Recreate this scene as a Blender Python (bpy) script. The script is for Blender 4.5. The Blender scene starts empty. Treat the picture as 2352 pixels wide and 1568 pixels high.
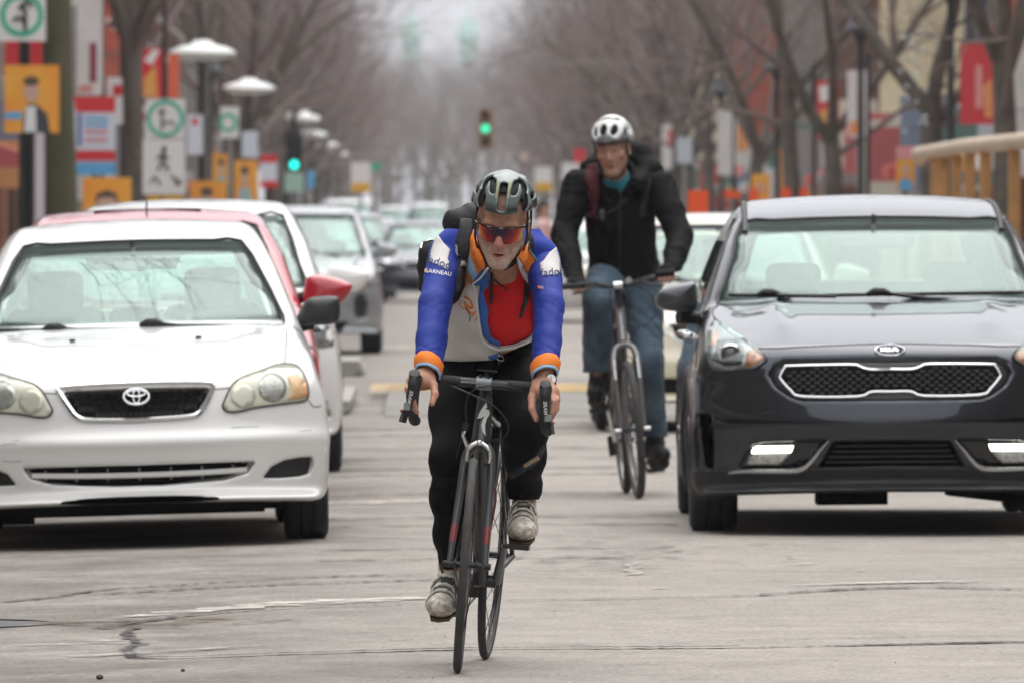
import bpy, bmesh, math, random
import numpy as np
from mathutils import Vector, Matrix, Euler
from mathutils.geometry import delaunay_2d_cdt

# ------------------------------------------------------------------ camera, sky, sun, exposure
SC = bpy.context.scene
COL = SC.collection
FPX, VPX, VPY, CAMH = 23068.0, 980.0, 512.0, 1.4      # focal length and vanishing point measured on a 2352 px wide view
cam = bpy.data.cameras.new('camera'); cam_o = bpy.data.objects.new('camera', cam); COL.objects.link(cam_o)
cam_o.location = (0, 0, CAMH); cam_o.rotation_euler = (math.pi/2, 0, 0)
cam.sensor_width = 36.0; cam.lens = FPX/2352*36
cam.shift_x = (1176-VPX)/2352; cam.shift_y = (VPY-784)/2352
cam.clip_start = 0.5; cam.clip_end = 6000
cam.dof.use_dof = True; cam.dof.focus_distance = 31.8; cam.dof.aperture_fstop = 11.5
SC.camera = cam_o

world = bpy.data.worlds.new('World'); SC.world = world; world.use_nodes = True
wn = world.node_tree; wn.nodes.clear()
sky = wn.nodes.new('ShaderNodeTexSky'); sky.sky_type = 'NISHITA'; sky.sun_disc = False
SUN_EL, SUN_ROT = math.radians(72), math.radians(25)
sky.sun_elevation = SUN_EL; sky.sun_rotation = SUN_ROT
sky.air_density = 1.0; sky.dust_density = 6.0; sky.ozone_density = 1.0
hsv = wn.nodes.new('ShaderNodeHueSaturation'); hsv.inputs['Saturation'].default_value = 0.22
bg = wn.nodes.new('ShaderNodeBackground'); bg.inputs['Strength'].default_value = 0.15
wo = wn.nodes.new('ShaderNodeOutputWorld')
# a closed cloud deck over the clear sky: the standard overcast sky, one third as bright at the horizon as overhead
tcw = wn.nodes.new('ShaderNodeTexCoord'); sep = wn.nodes.new('ShaderNodeSeparateXYZ'); wn.links.new(tcw.outputs['Generated'], sep.inputs[0])
mr = wn.nodes.new('ShaderNodeMapRange'); wn.links.new(sep.outputs['Z'], mr.inputs['Value'])
mr.inputs['From Min'].default_value = 0.0; mr.inputs['From Max'].default_value = 1.0; mr.inputs['To Min'].default_value = 3.3; mr.inputs['To Max'].default_value = 9.5
cl = wn.nodes.new('ShaderNodeMix'); cl.data_type = 'RGBA'; cl.blend_type = 'MULTIPLY'; cl.inputs['Factor'].default_value = 1.0
cl.inputs['A'].default_value = (0.97, 0.985, 1.03, 1); wn.links.new(mr.outputs[0], cl.inputs['B'])
deck = wn.nodes.new('ShaderNodeMix'); deck.data_type = 'RGBA'; deck.inputs['Factor'].default_value = 0.85
wn.links.new(sky.outputs[0], hsv.inputs['Color']); wn.links.new(hsv.outputs[0], deck.inputs['A']); wn.links.new(cl.outputs['Result'], deck.inputs['B'])
wn.links.new(deck.outputs['Result'], bg.inputs[0]); wn.links.new(bg.outputs[0], wo.inputs[0])

sl = bpy.data.lights.new('sun', 'SUN'); sl.energy = 1.0; sl.angle = math.radians(70); sl.color = (1.0, 0.96, 0.9)
so = bpy.data.objects.new('sun', sl); COL.objects.link(so)
# the veiled sun stands high, a little ahead of the camera, the same direction as the sky's
_d = Vector((math.sin(SUN_ROT)*math.cos(SUN_EL), math.cos(SUN_ROT)*math.cos(SUN_EL), math.sin(SUN_EL)))
so.rotation_euler = (-_d).to_track_quat('-Z', 'Y').to_euler(); so.location = (0, -20, 60)
SC.view_settings.view_transform = 'Standard'; SC.view_settings.look = 'None'
SC.view_settings.exposure = 0.8; SC.view_settings.gamma = 1.0
SC.cycles.use_denoising = True; SC.cycles.use_adaptive_sampling = True; SC.cycles.adaptive_threshold = 0.025
SC.cycles.max_bounces = 6; SC.cycles.transparent_max_bounces = 10
SC.cycles.diffuse_bounces = 3; SC.cycles.glossy_bounces = 3
SC.cycles.caustics_reflective = False; SC.cycles.caustics_refractive = False
SC.cycles.sample_clamp_indirect = 6

# ------------------------------------------------------------------ helpers: places
def sc_at(Y): return FPX/Y
def P(xd, yd, Y):
    s = FPX/Y
    return Vector(((xd-VPX)/s, Y, CAMH-(yd-VPY)/s))
def road_z(X, Y=0.0):
    return -0.026*max(0.0, -0.5-X)

# ------------------------------------------------------------------ helpers: objects
def mesh_obj(name, verts, faces, mat=None, parent=None, smooth=False):
    me = bpy.data.meshes.new(name)
    me.from_pydata([tuple(v) for v in verts], [], [tuple(f) for f in faces]); me.update()
    return link_mesh(name, me, mat, parent, smooth)
def link_mesh(name, me, mat=None, parent=None, smooth=False):
    o = bpy.data.objects.new(name, me); COL.objects.link(o)
    if mat is not None and len(me.materials) == 0:
        me.materials.append(mat)
    if smooth and len(me.polygons):
        me.polygons.foreach_set('use_smooth', [True]*len(me.polygons))
    if parent is not None: o.parent = parent
    return o
def empty(name, loc=(0, 0, 0), rz=0.0):
    o = bpy.data.objects.new(name, None); COL.objects.link(o)
    o.location = loc; o.rotation_euler = (0, 0, rz); o.empty_display_size = 0.1
    return o
def tag(o, label, cat, group=None):
    o['label'] = label; o['category'] = cat
    if group: o['group'] = group
    return o
def thing(name, label, cat, loc=(0, 0, 0), rz=0.0, group=None):
    return tag(empty(name, loc, rz), label, cat, group)
def dup(o, parent=None):
    c = o.copy(); COL.objects.link(c); c.parent = parent
    for ch in o.children: dup(ch, c)
    return c

class MB:
    """collects shapes for one mesh"""
    def __init__(s): s.v = []; s.f = []
    def add(s, vs, fs):
        n = len(s.v); s.v += [tuple(p) for p in vs]; s.f += [tuple(i+n for i in f) for f in fs]; return s
    def box(s, c, d, m=None):
        x, y, z = d[0]/2, d[1]/2, d[2]/2
        vs = [Vector((a*x, b*y, e*z)) for a in (-1, 1) for b in (-1, 1) for e in (-1, 1)]
        vs = [(m @ v if m else v) + Vector(c) for v in vs]
        return s.add(vs, [(0, 1, 3, 2), (4, 6, 7, 5), (0, 4, 5, 1), (2, 3, 7, 6), (0, 2, 6, 4), (1, 5, 7, 3)])
    def tube(s, pts, r, n=8, caps=True):
        pts = [Vector(p) for p in pts]; N = len(pts)
        rs = r if isinstance(r, (list, tuple)) else [r]*N
        vs = []; up = None
        for i, p in enumerate(pts):
            t = (pts[min(i+1, N-1)]-pts[max(i-1, 0)]).normalized()
            if up is None:
                a = Vector((0, 0, 1)) if abs(t.z) < 0.9 else Vector((1, 0, 0))
                up = (a-t*a.dot(t)).normalized()
            else:
                up = up-t*up.dot(t)
                up = up.normalized() if up.length > 1e-6 else t.orthogonal().normalized()
            b = t.cross(up)
            for k in range(n):
                a = 2*math.pi*k/n
                vs.append(p+(up*math.cos(a)+b*math.sin(a))*rs[i])
        fs = []
        for i in range(N-1):
            for k in range(n):
                k2 = (k+1) % n
                fs.append((i*n+k, i*n+k2, (i+1)*n+k2, (i+1)*n+k))
        if caps:
            fs.append(tuple(range(n-1, -1, -1))); fs.append(tuple((N-1)*n+k for k in range(n)))
        return s.add(vs, fs)
    def lathe(s, prof, n=32, axis='z', c=(0, 0, 0), closed=False):
        vs = []
        for (r, h) in prof:
            for k in range(n):
                a = 2*math.pi*k/n; x, y = r*math.cos(a), r*math.sin(a)
                v = (x, y, h) if axis == 'z' else (h, x, y) if axis == 'x' else (x, h, y)
                vs.append((v[0]+c[0], v[1]+c[1], v[2]+c[2]))
        fs = []; M = len(prof)
        for i in range(M if closed else M-1):
            j = (i+1) % M
            for k in range(n):
                k2 = (k+1) % n
                fs.append((i*n+k, i*n+k2, j*n+k2, j*n+k))
        return s.add(vs, fs)
    def prism(s, poly, y0, y1):
        """polygon in (x,z) extruded along y"""
        n = len(poly); vs = [(p[0], y0, p[1]) for p in poly]+[(p[0], y1, p[1]) for p in poly]
        fs = [tuple(range(n)), tuple(range(2*n-1, n-1, -1))]
        fs += [(i, i+n, (i+1) % n+n, (i+1) % n) for i in range(n)]
        return s.add(vs, fs)
    def ball(s, c, r, nu=12, nv=8):
        r = r if isinstance(r, (tuple, list)) else (r, r, r)
        vs = []; fs = []
        for j in range(nv+1):
            th = math.pi*j/nv
            for i in range(nu):
                ph = 2*math.pi*i/nu
                vs.append((c[0]+r[0]*math.sin(th)*math.cos(ph), c[1]+r[1]*math.sin(th)*math.sin(ph), c[2]+r[2]*math.cos(th)))
        for j in range(nv):
            for i in range(nu):
                i2 = (i+1) % nu
                fs.append((j*nu+i, (j+1)*nu+i, (j+1)*nu+i2, j*nu+i2))
        return s.add(vs, fs)
    def build(s, name, mat=None, parent=None, smooth=False):
        o = mesh_obj(name, s.v, s.f, mat, parent, smooth)
        bm = bmesh.new(); bm.from_mesh(o.data)
        bmesh.ops.recalc_face_normals(bm, faces=bm.faces); bm.to_mesh(o.data); bm.free()
        if smooth:
            try: o.data.set_sharp_from_angle(angle=math.radians(50))
            except Exception: pass
        return o

def spline(pts, n=8, closed=False):
    """Catmull-Rom through points of any dimension"""
    p = np.array(pts, float); N = len(p); out = []
    rng = range(N if closed else N-1)
    for i in rng:
        if closed: a, b, c, d = p[(i-1) % N], p[i], p[(i+1) % N], p[(i+2) % N]
        else: a, b, c, d = p[max(i-1, 0)], p[i], p[i+1], p[min(i+2, N-1)]
        for k in range(n):
            t = k/n
            out.append(0.5*((2*b)+(-a+c)*t+(2*a-5*b+4*c-d)*t*t+(-a+3*b-3*c+d)*t**3))
    if not closed: out.append(p[-1])
    return np.array(out)

def text_obj(name, s, size, mat, parent=None, extrude=0.0015, align='CENTER', shear=0.0, bold=0.0, space=1.0):
    cu = bpy.data.curves.new(name, 'FONT'); cu.body = s; cu.size = size; cu.extrude = extrude; cu.offset = bold
    cu.align_x = align; cu.align_y = 'CENTER'; cu.shear = shear; cu.space_character = space; cu.resolution_u = 3
    to = bpy.data.objects.new(name+'_tmp', cu); COL.objects.link(to)
    dg = bpy.context.evaluated_depsgraph_get()
    me = bpy.data.meshes.new_from_object(to.evaluated_get(dg)); bpy.data.objects.remove(to)
    me.name = name
    if len(me.materials): me.materials.clear()
    return link_mesh(name, me, mat, parent)

# ------------------------------------------------------------------ helpers: materials
MATS = {}
def mat(name, col=(0.5, 0.5, 0.5), rough=0.6, metal=0.0, coat=0.0, spec=0.5, var=0.0, vscale=8.0, bump=0.0, bscale=60.0, emit=0.0, sheen=0.0, coatr=0.03, col2=None, detail=6.0, vc=None):
    """principled material with a little procedural variation of colour, roughness and relief"""
    if name in MATS: return MATS[name]
    m = bpy.data.materials.new(name); m.use_nodes = True; nt = m.node_tree
    b = nt.nodes['Principled BSDF']
    b.inputs['Base Color'].default_value = (*col, 1); b.inputs['Roughness'].default_value = rough
    b.inputs['Metallic'].default_value = metal; b.inputs['Coat Weight'].default_value = coat; b.inputs['Coat Roughness'].default_value = coatr
    b.inputs['Specular IOR Level'].default_value = spec
    if sheen: b.inputs['Sheen Weight'].default_value = sheen
    if emit:
        b.inputs['Emission Color'].default_value = (*col, 1); b.inputs['Emission Strength'].default_value = emit
    tc = nt.nodes.new('ShaderNodeTexCoord')
    base = None
    if vc:
        at = nt.nodes.new('ShaderNodeVertexColor'); at.layer_name = vc
        nt.links.new(at.outputs['Color'], b.inputs['Base Color']); base = at.outputs['Color']
    if var > 0:
        nz = nt.nodes.new('ShaderNodeTexNoise'); nz.inputs['Scale'].default_value = vscale; nz.inputs['Detail'].default_value = detail
        nt.links.new(tc.outputs['Object'], nz.inputs['Vector'])
        mx = nt.nodes.new('ShaderNodeMix'); mx.data_type = 'RGBA'
        c2 = col2 if col2 else tuple(c*(1-var) for c in col)
        rp = nt.nodes.new('ShaderNodeMapRange'); rp.inputs['From Min'].default_value = 0.35; rp.inputs['From Max'].default_value = 0.7
        nt.links.new(nz.outputs['Fac'], rp.inputs['Value'])
        mx.inputs['A'].default_value = (*col, 1); mx.inputs['B'].default_value = (*c2, 1)
        if base is not None:
            ml = nt.nodes.new('ShaderNodeMix'); ml.data_type = 'RGBA'; ml.blend_type = 'MULTIPLY'; ml.inputs['Factor'].default_value = 1.0
            mx.inputs['A'].default_value = (1, 1, 1, 1); mx.inputs['B'].default_value = (1-var, 1-var, 1-var, 1)
            nt.links.new(rp.outputs[0], mx.inputs['Factor']); nt.links.new(base, ml.inputs['A']); nt.links.new(mx.outputs['Result'], ml.inputs['B'])
            nt.links.new(ml.outputs['Result'], b.inputs['Base Color'])
        else:
            nt.links.new(rp.outputs[0], mx.inputs['Factor']); nt.links.new(mx.outputs['Result'], b.inputs['Base Color'])
    if bump > 0:
        n2 = nt.nodes.new('ShaderNodeTexNoise'); n2.inputs['Scale'].default_value = bscale; n2.inputs['Detail'].default_value = 5
        nt.links.new(tc.outputs['Object'], n2.inputs['Vector'])
        bp = nt.nodes.new('ShaderNodeBump'); bp.inputs['Strength'].default_value = bump; bp.inputs['Distance'].default_value = 0.01
        nt.links.new(n2.outputs['Fac'], bp.inputs['Height']); nt.links.new(bp.outputs[0], b.inputs['Normal'])
    MATS[name] = m
    return m
def glass_mat(name, tint=(0.78, 0.88, 0.85), ior=1.75, rough=0.02, dust_sheen=0.0):
    if name in MATS: return MATS[name]
    m = bpy.data.materials.new(name); m.use_nodes = True; nt = m.node_tree
    nt.nodes.remove(nt.nodes['Principled BSDF']); out = nt.nodes['Material Output']
    tr = nt.nodes.new('ShaderNodeBsdfTransparent'); tr.inputs[0].default_value = (*tint, 1)
    gl = nt.nodes.new('ShaderNodeBsdfGlossy'); gl.inputs['Color'].default_value = (0.92, 1.0, 0.97, 1); gl.inputs['Roughness'].default_value = rough
    # Schlick reflectance of one pane face, the same from both sides
    lw = nt.nodes.new('ShaderNodeLayerWeight'); lw.inputs['Blend'].default_value = 0.5
    pw = nt.nodes.new('ShaderNodeMath'); pw.operation = 'POWER'; pw.inputs[1].default_value = 5.0; nt.links.new(lw.outputs['Facing'], pw.inputs[0])
    fr = nt.nodes.new('ShaderNodeMapRange'); f0 = ((ior-1)/(ior+1))**2; fr.inputs['To Min'].default_value = f0; fr.inputs['To Max'].default_value = 1.0; nt.links.new(pw.outputs[0], fr.inputs['Value'])
    mx = nt.nodes.new('ShaderNodeMixShader')
    nt.links.new(fr.outputs[0], mx.inputs[0]); nt.links.new(tr.outputs[0], mx.inputs[1]); nt.links.new(gl.outputs[0], mx.inputs[2])
    last = mx
    if dust_sheen:
        df = nt.nodes.new('ShaderNodeBsdfDiffuse'); df.inputs[0].default_value = (0.58, 0.70, 0.65, 1)  # pale diffuse share: dust, and sky reflection put in as colour
        m2 = nt.nodes.new('ShaderNodeMixShader'); m2.inputs[0].default_value = dust_sheen
        nt.links.new(mx.outputs[0], m2.inputs[1]); nt.links.new(df.outputs[0], m2.inputs[2]); last = m2
    nt.links.new(last.outputs[0], out.inputs[0]); MATS[name] = m
    return m

# ------------------------------------------------------------------ helpers: implicit shapes (signed distance, smooth blends) and their meshes
F32 = np.float32
def smin(a, b, k):
    h = np.maximum(k-np.abs(a-b), 0)/k
    return np.minimum(a, b)-h*h*k*0.25
def smax(a, b, k): return -smin(-a, -b, k)
def s_ell(x, y, z, c, r):
    px, py, pz = (x-c[0])/r[0], (y-c[1])/r[1], (z-c[2])/r[2]
    k0 = np.sqrt(px*px+py*py+pz*pz)
    k1 = np.sqrt((px/r[0])**2+(py/r[1])**2+(pz/r[2])**2)
    return k0*(k0-1.0)/np.maximum(k1, 1e-6)
def s_cone(x, y, z, a, b, ra, rb):
    """capsule whose radius runs from ra to rb"""
    bx, by, bz = b[0]-a[0], b[1]-a[1], b[2]-a[2]
    L2 = bx*bx+by*by+bz*bz+1e-12
    px, py, pz = x-a[0], y-a[1], z-a[2]
    t = np.clip((px*bx+py*by+pz*bz)/L2, 0, 1)
    return np.sqrt((px-t*bx)**2+(py-t*by)**2+(pz-t*bz)**2)-(ra+(rb-ra)*t)
def s_box(x, y, z, c, h, r=0.0):
    qx, qy, qz = np.abs(x-c[0])-h[0]+r, np.abs(y-c[1])-h[1]+r, np.abs(z-c[2])-h[2]+r
    return np.sqrt(np.maximum(qx, 0)**2+np.maximum(qy, 0)**2+np.maximum(qz, 0)**2)+np.minimum(np.maximum(qx, np.maximum(qy, qz)), 0)-r
def s_poly(px, py, poly):
    """exact 2D polygon distance"""
    v = np.asarray(poly, float); n = len(v)
    d = None; s = None
    for i in range(n):
        ax, ay = v[i]; bx, by = v[i-1]
        ex, ey = bx-ax, by-ay; wx, wy = px-ax, py-ay
        t = np.clip((wx*ex+wy*ey)/(ex*ex+ey*ey+1e-12), 0, 1)
        dd = (wx-ex*t)**2+(wy-ey*t)**2
        d = dd if d is None else np.minimum(d, dd)
        c1 = py >= ay; c2 = py < by; c3 = ex*wy > ey*wx
        flip = (c1 & c2 & c3) | (~c1 & ~c2 & ~c3)
        s = np.where(flip, -1.0, 1.0) if s is None else np.where(flip, -s, s)
    return s*np.sqrt(d)
class Field2:
    """a 2D polygon distance baked on a grid, blurred a little, read back with smooth interpolation"""
    def __init__(s, poly, h=0.012, pad=0.6, blur=1):
        p = np.asarray(poly, float); s.lo = p.min(0)-pad; s.h = h
        n = np.ceil((p.max(0)+pad-s.lo)/h).astype(int)+1; s.n = n
        a = s.lo[0]+np.arange(n[0])*h; b = s.lo[1]+np.arange(n[1])*h
        V = s_poly(a[:, None], b[None, :], p)
        for _ in range(blur):
            W = np.pad(V, 1, mode='edge'); V = (W[:-2, 1:-1]+W[2:, 1:-1]+W[1:-1, :-2]+W[1:-1, 2:]+4*V)/8
        s.V = V.astype(F32)
    def __call__(s, u, v):
        u, v = np.broadcast_arrays(u, v)
        fu = np.clip((u-s.lo[0])/s.h, 0, s.n[0]-1.001); fv = np.clip((v-s.lo[1])/s.h, 0, s.n[1]-1.001)
        iu = fu.astype(np.int32); iv = fv.astype(np.int32); a = fu-iu; b = fv-iv
        V = s.V
        return (V[iu, iv]*(1-a)+V[iu+1, iv]*a)*(1-b)+(V[iu, iv+1]*(1-a)+V[iu+1, iv+1]*a)*b

def grad(f, p, e):
    x, y, z = p[:, 0], p[:, 1], p[:, 2]
    g = np.stack([f(x+e, y, z)-f(x-e, y, z), f(x, y+e, z)-f(x, y-e, z), f(x, y, z+e)-f(x, y, z-e)], 1)/(2*e)
    return g
def sdf_mesh(f, xs, ys, zs, proj=2, lip=1.4, B=6, neps=None, sym=False):
    """surface nets over a rectilinear grid, evaluated only in blocks the surface can cross"""
    xs, ys, zs = [np.asarray(a, F32) for a in (xs, ys, zs)]
    xfull = xs
    if sym: xs = xs[len(xs)//2:]            # mirror-symmetric about x = 0: look at one half only
    n = [len(xs), len(ys), len(zs)]
    # coarse look
    nb = [int(math.ceil((k-1)/B)) for k in n]
    def cen(a, m):
        lo = a[np.minimum(np.arange(m)*B, len(a)-1)]; hi = a[np.minimum(np.arange(m)*B+B, len(a)-1)]
        return (lo+hi)/2, (hi-lo)/2
    (cx, hx), (cy, hy), (cz, hz) = cen(xs, nb[0]), cen(ys, nb[1]), cen(zs, nb[2])
    FC = f(cx[:, None, None], cy[None, :, None], cz[None, None, :])
    FC = np.broadcast_to(FC, nb)
    R = np.sqrt(hx[:, None, None]**2+hy[None, :, None]**2+hz[None, None, :]**2)
    act = np.abs(FC) < R*lip
    V = np.repeat(np.repeat(np.repeat(np.where(FC < 0, -1.0, 1.0).astype(F32), B, 0), B, 1), B, 2)
    pad = [max(0, n[i]-V.shape[i]) for i in range(3)]
    V = np.pad(V, [(0, p) for p in pad], mode='edge')[:n[0], :n[1], :n[2]].copy()
    bi = np.argwhere(act)
    ar = np.arange(B+1)
    for c0 in range(0, len(bi), 1200):
        b = bi[c0:c0+1200]
        ix = np.minimum(b[:, 0:1]*B+ar, n[0]-1); iy = np.minimum(b[:, 1:2]*B+ar, n[1]-1); iz = np.minimum(b[:, 2:3]*B+ar, n[2]-1)
        val = f(xs[ix][:, :, None, None], ys[iy][:, None, :, None], zs[iz][:, None, None, :])
        V[ix[:, :, None, None], iy[:, None, :, None], iz[:, None, None, :]] = val
    if sym:
        V = np.concatenate([V[:0:-1], V]); xs = xfull; n[0] = len(xs)
    S = V < 0
    # active cells
    c = [S[i:n[0]-1+i, j:n[1]-1+j, k:n[2]-1+k] for i in (0, 1) for j in (0, 1) for k in (0, 1)]
    al = c[0].copy(); an = c[0].copy()
    for q in c[1:]: al &= q; an |= q
    mask = an & ~al
    cells = np.argwhere(mask)
    if len(cells) == 0: return np.zeros((0, 3)), np.zeros((0, 4), int), np.zeros((0, 3))
    idx = -np.ones(mask.shape, np.int32); idx[mask] = np.arange(len(cells), dtype=np.int32)
    I, J, K = cells.T
    acc = np.zeros((len(cells), 3)); cnt = np.zeros(len(cells))
    xyz = (xs, ys, zs)
    for ax in range(3):
        o1, o2 = [a for a in range(3) if a != ax]
        for a in (0, 1):
            for b2 in (0, 1):
                off = [0, 0, 0]; off[o1] = a; off[o2] = b2
                i0 = [I+off[0], J+off[1], K+off[2]]; i1 = [q.copy() for q in i0]; i1[ax] = i1[ax]+1
                v0 = V[i0[0], i0[1], i0[2]]; v1 = V[i1[0], i1[1], i1[2]]
                m = (v0 < 0) != (v1 < 0)
                t = np.where(m, v0/np.where(m, v0-v1, 1), 0)
                for d in range(3):
                    p0 = xyz[d][i0[d]]; p1 = xyz[d][i1[d]]
                    acc[:, d] += np.where(m, p0+(p1-p0)*t, 0)
                cnt += m
    verts = acc/cnt[:, None]
    faces = []
    for ax in range(3):
        o1, o2 = [(1, 2), (2, 0), (0, 1)][ax]
        sl0 = [slice(None)]*3; sl1 = [slice(None)]*3
        sl0[ax] = slice(0, n[ax]-1); sl1[ax] = slice(1, n[ax])
        for o in (o1, o2): sl0[o] = slice(1, n[o]-1); sl1[o] = slice(1, n[o]-1)
        A, Bq = S[tuple(sl0)], S[tuple(sl1)]
        e = np.argwhere(A != Bq)
        if len(e) == 0: continue
        neg = A[e[:, 0], e[:, 1], e[:, 2]]
        base = e.copy(); base[:, o1] += 1; base[:, o2] += 1
        def cid(d1, d2):
            q = base.copy(); q[:, o1] += d1; q[:, o2] += d2
            return idx[q[:, 0], q[:, 1], q[:, 2]]
        q = np.stack([cid(-1, -1), cid(0, -1), cid(0, 0), cid(-1, 0)], 1)
        q[~neg] = q[~neg][:, ::-1]
        faces.append(q)
    faces = np.concatenate(faces); faces = faces[(faces >= 0).all(1)]
    h = float(min(np.diff(xs).min(), np.diff(ys).min(), np.diff(zs).min()))
    for _ in range(proj):
        g = grad(f, verts, h*0.5); g2 = (g*g).sum(1); d = f(verts[:, 0], verts[:, 1], verts[:, 2])
        st = -(d/np.maximum(g2, 0.15))[:, None]*g
        L = np.linalg.norm(st, axis=1, keepdims=True); st *= np.minimum(1, 0.6*h/np.maximum(L, 1e-9))
        verts = verts+st
    g = grad(f, verts, neps or h*0.7); nr = g/np.maximum(np.linalg.norm(g, axis=1, keepdims=True), 1e-9)
    return verts, faces, nr
def np_mesh(name, verts, faces, normals=None):
    me = bpy.data.meshes.new(name)
    verts = np.asarray(verts, np.float32); faces = np.asarray(faces, np.int32)
    me.vertices.add(len(verts)); me.vertices.foreach_set('co', verts.ravel())
    k = faces.shape[1]
    me.loops.add(faces.size); me.loops.foreach_set('vertex_index', faces.ravel())
    me.polygons.add(len(faces)); me.polygons.foreach_set('loop_start', np.arange(0, faces.size, k, dtype=np.int32))
    me.polygons.foreach_set('use_smooth', np.ones(len(faces), bool))
    me.update(calc_edges=True)
    if normals is not None:
        me.normals_split_custom_set_from_vertices([tuple(v) for v in normals])
    return me
def sdf_obj(name, f, lo, hi, h, m, parent=None, colfn=None, neps=None, grid=None, normals=True):
    if grid is None:
        ax = [np.arange(lo[i]-2*h, hi[i]+3*h, h) for i in range(3)]
    else: ax = grid
    v, fc, nr = sdf_mesh(f, *ax, neps=neps)
    me = np_mesh(name, v, fc, nr if normals else None)
    if colfn is not None:
        c = colfn(v, nr); ca = me.color_attributes.new('Col', 'FLOAT_COLOR', 'POINT')
        ca.data.foreach_set('color', np.concatenate([c, np.ones((len(c), 1))], 1).astype(np.float32).ravel())
    return link_mesh(name, me, m, parent)

def trace(f, o, d, t0=0.0, t1=8.0, steps=60, k=0.92):
    """march rays against a field; returns points (rows of nan where nothing is hit)"""
    o = np.asarray(o, float); d = np.asarray(d, float); t = np.full(len(o), float(t0))
    for _ in range(steps):
        p = o+d*t[:, None]; v = f(p[:, 0], p[:, 1], p[:, 2]); t = t+np.clip(v*k, -0.2, 0.5)
        if np.all((np.abs(v) < 4e-4) | (t > t1)): break
    p = o+d*t[:, None]; v = np.abs(f(p[:, 0], p[:, 1], p[:, 2]))
    bad = (v > 0.02) | (t > t1)
    p[bad] = np.nan
    return p
def resample(o, h):
    o = np.asarray(o, float); n = len(o); pts = []
    for i in range(n):
        a, b = o[i], o[(i+1) % n]; m = max(1, int(np.linalg.norm(b-a)/h+0.5))
        for k in range(m): pts.append(a+(b-a)*k/m)
    return np.array(pts)
def fill2d(outline, h, hole=None):
    """constrained triangulation of a 2D outline (with a hole) with inner points every h"""
    pts = resample(outline, h); nb = len(pts)
    hp = resample(hole, h) if hole is not None else np.zeros((0, 2))
    lo, hi = pts.min(0), pts.max(0)
    gx = np.arange(lo[0]+h/2, hi[0], h); gz = np.arange(lo[1]+h/2, hi[1], h)
    G = np.stack(np.meshgrid(gx, gz, indexing='ij'), -1).reshape(-1, 2)
    if len(G):
        d = s_poly(G[:, 0], G[:, 1], pts)
        if len(hp): d = np.maximum(d, -s_poly(G[:, 0], G[:, 1], hp))
        G = G[d < -0.45*h]
    allp = np.concatenate([pts, hp, G.reshape(-1, 2)])
    ed = [(i, (i+1) % nb) for i in range(nb)]+[(nb+i, nb+(i+1) % len(hp)) for i in range(len(hp))]
    r = delaunay_2d_cdt([Vector(p) for p in allp], ed, [], 1, 1e-7)
    V = np.array([tuple(v) for v in r[0]]); T = np.array([tuple(t) for t in r[2]])
    c = V[T].mean(1); k = s_poly(c[:, 0], c[:, 1], pts) < 0
    if len(hp): k &= s_poly(c[:, 0], c[:, 1], hp) > 0
    T = T[k]
    e1, e2 = V[T[:, 1]]-V[T[:, 0]], V[T[:, 2]]-V[T[:, 0]]
    fl = e1[:, 0]*e2[:, 1]-e1[:, 1]*e2[:, 0] < 0
    T[fl] = T[fl][:, ::-1]
    return V, [tuple(int(i) for i in t) for t in T]
def sheet_mesh(P3, N3, tris, thick):
    """a thickened sheet: front layer P3, back layer pushed in along -N, rim between"""
    P3 = np.asarray(P3); n = len(P3); back = P3-np.asarray(N3)*thick
    cnt = {}
    for t in tris:
        for a, b in ((t[0], t[1]), (t[1], t[2]), (t[2], t[0])):
            cnt[(a, b)] = cnt.get((a, b), 0)+1
    fs = list(tris)+[(c+n, b+n, a+n) for a, b, c in tris]
    for (a, b) in cnt:
        if (b, a) not in cnt: fs.append((b, a, a+n, b+n))
    return np.concatenate([P3, back]), fs

# picture places onto any field: rays from the camera's place, so that cuts and prints sit on the real surface
def px_of(x, y, z): return VPX+FPX*x/y, VPY-FPX*(z-CAMH)/y
class PxPoly:
    """a polygon given in picture places, usable as a 3D cutter (distance in metres)"""
    def __init__(s, poly, h=1.5): s.F = Field2(poly, h, 120, 0)
    def __call__(s, x, y, z):
        u, v = px_of(x, y, z); return s.F(u, v)*(y/FPX)
def px_trace(f, pts, Y0, span=3.0):
    p = np.asarray(pts, float); d = np.stack([(p[:, 0]-VPX)/FPX, np.ones(len(p)), -(p[:, 1]-VPY)/FPX], 1)
    o = np.array([[0, 0, CAMH]])+d*Y0; L = np.linalg.norm(d, axis=1, keepdims=True)
    q = trace(f, o, d/L, 0, span)
    bad = np.isnan(q[:, 0])
    if bad.any() and (~bad).any():
        g = np.where(~bad)[0]
        for i in np.where(bad)[0]:
            j = g[np.argmin(((p[g]-p[i])**2).sum(1))]; q[i] = o[i]+d[i]*(q[j, 1]-Y0+0.006)
    n = grad(f, q, 0.004); n /= np.linalg.norm(n, axis=1, keepdims=True)+1e-9
    return q, n
def px_patch(name, poly, f, m, Y0, off=0.004, thick=0.004, h=6.0, parent=None, hole=None, smoothn=0):
    V, T = fill2d(np.asarray(poly, float), h, hole); q, n = px_trace(f, V, Y0)
    T = [t[::-1] for t in T]
    P3, Fs = sheet_mesh(q+n*off, n, T, thick)
    o = mesh_obj(name, P3, Fs, m, parent); o.data.polygons.foreach_set('use_smooth', [i < len(T) for i in range(len(Fs))])
    return o
def px_line(name, pts, f, r, m, Y0, off=0.002, parent=None, seg=5, n=6, closed=False, flat=False):
    c = spline(pts, seg, closed)
    if closed: c = np.concatenate([c, c[:1]])
    q, nn = px_trace(f, c, Y0)
    return MB().tube([Vector(a) for a in q+nn*off], r, n).build(name, m, parent, smooth=True)
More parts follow.
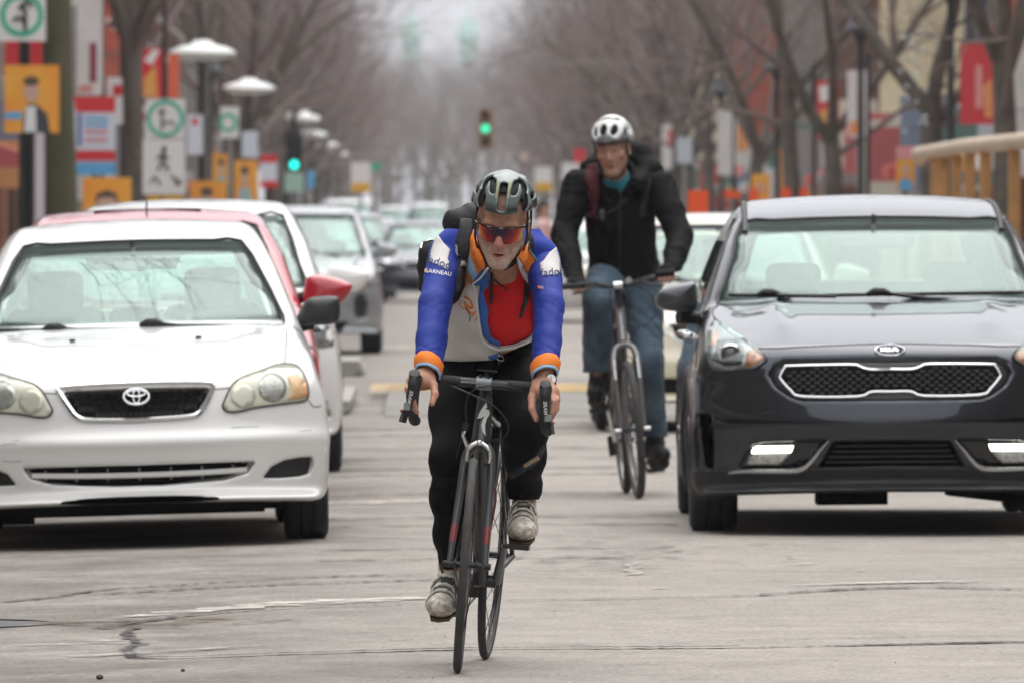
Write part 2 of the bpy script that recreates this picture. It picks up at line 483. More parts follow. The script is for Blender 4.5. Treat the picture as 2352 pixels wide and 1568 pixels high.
def px_text(name, s, ctr, size, ang, f, m, Y0, off=0.004, parent=None, bold=0.0, shear=0.0, sx=1.0):
    o = text_obj(name, s, 1.0, m, parent, 0.0, bold=bold, shear=shear); me = o.data; n = len(me.vertices)
    co = np.zeros(n*3); me.vertices.foreach_get('co', co); co = co.reshape(-1, 3)
    ca, sa = math.cos(ang), math.sin(ang); x, y = co[:, 0]*size*sx, -co[:, 1]*size
    q, nn = px_trace(f, np.stack([ctr[0]+x*ca-y*sa, ctr[1]+x*sa+y*ca], 1), Y0)
    me.vertices.foreach_set('co', (q+nn*off).astype(np.float32).ravel()); me.update()
    return o
def V3(p): return (float(p[0]), float(p[1]), float(p[2]))
def limb(x, y, z, pts, k=0.03):
    f = None
    for (a, ra), (b, rb) in zip(pts[:-1], pts[1:]):
        g = s_cone(x, y, z, V3(a), V3(b), ra, rb); f = g if f is None else smin(f, g, k)
    return f
def thing_part(name, parent, loc):
    o = bpy.data.objects.new(name, None); COL.objects.link(o); o.parent = parent; o.location = loc; o.empty_display_size = 0.05
    return o
# ================================================================== THE SETTING
rnd = random.Random(7)
def G(xd, yd, dz=0.0):
    """the point of the road seen at a place of the picture"""
    Y = FPX*CAMH/(yd-VPY); X = (xd-VPX)*Y/FPX
    return Vector((X, Y, road_z(X)+dz))

def asphalt():
    m = bpy.data.materials.new('worn_asphalt'); m.use_nodes = True; nt = m.node_tree; N = nt.nodes; L = nt.links
    b = N['Principled BSDF']; tc = N.new('ShaderNodeTexCoord')
    def noise(scale, det, sx=1.0, sy=1.0, rough=0.55):
        mp = N.new('ShaderNodeMapping'); mp.inputs['Scale'].default_value = (sx, sy, 1); L.new(tc.outputs['Object'], mp.inputs[0])
        n = N.new('ShaderNodeTexNoise'); n.inputs['Scale'].default_value = scale; n.inputs['Detail'].default_value = det; n.inputs['Roughness'].default_value = rough
        L.new(mp.outputs[0], n.inputs['Vector']); return n.outputs['Fac']
    def ramp(v, a, bb, c0, c1):
        r = N.new('ShaderNodeMapRange'); r.inputs['From Min'].default_value = a; r.inputs['From Max'].default_value = bb
        r.inputs['To Min'].default_value = c0; r.inputs['To Max'].default_value = c1; L.new(v, r.inputs['Value']); return r.outputs[0]
    def mix(fac, A, B, mode='MIX'):
        x = N.new('ShaderNodeMix'); x.data_type = 'RGBA'; x.blend_type = mode
        if hasattr(fac, 'links'): L.new(fac, x.inputs['Factor'])
        else: x.inputs['Factor'].default_value = fac
        for nm, q in (('A', A), ('B', B)):
            if hasattr(q, 'links'): L.new(q, x.inputs[nm])
            else: x.inputs[nm].default_value = (*q, 1)
        return x.outputs['Result']
    big = ramp(noise(0.35, 3), 0.35, 0.68, 0, 1)
    c = mix(big, (0.324, 0.294, 0.263), (0.277, 0.252, 0.226))
    streak = ramp(noise(1.3, 5, 0.8, 0.9, 0.6), 0.50, 0.75, 0, 0.6)
    c = mix(streak, c, (0.205, 0.184, 0.162))
    # darker trafficked strip on the parking side
    sx = N.new('ShaderNodeSeparateXYZ'); L.new(tc.outputs['Object'], sx.inputs[0])
    left = ramp(sx.outputs['X'], 0.4, -0.9, 0, 1)
    dirt = N.new('ShaderNodeMath'); dirt.operation = 'MULTIPLY'; L.new(left, dirt.inputs[0]); L.new(ramp(noise(1.7, 7, 0.7, 0.6, 0.7), 0.36, 0.62, 0.15, 0.95), dirt.inputs[1])
    c = mix(dirt.outputs[0], c, (0.128, 0.114, 0.100))
    fine = ramp(noise(45, 6, 1, 1, 0.75), 0.3, 0.72, 0.52, 1.48)
    cc = N.new('ShaderNodeMix'); cc.data_type = 'RGBA'; cc.blend_type = 'MULTIPLY'; cc.inputs['Factor'].default_value = 1
    L.new(c, cc.inputs['A']); L.new(fine, cc.inputs['B'])
    blot = ramp(noise(5.5, 4, 1, 0.6, 0.6), 0.3, 0.7, 0.88, 1.12)
    cb = N.new('ShaderNodeMix'); cb.data_type = 'RGBA'; cb.blend_type = 'MULTIPLY'; cb.inputs['Factor'].default_value = 1
    L.new(cc.outputs['Result'], cb.inputs['A']); L.new(blot, cb.inputs['B']); cc = cb
    chips = ramp(noise(26, 2, 1, 1), 0.66, 0.71, 0, 0.55)
    c2 = mix(chips, cc.outputs['Result'], (0.09, 0.08, 0.072))
    pale = ramp(noise(19, 2, 1.4, 0.8), 0.69, 0.73, 0, 0.5)
    c3 = mix(pale, c2, (0.42, 0.39, 0.36))
    L.new(c3, b.inputs['Base Color']); b.inputs['Roughness'].default_value = 0.86; b.inputs['Specular IOR Level'].default_value = 0.3
    bp = N.new('ShaderNodeBump'); bp.inputs['Strength'].default_value = 0.5; bp.inputs['Distance'].default_value = 0.012
    L.new(noise(70, 4), bp.inputs['Height']); L.new(bp.outputs[0], b.inputs['Normal'])
    return m
M_ASPH = asphalt()
def struct(o): o['kind'] = 'structure'; return o

# ground sheet to the horizon, road sheet with its camber, pavements with kerbs
mesh_obj('ground', [(-900, -500, -0.30), (900, -500, -0.30), (900, 2000, -0.30), (-900, 2000, -0.30)], [(0, 1, 2, 3)],
         mat('ground_dull', (0.16, 0.15, 0.14), 0.9, var=0.3, vscale=0.05))['kind'] = 'structure'
XL, XR = -2.55, 5.7
xs = [XL, -2.2, -1.5, -1.0, -0.75, -0.5, -0.25, 0, 1, 2, 3, 4, 5, XR]; ys = [-60, 0, 20, 40, 60, 90, 140, 220, 400, 640]
def soft_z(x):
    return -0.026*0.5*((-0.5-x)+math.sqrt((-0.5-x)**2+0.02))
vs = [(x, y, soft_z(x)) for y in ys for x in xs]
fs = [(j*len(xs)+i, j*len(xs)+i+1, (j+1)*len(xs)+i+1, (j+1)*len(xs)+i) for j in range(len(ys)-1) for i in range(len(xs)-1)]
road = struct(mesh_obj('road', vs, fs, M_ASPH, smooth=True))
M_CONC = mat('concrete_slab', (0.33, 0.31, 0.28), 0.9, var=0.25, vscale=3, bump=0.3)
M_KERB = mat('kerb_stone', (0.38, 0.36, 0.33), 0.85, var=0.3, vscale=5, bump=0.3)
struct(MB().box((XL-2.55, 730, -0.05), (4.8, 1580, 0.26)).build('pavement', M_CONC))
struct(MB().box((XR+2.3, 730, 0.0), (4.3, 1580, 0.26)).build('pavement', M_CONC))
for X in (XL-0.075, XR+0.075):
    k = struct(MB().box((X, 730, -0.045 if X < 0 else 0.005), (0.15, 1580, 0.26)).build('kerb', M_KERB))

# painted lines, cracks and seals lie on the road as thin sheets
def worn_paint(name, col, lo=0.42, hi=0.60, scale=7.0):
    m = bpy.data.materials.new(name); m.use_nodes = True; nt = m.node_tree; N = nt.nodes; L = nt.links
    b = N['Principled BSDF']; b.inputs['Base Color'].default_value = (*col, 1); b.inputs['Roughness'].default_value = 0.8
    tc = N.new('ShaderNodeTexCoord'); n = N.new('ShaderNodeTexNoise'); n.inputs['Scale'].default_value = scale; n.inputs['Detail'].default_value = 8; n.inputs['Roughness'].default_value = 0.7
    L.new(tc.outputs['Object'], n.inputs['Vector'])
    r = N.new('ShaderNodeMapRange'); r.inputs['From Min'].default_value = lo; r.inputs['From Max'].default_value = hi; L.new(n.outputs['Fac'], r.inputs['Value'])
    L.new(r.outputs[0], b.inputs['Alpha'])
    return m
W1 = worn_paint('worn_white_paint', (0.50, 0.46, 0.41), 0.34, 0.60, 6)
W2 = worn_paint('faint_white_paint', (0.42, 0.39, 0.36), 0.46, 0.68, 4)
YEL = worn_paint('worn_yellow_paint', (0.60, 0.40, 0.15), 0.34, 0.58, 1.6)
TAR = worn_paint('dark_tar', (0.045, 0.040, 0.036), 0.30, 0.54, 9)
TAR2 = worn_paint('faint_dark_joint', (0.14, 0.125, 0.11), 0.42, 0.72, 5)
_lift = [0]
def strip(name, pts, widths, m, jit=0.0, seed=1, seg=40):
    """a flat strip along road points; widths are depths on the road in metres"""
    _lift[0] += 1; dz = 0.004+0.0006*(_lift[0] % 7)
    r = random.Random(seed); g = [G(*p) for p in pts]
    q = spline([(p.x, p.y) for p in g], max(2, seg//max(1, len(g)-1)))
    if not isinstance(widths, (list, tuple)): widths = [widths]*len(g)
    w = np.interp(np.linspace(0, len(g)-1, len(q)), range(len(g)), widths)
    vs = []; N = len(q)
    for i in range(N):
        t = q[min(i+1, N-1)]-q[max(i-1, 0)]; t = t/(np.linalg.norm(t)+1e-9); nrm = np.array([-t[1], t[0]])
        j = r.uniform(-1, 1)*jit; wi = max(0.004, w[i]*(1+r.uniform(-0.45, 0.45)*(1 if jit else 0.25)))/2
        for s in (-1, 1):
            p = q[i]+nrm*(s*wi+j); vs.append((p[0], p[1], soft_z(p[0])+dz))
    return mesh_obj(name, vs, [(2*i, 2*i+1, 2*i+3, 2*i+2) for i in range(N-1)], m, road)
strip('painted_line', [(300, 1408), (480, 1396), (700, 1384), (860, 1378), (990, 1373)], [0.10, 0.22, 0.26, 0.26, 0.22], W1, 0.012, 2)
strip('painted_line', [(140, 1420), (230, 1413), (320, 1406)], [0.05, 0.14, 0.12], W2, 0.02, 3)
strip('painted_line', [(990, 1373), (1150, 1366), (1320, 1361)], [0.12, 0.09, 0.04], W2, 0.01, 4)
strip('painted_line', [(1830, 1346), (2000, 1341), (2130, 1338), (2250, 1336), (2352, 1337)], [0.05, 0.20, 0.26, 0.16, 0.05], W2, 0.03, 5)
strip('painted_line', [(1900, 1343), (2020, 1340), (2180, 1337)], [0.06, 0.12, 0.05], W1, 0.02, 45)
strip('painted_line', [(0, 1506), (150, 1499), (400, 1491), (800, 1474), (985, 1468)], [0.10, 0.12, 0.10, 0.05, 0.02], W2, 0.01, 6)
strip('painted_line', [(90, 1470), (200, 1466), (290, 1461)], [0.35, 0.5, 0.3], W2, 0.04, 46)
strip('painted_line', [(735, 1120), (860, 1116), (1000, 1112), (1200, 1108)], 0.30, W2, 0.02, 7)
strip('painted_line', [(735, 1158), (860, 1154), (985, 1150), (1200, 1146)], 0.42, W1, 0.02, 8)
strip('painted_line', [(735, 1168), (830, 1166), (950, 1160), (1010, 1158)], [0.12, 0.2, 0.3, 0.1], W2, 0.05, 9)
strip('painted_line', [(735, 1230), (860, 1234), (990, 1236)], 0.10, W2, 0.02, 10)
strip('painted_line', [(870, 801), (1000, 800), (1300, 799)], 1.6, W1, 0.02, 11)
strip('painted_line', [(870, 1016), (905, 1015), (940, 1014)], 0.25, W2, 0.03, 12)
strip('painted_line', [(1440, 1112), (1500, 1109), (1545, 1107)], 0.18, W2, 0.02, 13)
for i, (a, b, y) in enumerate([(1797, 1820, 1268), (1806, 1818, 1276), (1808, 1822, 1282), (1804, 1836, 1289), (1808, 1870, 1297), (1965, 1985, 1312)]):
    strip('chalk_mark', [(a, y), ((a+b)/2, y), (b, y-1)], 0.05, W1, 0.01, 20+i)
strip('chalk_mark', [(1440, 1291), (1458, 1293), (1446, 1298), (1462, 1304), (1444, 1310), (1466, 1316), (1448, 1321)], 0.05, W1, 0.0, 31)
strip('chalk_mark', [(1500, 1352), (1514, 1352), (1528, 1351)], 0.06, W1, 0.01, 32)
strip('tar_seam', [(0, 1366), (120, 1358), (250, 1343), (500, 1333), (700, 1326), (990, 1318)], [0.05, 0.05, 0.04, 0.03, 0.04, 0.03], TAR, 0.03, 14, 90)
strip('tar_seam', [(200, 1356), (430, 1347), (640, 1342), (800, 1338), (1000, 1332)], [0.02, 0.06, 0.05, 0.03, 0.04], TAR, 0.03, 15, 90)
strip('tar_seam', [(1165, 1381), (1400, 1376), (1700, 1370), (1850, 1360), (2010, 1352), (2180, 1351), (2352, 1356)], [0.03, 0.03, 0.03, 0.05, 0.10, 0.07, 0.03], TAR, 0.02, 16, 100)
strip('tar_seam', [(270, 1428), (450, 1407), (700, 1395), (985, 1388)], [0.05, 0.03, 0.03, 0.02], TAR, 0.02, 17, 90)
strip('tar_seam', [(290, 1494), (330, 1502), (420, 1506), (700, 1501), (1000, 1493), (1200, 1490), (1500, 1489), (1700, 1487)], [0.05, 0.04, 0.04, 0.05, 0.07, 0.05, 0.10, 0.03], TAR, 0.015, 18, 140)
strip('tar_seam', [(1700, 1488), (1900, 1484), (2100, 1480), (2352, 1474)], [0.03, 0.04, 0.10, 0.12], TAR, 0.015, 19, 90)
strip('tar_seam', [(1180, 1482), (1500, 1478), (1800, 1468), (2100, 1463), (2352, 1460)], 0.04, TAR2, 0.02, 33, 90)
strip('crack', [(305, 1432), (290, 1450), (296, 1458), (325, 1470), (300, 1478), (285, 1486), (312, 1505)], 0.035, TAR, 0.02, 34, 60)
strip('dirt_patch', [(180, 1428), (270, 1426), (350, 1420), (430, 1413)], [0.3, 0.9, 1.0, 0.3], worn_paint('brown_grit', (0.11, 0.075, 0.045), 0.45, 0.66, 5), 0.06, 35)
strip('tar_seam', [(1560, 1186), (1420, 1190), (1250, 1200)], 0.04, TAR2, 0.02, 36)
strip('tar_seam', [(1250, 1292), (1420, 1280), (1640, 1258), (1900, 1247), (2352, 1243)], 0.05, TAR2, 0.02, 37)
for i, y in enumerate((985, 1000, 1032, 1055, 1078, 1092, 1135, 1190, 1208, 1262, 1285)):
    strip('tar_seam', [(740, y+3), (900, y), (1100, y-2), (1550, y-5)], [0.3*(1150/y)**4]*4, TAR2, 0.06, 50+i)
rc = random.Random(5); cm = MB()
for i in range(170):
    x, y = rc.gauss(1330, 130), rc.gauss(1275, 30)
    if not (1180 < x < 1640 and 1205 < y < 1340): continue
    a = G(x, y, 0.009); ln = rc.uniform(0.02, 0.12); ang = rc.uniform(-0.9, 0.9); w = rc.uniform(0.005, 0.014)
    d = Vector((math.cos(ang), math.sin(ang), 0)); e = Vector((-d.y, d.x, 0))
    p = [a+d*(-ln)+e*w*0.3, a-d*ln-e*w*0.3, a+d*0.1*ln-e*w, a+d*ln, a+d*0.1*ln+e*w]
    cm.add(p, [(0, 1, 2, 3, 4)])
fc = cm.build('fine_cracks', mat('crack_dark', (0.035, 0.03, 0.028), 0.95), road); fc['kind'] = 'stuff'
gm = MB()
for i in range(60):
    a = G(rc.uniform(0, 2352), 1235+rc.random()**0.7*330, 0.004); r = rc.uniform(0.0010, 0.0028)
    gm.ball(a, (r, r*1.2, r*0.7), 5, 3)
gr = gm.build('grit', mat('grit', (0.10, 0.085, 0.07), 0.95)); gr['kind'] = 'stuff'; gr['label'] = 'scattered dark grit and crumbs on the grey road'; gr['category'] = 'grit'
for (xd, yd, r, lab) in ((229, 1549, 0.012, 'brown pebble on the road below the worn white line'), (420, 1536, 0.007, 'tiny dark pebble on the road right of the brown pebble')):
    a = G(xd, yd); o = MB().ball((0, 0, r*0.6), (r, r*1.3, r*0.7), 8, 6).build('pebble', mat('pebble_brown', (0.10, 0.06, 0.04), 0.9), smooth=True)
    o.location = a; tag(o, lab, 'pebble')
# manhole cover cut by the left edge of the picture
a = G(-120, 1416); mh = thing('manhole_cover', 'round iron manhole cover set in the road at the left edge', 'manhole', a)
M_IRON = mat('cast_iron', (0.12, 0.115, 0.11), 0.55, metal=0.6, var=0.4, vscale=20)
MB().lathe([(0.40, 0.0), (0.40, 0.012), (0.37, 0.012), (0.37, 0.004)], 40).build('rim', M_IRON, mh)
MB().lathe([(0.001, 0.007), (0.36, 0.007), (0.36, 0.0)], 40).build('lid', mat('iron_lid', (0.09, 0.085, 0.08), 0.6, metal=0.5, var=0.4, vscale=25), mh)
# raised crossing with a yellow stripe and its kerb nib
def hump():
    prof = [(72.5, 0.006), (74.0, 0.075), (86.0, 0.075), (87.5, 0.006)]
    X0, X1 = -0.3, 5.5; vs = []; 
    for y, z in prof: vs += [(X0, y, z), (X1, y, z)]
    o = mesh_obj('raised_crossing', vs, [(2*i, 2*i+1, 2*i+3, 2*i+2) for i in range(3)], mat('pale_asphalt', (0.235, 0.22, 0.20), 0.9, var=0.2, vscale=1.5), road)
    mesh_obj('painted_line', [(-0.45, 79.0, 0.081), (1.5, 79.0, 0.081), (1.5, 82.6, 0.081), (-0.45, 82.6, 0.081)], [(0, 1, 2, 3)], YEL, road)
hump()
nib = MB()
nib.prism([(-2.5, -0.05), (-0.66, -0.03), (-0.56, 0.04), (-0.56, 0.10), (-2.5, 0.10)], 73.5, 80)
tag(nib.build('kerb_nib', M_KERB), 'pale concrete kerb nib on the road behind the parked white cars', 'kerb')
o = MB().prism([(-2.4, -0.05), (-0.72, -0.03), (-0.58, 0.06), (-0.62, 0.14), (-2.4, 0.14)], 92, 95); tag(o.build('concrete_block', M_KERB), 'low pale concrete block beyond the kerb nib beside the parked cars', 'kerb')

# ------------------------------------------------------------------ buildings on both sides
M_WIN = mat('dark_window', (0.03, 0.035, 0.04), 0.08, spec=0.8)
M_TRIM = mat('window_trim', (0.55, 0.52, 0.47), 0.7)
M_DOOR = mat('shop_door', (0.05, 0.06, 0.06), 0.4)
_wm = {}
def shared(key, fn):
    if key not in _wm: _wm[key] = fn()
    return _wm[key]
def sm_obj(name, key, fn, m, parent, loc):
    me = shared(key, lambda: (lambda o: (o.data, bpy.data.objects.remove(o))[0])(fn().build('tmp', m)))
    o = bpy.data.objects.new(name, me); COL.objects.link(o); o.parent = parent; o.location = loc
    return o
def building(side, y0, w, h, wallm, label, storeys=3, shop=(0.1, 0.11, 0.12), sign=None, trim=M_TRIM, depth=12.0, X=None, bay=3.4):
    """side -1 left, +1 right; the facade looks across the street"""
    X = X if X is not None else (-7.4 if side < 0 else 10.0)
    t = thing('building', label, 'building', (X, y0+w/2, 0.0))
    s = side
    body = MB().box((s*depth/2, 0, h/2), (depth, w-0.02, h)).build('wall', wallm, t)
    f = -s  # facade looks to -s
    MB().box((f*0.20, 0, h+0.12), (0.5, w, 0.35)).build('cornice', trim, t)
    MB().box((f*0.10, 0, 3.55), (0.3, w-0.1, 0.28)).build('string_course', trim, t)
    sg = MB().box((f*0.16, 0, 3.0), (0.22, w-0.8, 0.65)).build('sign_band', mat('band_%d_%d_%d' % tuple(int(c*255) for c in (sign or (0.4, 0.38, 0.35))), sign or (0.4, 0.38, 0.35), 0.6), t)
    nb = max(2, int(w/bay)); bw = (w-0.8)/nb
    for i in range(nb):
        yc = -w/2+0.4+bw*(i+0.5)
        if i == nb//2:
            d = sm_obj('door', 'door', lambda: MB().box((0, 0, 1.15), (0.12, 1.1, 2.3)), M_DOOR, t, (f*0.02, yc, 0.12))
            sm_obj('pane', 'doorpane', lambda: MB().box((0, 0, 1.35), (0.16, 0.7, 1.3)), M_WIN, d, (0, 0, 0))
        else:
            d = sm_obj('shop_window', 'shopf%.1f' % bw, lambda: MB().box((0, 0, 1.25), (0.16, bw-0.35, 2.2)), mat('shopframe_%d' % int(shop[0]*1000), shop, 0.5), t, (f*0.0, yc, 0.3))
            sm_obj('pane', 'shopp%.1f' % bw, lambda: MB().box((0, 0, 1.35), (0.22, bw-0.6, 1.85)), M_WIN, d, (0, 0, 0))
    for k in range(1, storeys):
        zc = 3.9+(k-1)*3.1
        for i in range(nb):
            yc = -w/2+0.4+bw*(i+0.5)
            wf = sm_obj('window', 'winframe'+trim.name, lambda: MB().box((0, 0, 0.95), (0.14, 1.35, 2.0)).box((f*0.06, 0, -0.12), (0.3, 1.6, 0.14)).box((f*0.04, 0, 2.05), (0.24, 1.6, 0.2)), trim, t, (f*0.03, yc, zc))
            sm_obj('pane', 'winpane', lambda: MB().box((0, -0.0, 0.95), (0.2, 1.1, 1.75)), M_WIN, wf, (0, 0, 0))
    for i in range(nb+1):
        yc = -w/2+0.25+(w-0.5)*i/nb
        sm_obj('pilaster', 'pil'+wallm.name, lambda: MB().box((0, 0, h/2), (0.3, 0.36, h-0.2)), wallm, t, (f*0.06, yc, 0.0))
    # awnings and blade signs stand out over the pavement
    if Y_IN(y0, w):
        for i in range(max(2, int(w/5))):
            yc = -w/2+1.5+(w-3)*i/max(1, int(w/5)-1); k = rs.randrange(len(PAL))
            m_ = mat('shop_colour_%d' % k, PAL[k], 0.7)
            if rs.random() < 0.6: MB().box((f*0.75, yc, 2.5+rs.uniform(0, 1.2)), (1.1, 0.12, rs.uniform(0.6, 1.7))).build('blade_sign', m_, t)
            else: MB().prism([(0.0, 2.9), (f*1.3, 2.45), (f*1.3, 2.25), (0.0, 2.25)], yc-1.1, yc+1.1).build('awning', m_, t)
    return t
rs = random.Random(12); PAL = [(0.56, 0.09, 0.07), (0.70, 0.68, 0.64), (0.66, 0.33, 0.12), (0.62, 0.58, 0.48), (0.14, 0.24, 0.21), (0.52, 0.12, 0.12), (0.68, 0.66, 0.64), (0.20, 0.24, 0.32), (0.30, 0.28, 0.27), (0.70, 0.69, 0.66)]
def Y_IN(y0, w): return 90 < y0 < 330
BR = mat('red_brick', (0.50, 0.12, 0.065), 0.9, var=0.35, vscale=4, bump=0.4)
BR2 = mat('brown_brick', (0.20, 0.10, 0.07), 0.9, var=0.35, vscale=4, bump=0.4)
CR = mat('cream_stone', (0.70, 0.62, 0.44), 0.85, var=0.2, vscale=3)
GS = mat('grey_stone', (0.33, 0.31, 0.28), 0.85, var=0.25, vscale=3)
DS = mat('dark_slate', (0.10, 0.10, 0.11), 0.7, var=0.25, vscale=3)
PK = mat('salmon_brick', (0.45, 0.20, 0.14), 0.9, var=0.3, vscale=4)
DT = mat('dark_trim', (0.07, 0.10, 0.09), 0.6)
lb = [(96, 18, 9.5, GS, 'grey stone building at the left edge behind the orange poster', (0.3, 0.27, 0.22)),
      (114, 16, 10, GS, 'grey stone shop building behind the large mossy tree trunk', (0.4, 0.36, 0.32)),
      (130, 22, 10, BR2, 'brown brick building behind the white banner on the left', (0.45, 0.06, 0.05)),
      (152, 20, 9, PK, 'salmon brick building behind the round green-ringed sign', (0.5, 0.3, 0.1)),
      (172, 24, 10.5, BR2, 'brown brick building behind the first white disc lamp', (0.10, 0.12, 0.2)),
      (196, 26, 9.5, GS, 'grey stone building behind the second white disc lamp', (0.4, 0.1, 0.08)),
      (222, 30, 10, BR, 'red brick building far down the left pavement', (0.3, 0.28, 0.26)),
      (252, 40, 10, BR2, 'long brown building beyond the left traffic light', (0.2, 0.2, 0.22)),
      (292, 50, 11, GS, 'long grey building far down the left side of the street', (0.3, 0.3, 0.3)),
      (342, 80, 10, BR2, 'farthest brown building on the left side of the street', (0.3, 0.3, 0.3))]
for i, (y0, w, h, m_, lab, sg) in enumerate(lb): building(-1, y0, w, h, m_, lab, sign=sg)
rb = [(108, 20, 10, BR, 'red brick building at the right edge behind the wooden terrace', (0.25, 0.08, 0.07), 3, M_TRIM),
      (128, 22, 10.5, BR, 'red brick building behind the red and white banners on the right', (0.12, 0.12, 0.13), 3, BR2),
      (150, 24, 10, BR, 'red brick building with dark ground floor right of the cream building', (0.09, 0.10, 0.12), 3, DT),
      (174, 9, 10, DS, 'narrow dark slate building between red brick and cream buildings', (0.08, 0.08, 0.09), 3, DT),
      (183, 34, 9.5, CR, 'cream stone building with dark green shopfront cornice on the right', (0.05, 0.12, 0.10), 3, M_TRIM),
      (217, 26, 9, BR2, 'brown brick building left of the cream stone building', (0.3, 0.05, 0.05), 3, M_TRIM),
      (243, 34, 10, GS, 'grey stone building behind the hooded cyclist on the right', (0.25, 0.24, 0.22), 3, M_TRIM),
      (277, 45, 10, BR, 'red brick building far down the right pavement', (0.25, 0.24, 0.22), 3, M_TRIM),
      (322, 60, 11, CR, 'pale building far down the right side of the street', (0.25, 0.24, 0.22), 3, M_TRIM),
      (382, 80, 10, BR2, 'farthest brown building on the right side of the street', (0.25, 0.24, 0.22), 3, M_TRIM)]
for (y0, w, h, m_, lab, sg, st, tr) in rb: building(1, y0, w, h, m_, lab, sign=sg, storeys=st, trim=tr)
# the street goes on beside and behind the camera
for y0, w, lab in ((-150, 75, 'long grey building beside the road well behind the camera'), (-70, 80, 'long grey building beside the road left of the camera')): building(-1, y0, w, 10, GS, lab, bay=13)
building(-1, 14, 80, 10, GS, 'long grey stone building beside the parked cars, left of the view', bay=13)
for y0, w, lab in ((-150, 75, 'long grey building right of the road behind the camera'), (-70, 80, 'long grey building right of the road beside the camera')): building(1, y0, w, 10, GS, lab, bay=13)
building(1, 14, 90, 10, GS, 'long grey building beside the grey hatchback, right of the view', bay=13)
# twin-towered church closing the street
ch = thing('church', 'hazy far church with twin green copper cupolas closing the street', 'church', (2.0, 1500, 0))
MS = mat('hazed_stone', (0.66, 0.67, 0.70), 0.9, var=0.2, vscale=0.3); MCU = mat('hazed_copper', (0.42, 0.62, 0.54), 0.7, var=0.2, vscale=1)  # stone and copper paled: distance haze put into the colours
MB().box((0, 8, 2.5), (16, 30, 5)).build('nave', MS, ch)
rf = MB().prism([(-8.2, 5), (0, 7), (8.2, 5)], -7, 23).build('roof', mat('slate_roof', (0.16, 0.17, 0.19), 0.8), ch)
for x in (-4.4, 4.2):
    tw = MB().box((x, -8.5, 12.5), (2.2, 2.2, 25)).build('tower', MS, ch)
    MB().lathe([(1.75, 25), (1.75, 25.6), (1.3, 25.8), (1.3, 28.3), (1.75, 28.5), (1.5, 30), (0.9, 31.4), (0.2, 32.2), (0.1, 35)], 16, c=(x, -8.5, 0)).build('cupola', MCU, tw, smooth=True)

# ------------------------------------------------------------------ bare street trees
M_BARK = mat('bark', (0.125, 0.104, 0.086), 0.95, var=0.45, vscale=6, bump=0.8, bscale=18)
M_MOSS = mat('mossy_bark', (0.095, 0.080, 0.050), 0.95, var=0.5, vscale=4, bump=0.8, bscale=18, col2=(0.060, 0.062, 0.028))
M_TWIG = mat('twigs', (0.165, 0.128, 0.115), 0.95)
def tree_meshes(seed, moss=False):
    r = random.Random(seed); tk = MB(); cr = MB()
    def rdir(d, ang):
        a = d.orthogonal().normalized(); b = d.cross(a); ph = r.uniform(0, 2*math.pi)
        return (d*math.cos(ang)+(a*math.cos(ph)+b*math.sin(ph))*math.sin(ang)).normalized()
    def branch(mb, p, d, L, ra, rb, n, segs, wob, upb):
        pts = [p.copy()]; rr = [ra]
        for i in range(segs):
            d = (d+Vector((r.uniform(-wob, wob), r.uniform(-wob, wob), r.uniform(-wob, wob)+upb))).normalized()
            p = p+d*(L/segs); pts.append(p.copy()); rr.append(ra+(rb-ra)*(i+1)/segs)
        mb.tube(pts, rr, n, caps=False); return pts, rr, d
    lean = Vector((r.uniform(-0.05, 0.05), r.uniform(-0.04, 0.04), 1)).normalized()
    r0 = r.uniform(0.13, 0.16)
    tp, tr, td = branch(tk, Vector((0, 0, -0.2)), lean, r.uniform(3.1, 4.0), r0*1.15, r0*0.8, 10, 6, 0.05, 0)
    def rec(mb, p, d, L, ra, lev):
        n = (7, 5, 4, 3, 3)[lev]; segs = (5, 4, 3, 3, 2)[lev]
        pts, rr, dd = branch(mb, p, d, L, ra, ra*0.45, n, segs, (0.16, 0.18, 0.2, 0.25, 0.3)[lev], 0.05)
        if lev >= 4: return
        kids = (5, 5, 5, 4)[lev]
        for k in range(kids):
            t = r.uniform(0.3, 1.0) if k else 1.0
            q = t*(len(pts)-1); i = min(int(q), len(pts)-2)
            pp = pts[i].lerp(pts[i+1], q-i); rad = ra*(1-0.55*t)
            rec(cr, pp, rdir((pts[i+1]-pts[i]).normalized(), r.uniform(0.35, 0.95)), L*r.uniform(0.5, 0.72), rad*r.uniform(0.5, 0.72), lev+1)
    nl = r.choice((3, 4, 4)); ph0 = r.uniform(0, 6.28)
    for k in range(nl):
        a = ph0+k*2*math.pi/nl+r.uniform(-0.4, 0.4); tilt = r.uniform(0.35, 0.75)
        d = Vector((math.cos(a)*math.sin(tilt), math.sin(a)*math.sin(tilt), math.cos(tilt)))
        rec(tk, tp[-1]-td*r.uniform(0.05, 0.5), d, r.uniform(3.4, 4.4), r0*r.uniform(0.45, 0.66), 0)
    # low side bough
    for k in range(1):
        a = r.uniform(0, 6.28); d = Vector((math.cos(a)*0.9, math.sin(a)*0.9, 0.35)).normalized()
        rec(cr, tp[-2], d, r.uniform(2.4, 3.2), r0*0.35, 1)
    to = tk.build('trunk', M_MOSS if moss else M_BARK, smooth=True); co = cr.build('crown', M_TWIG, smooth=True)
    tm, cm2 = to.data, co.data; bpy.data.objects.remove(to); bpy.data.objects.remove(co)
    return tm, cm2
TV = [tree_meshes(s, s == 11) for s in (11, 23, 35, 47, 59)]
def tree(X, Y, v, rot, sc, label, group=None, tall=0):
    t = thing('street_tree', label, 'tree', (X, Y, 0.0), rot, group); t.scale = (sc*(0.8 if Y > 245 else 1), sc, sc) if not tall else (sc, sc, sc*tall)
    for nm, me in zip(('trunk', 'crown'), TV[v]):
        o = bpy.data.objects.new(nm, me); COL.objects.link(o); o.parent = t
    return t
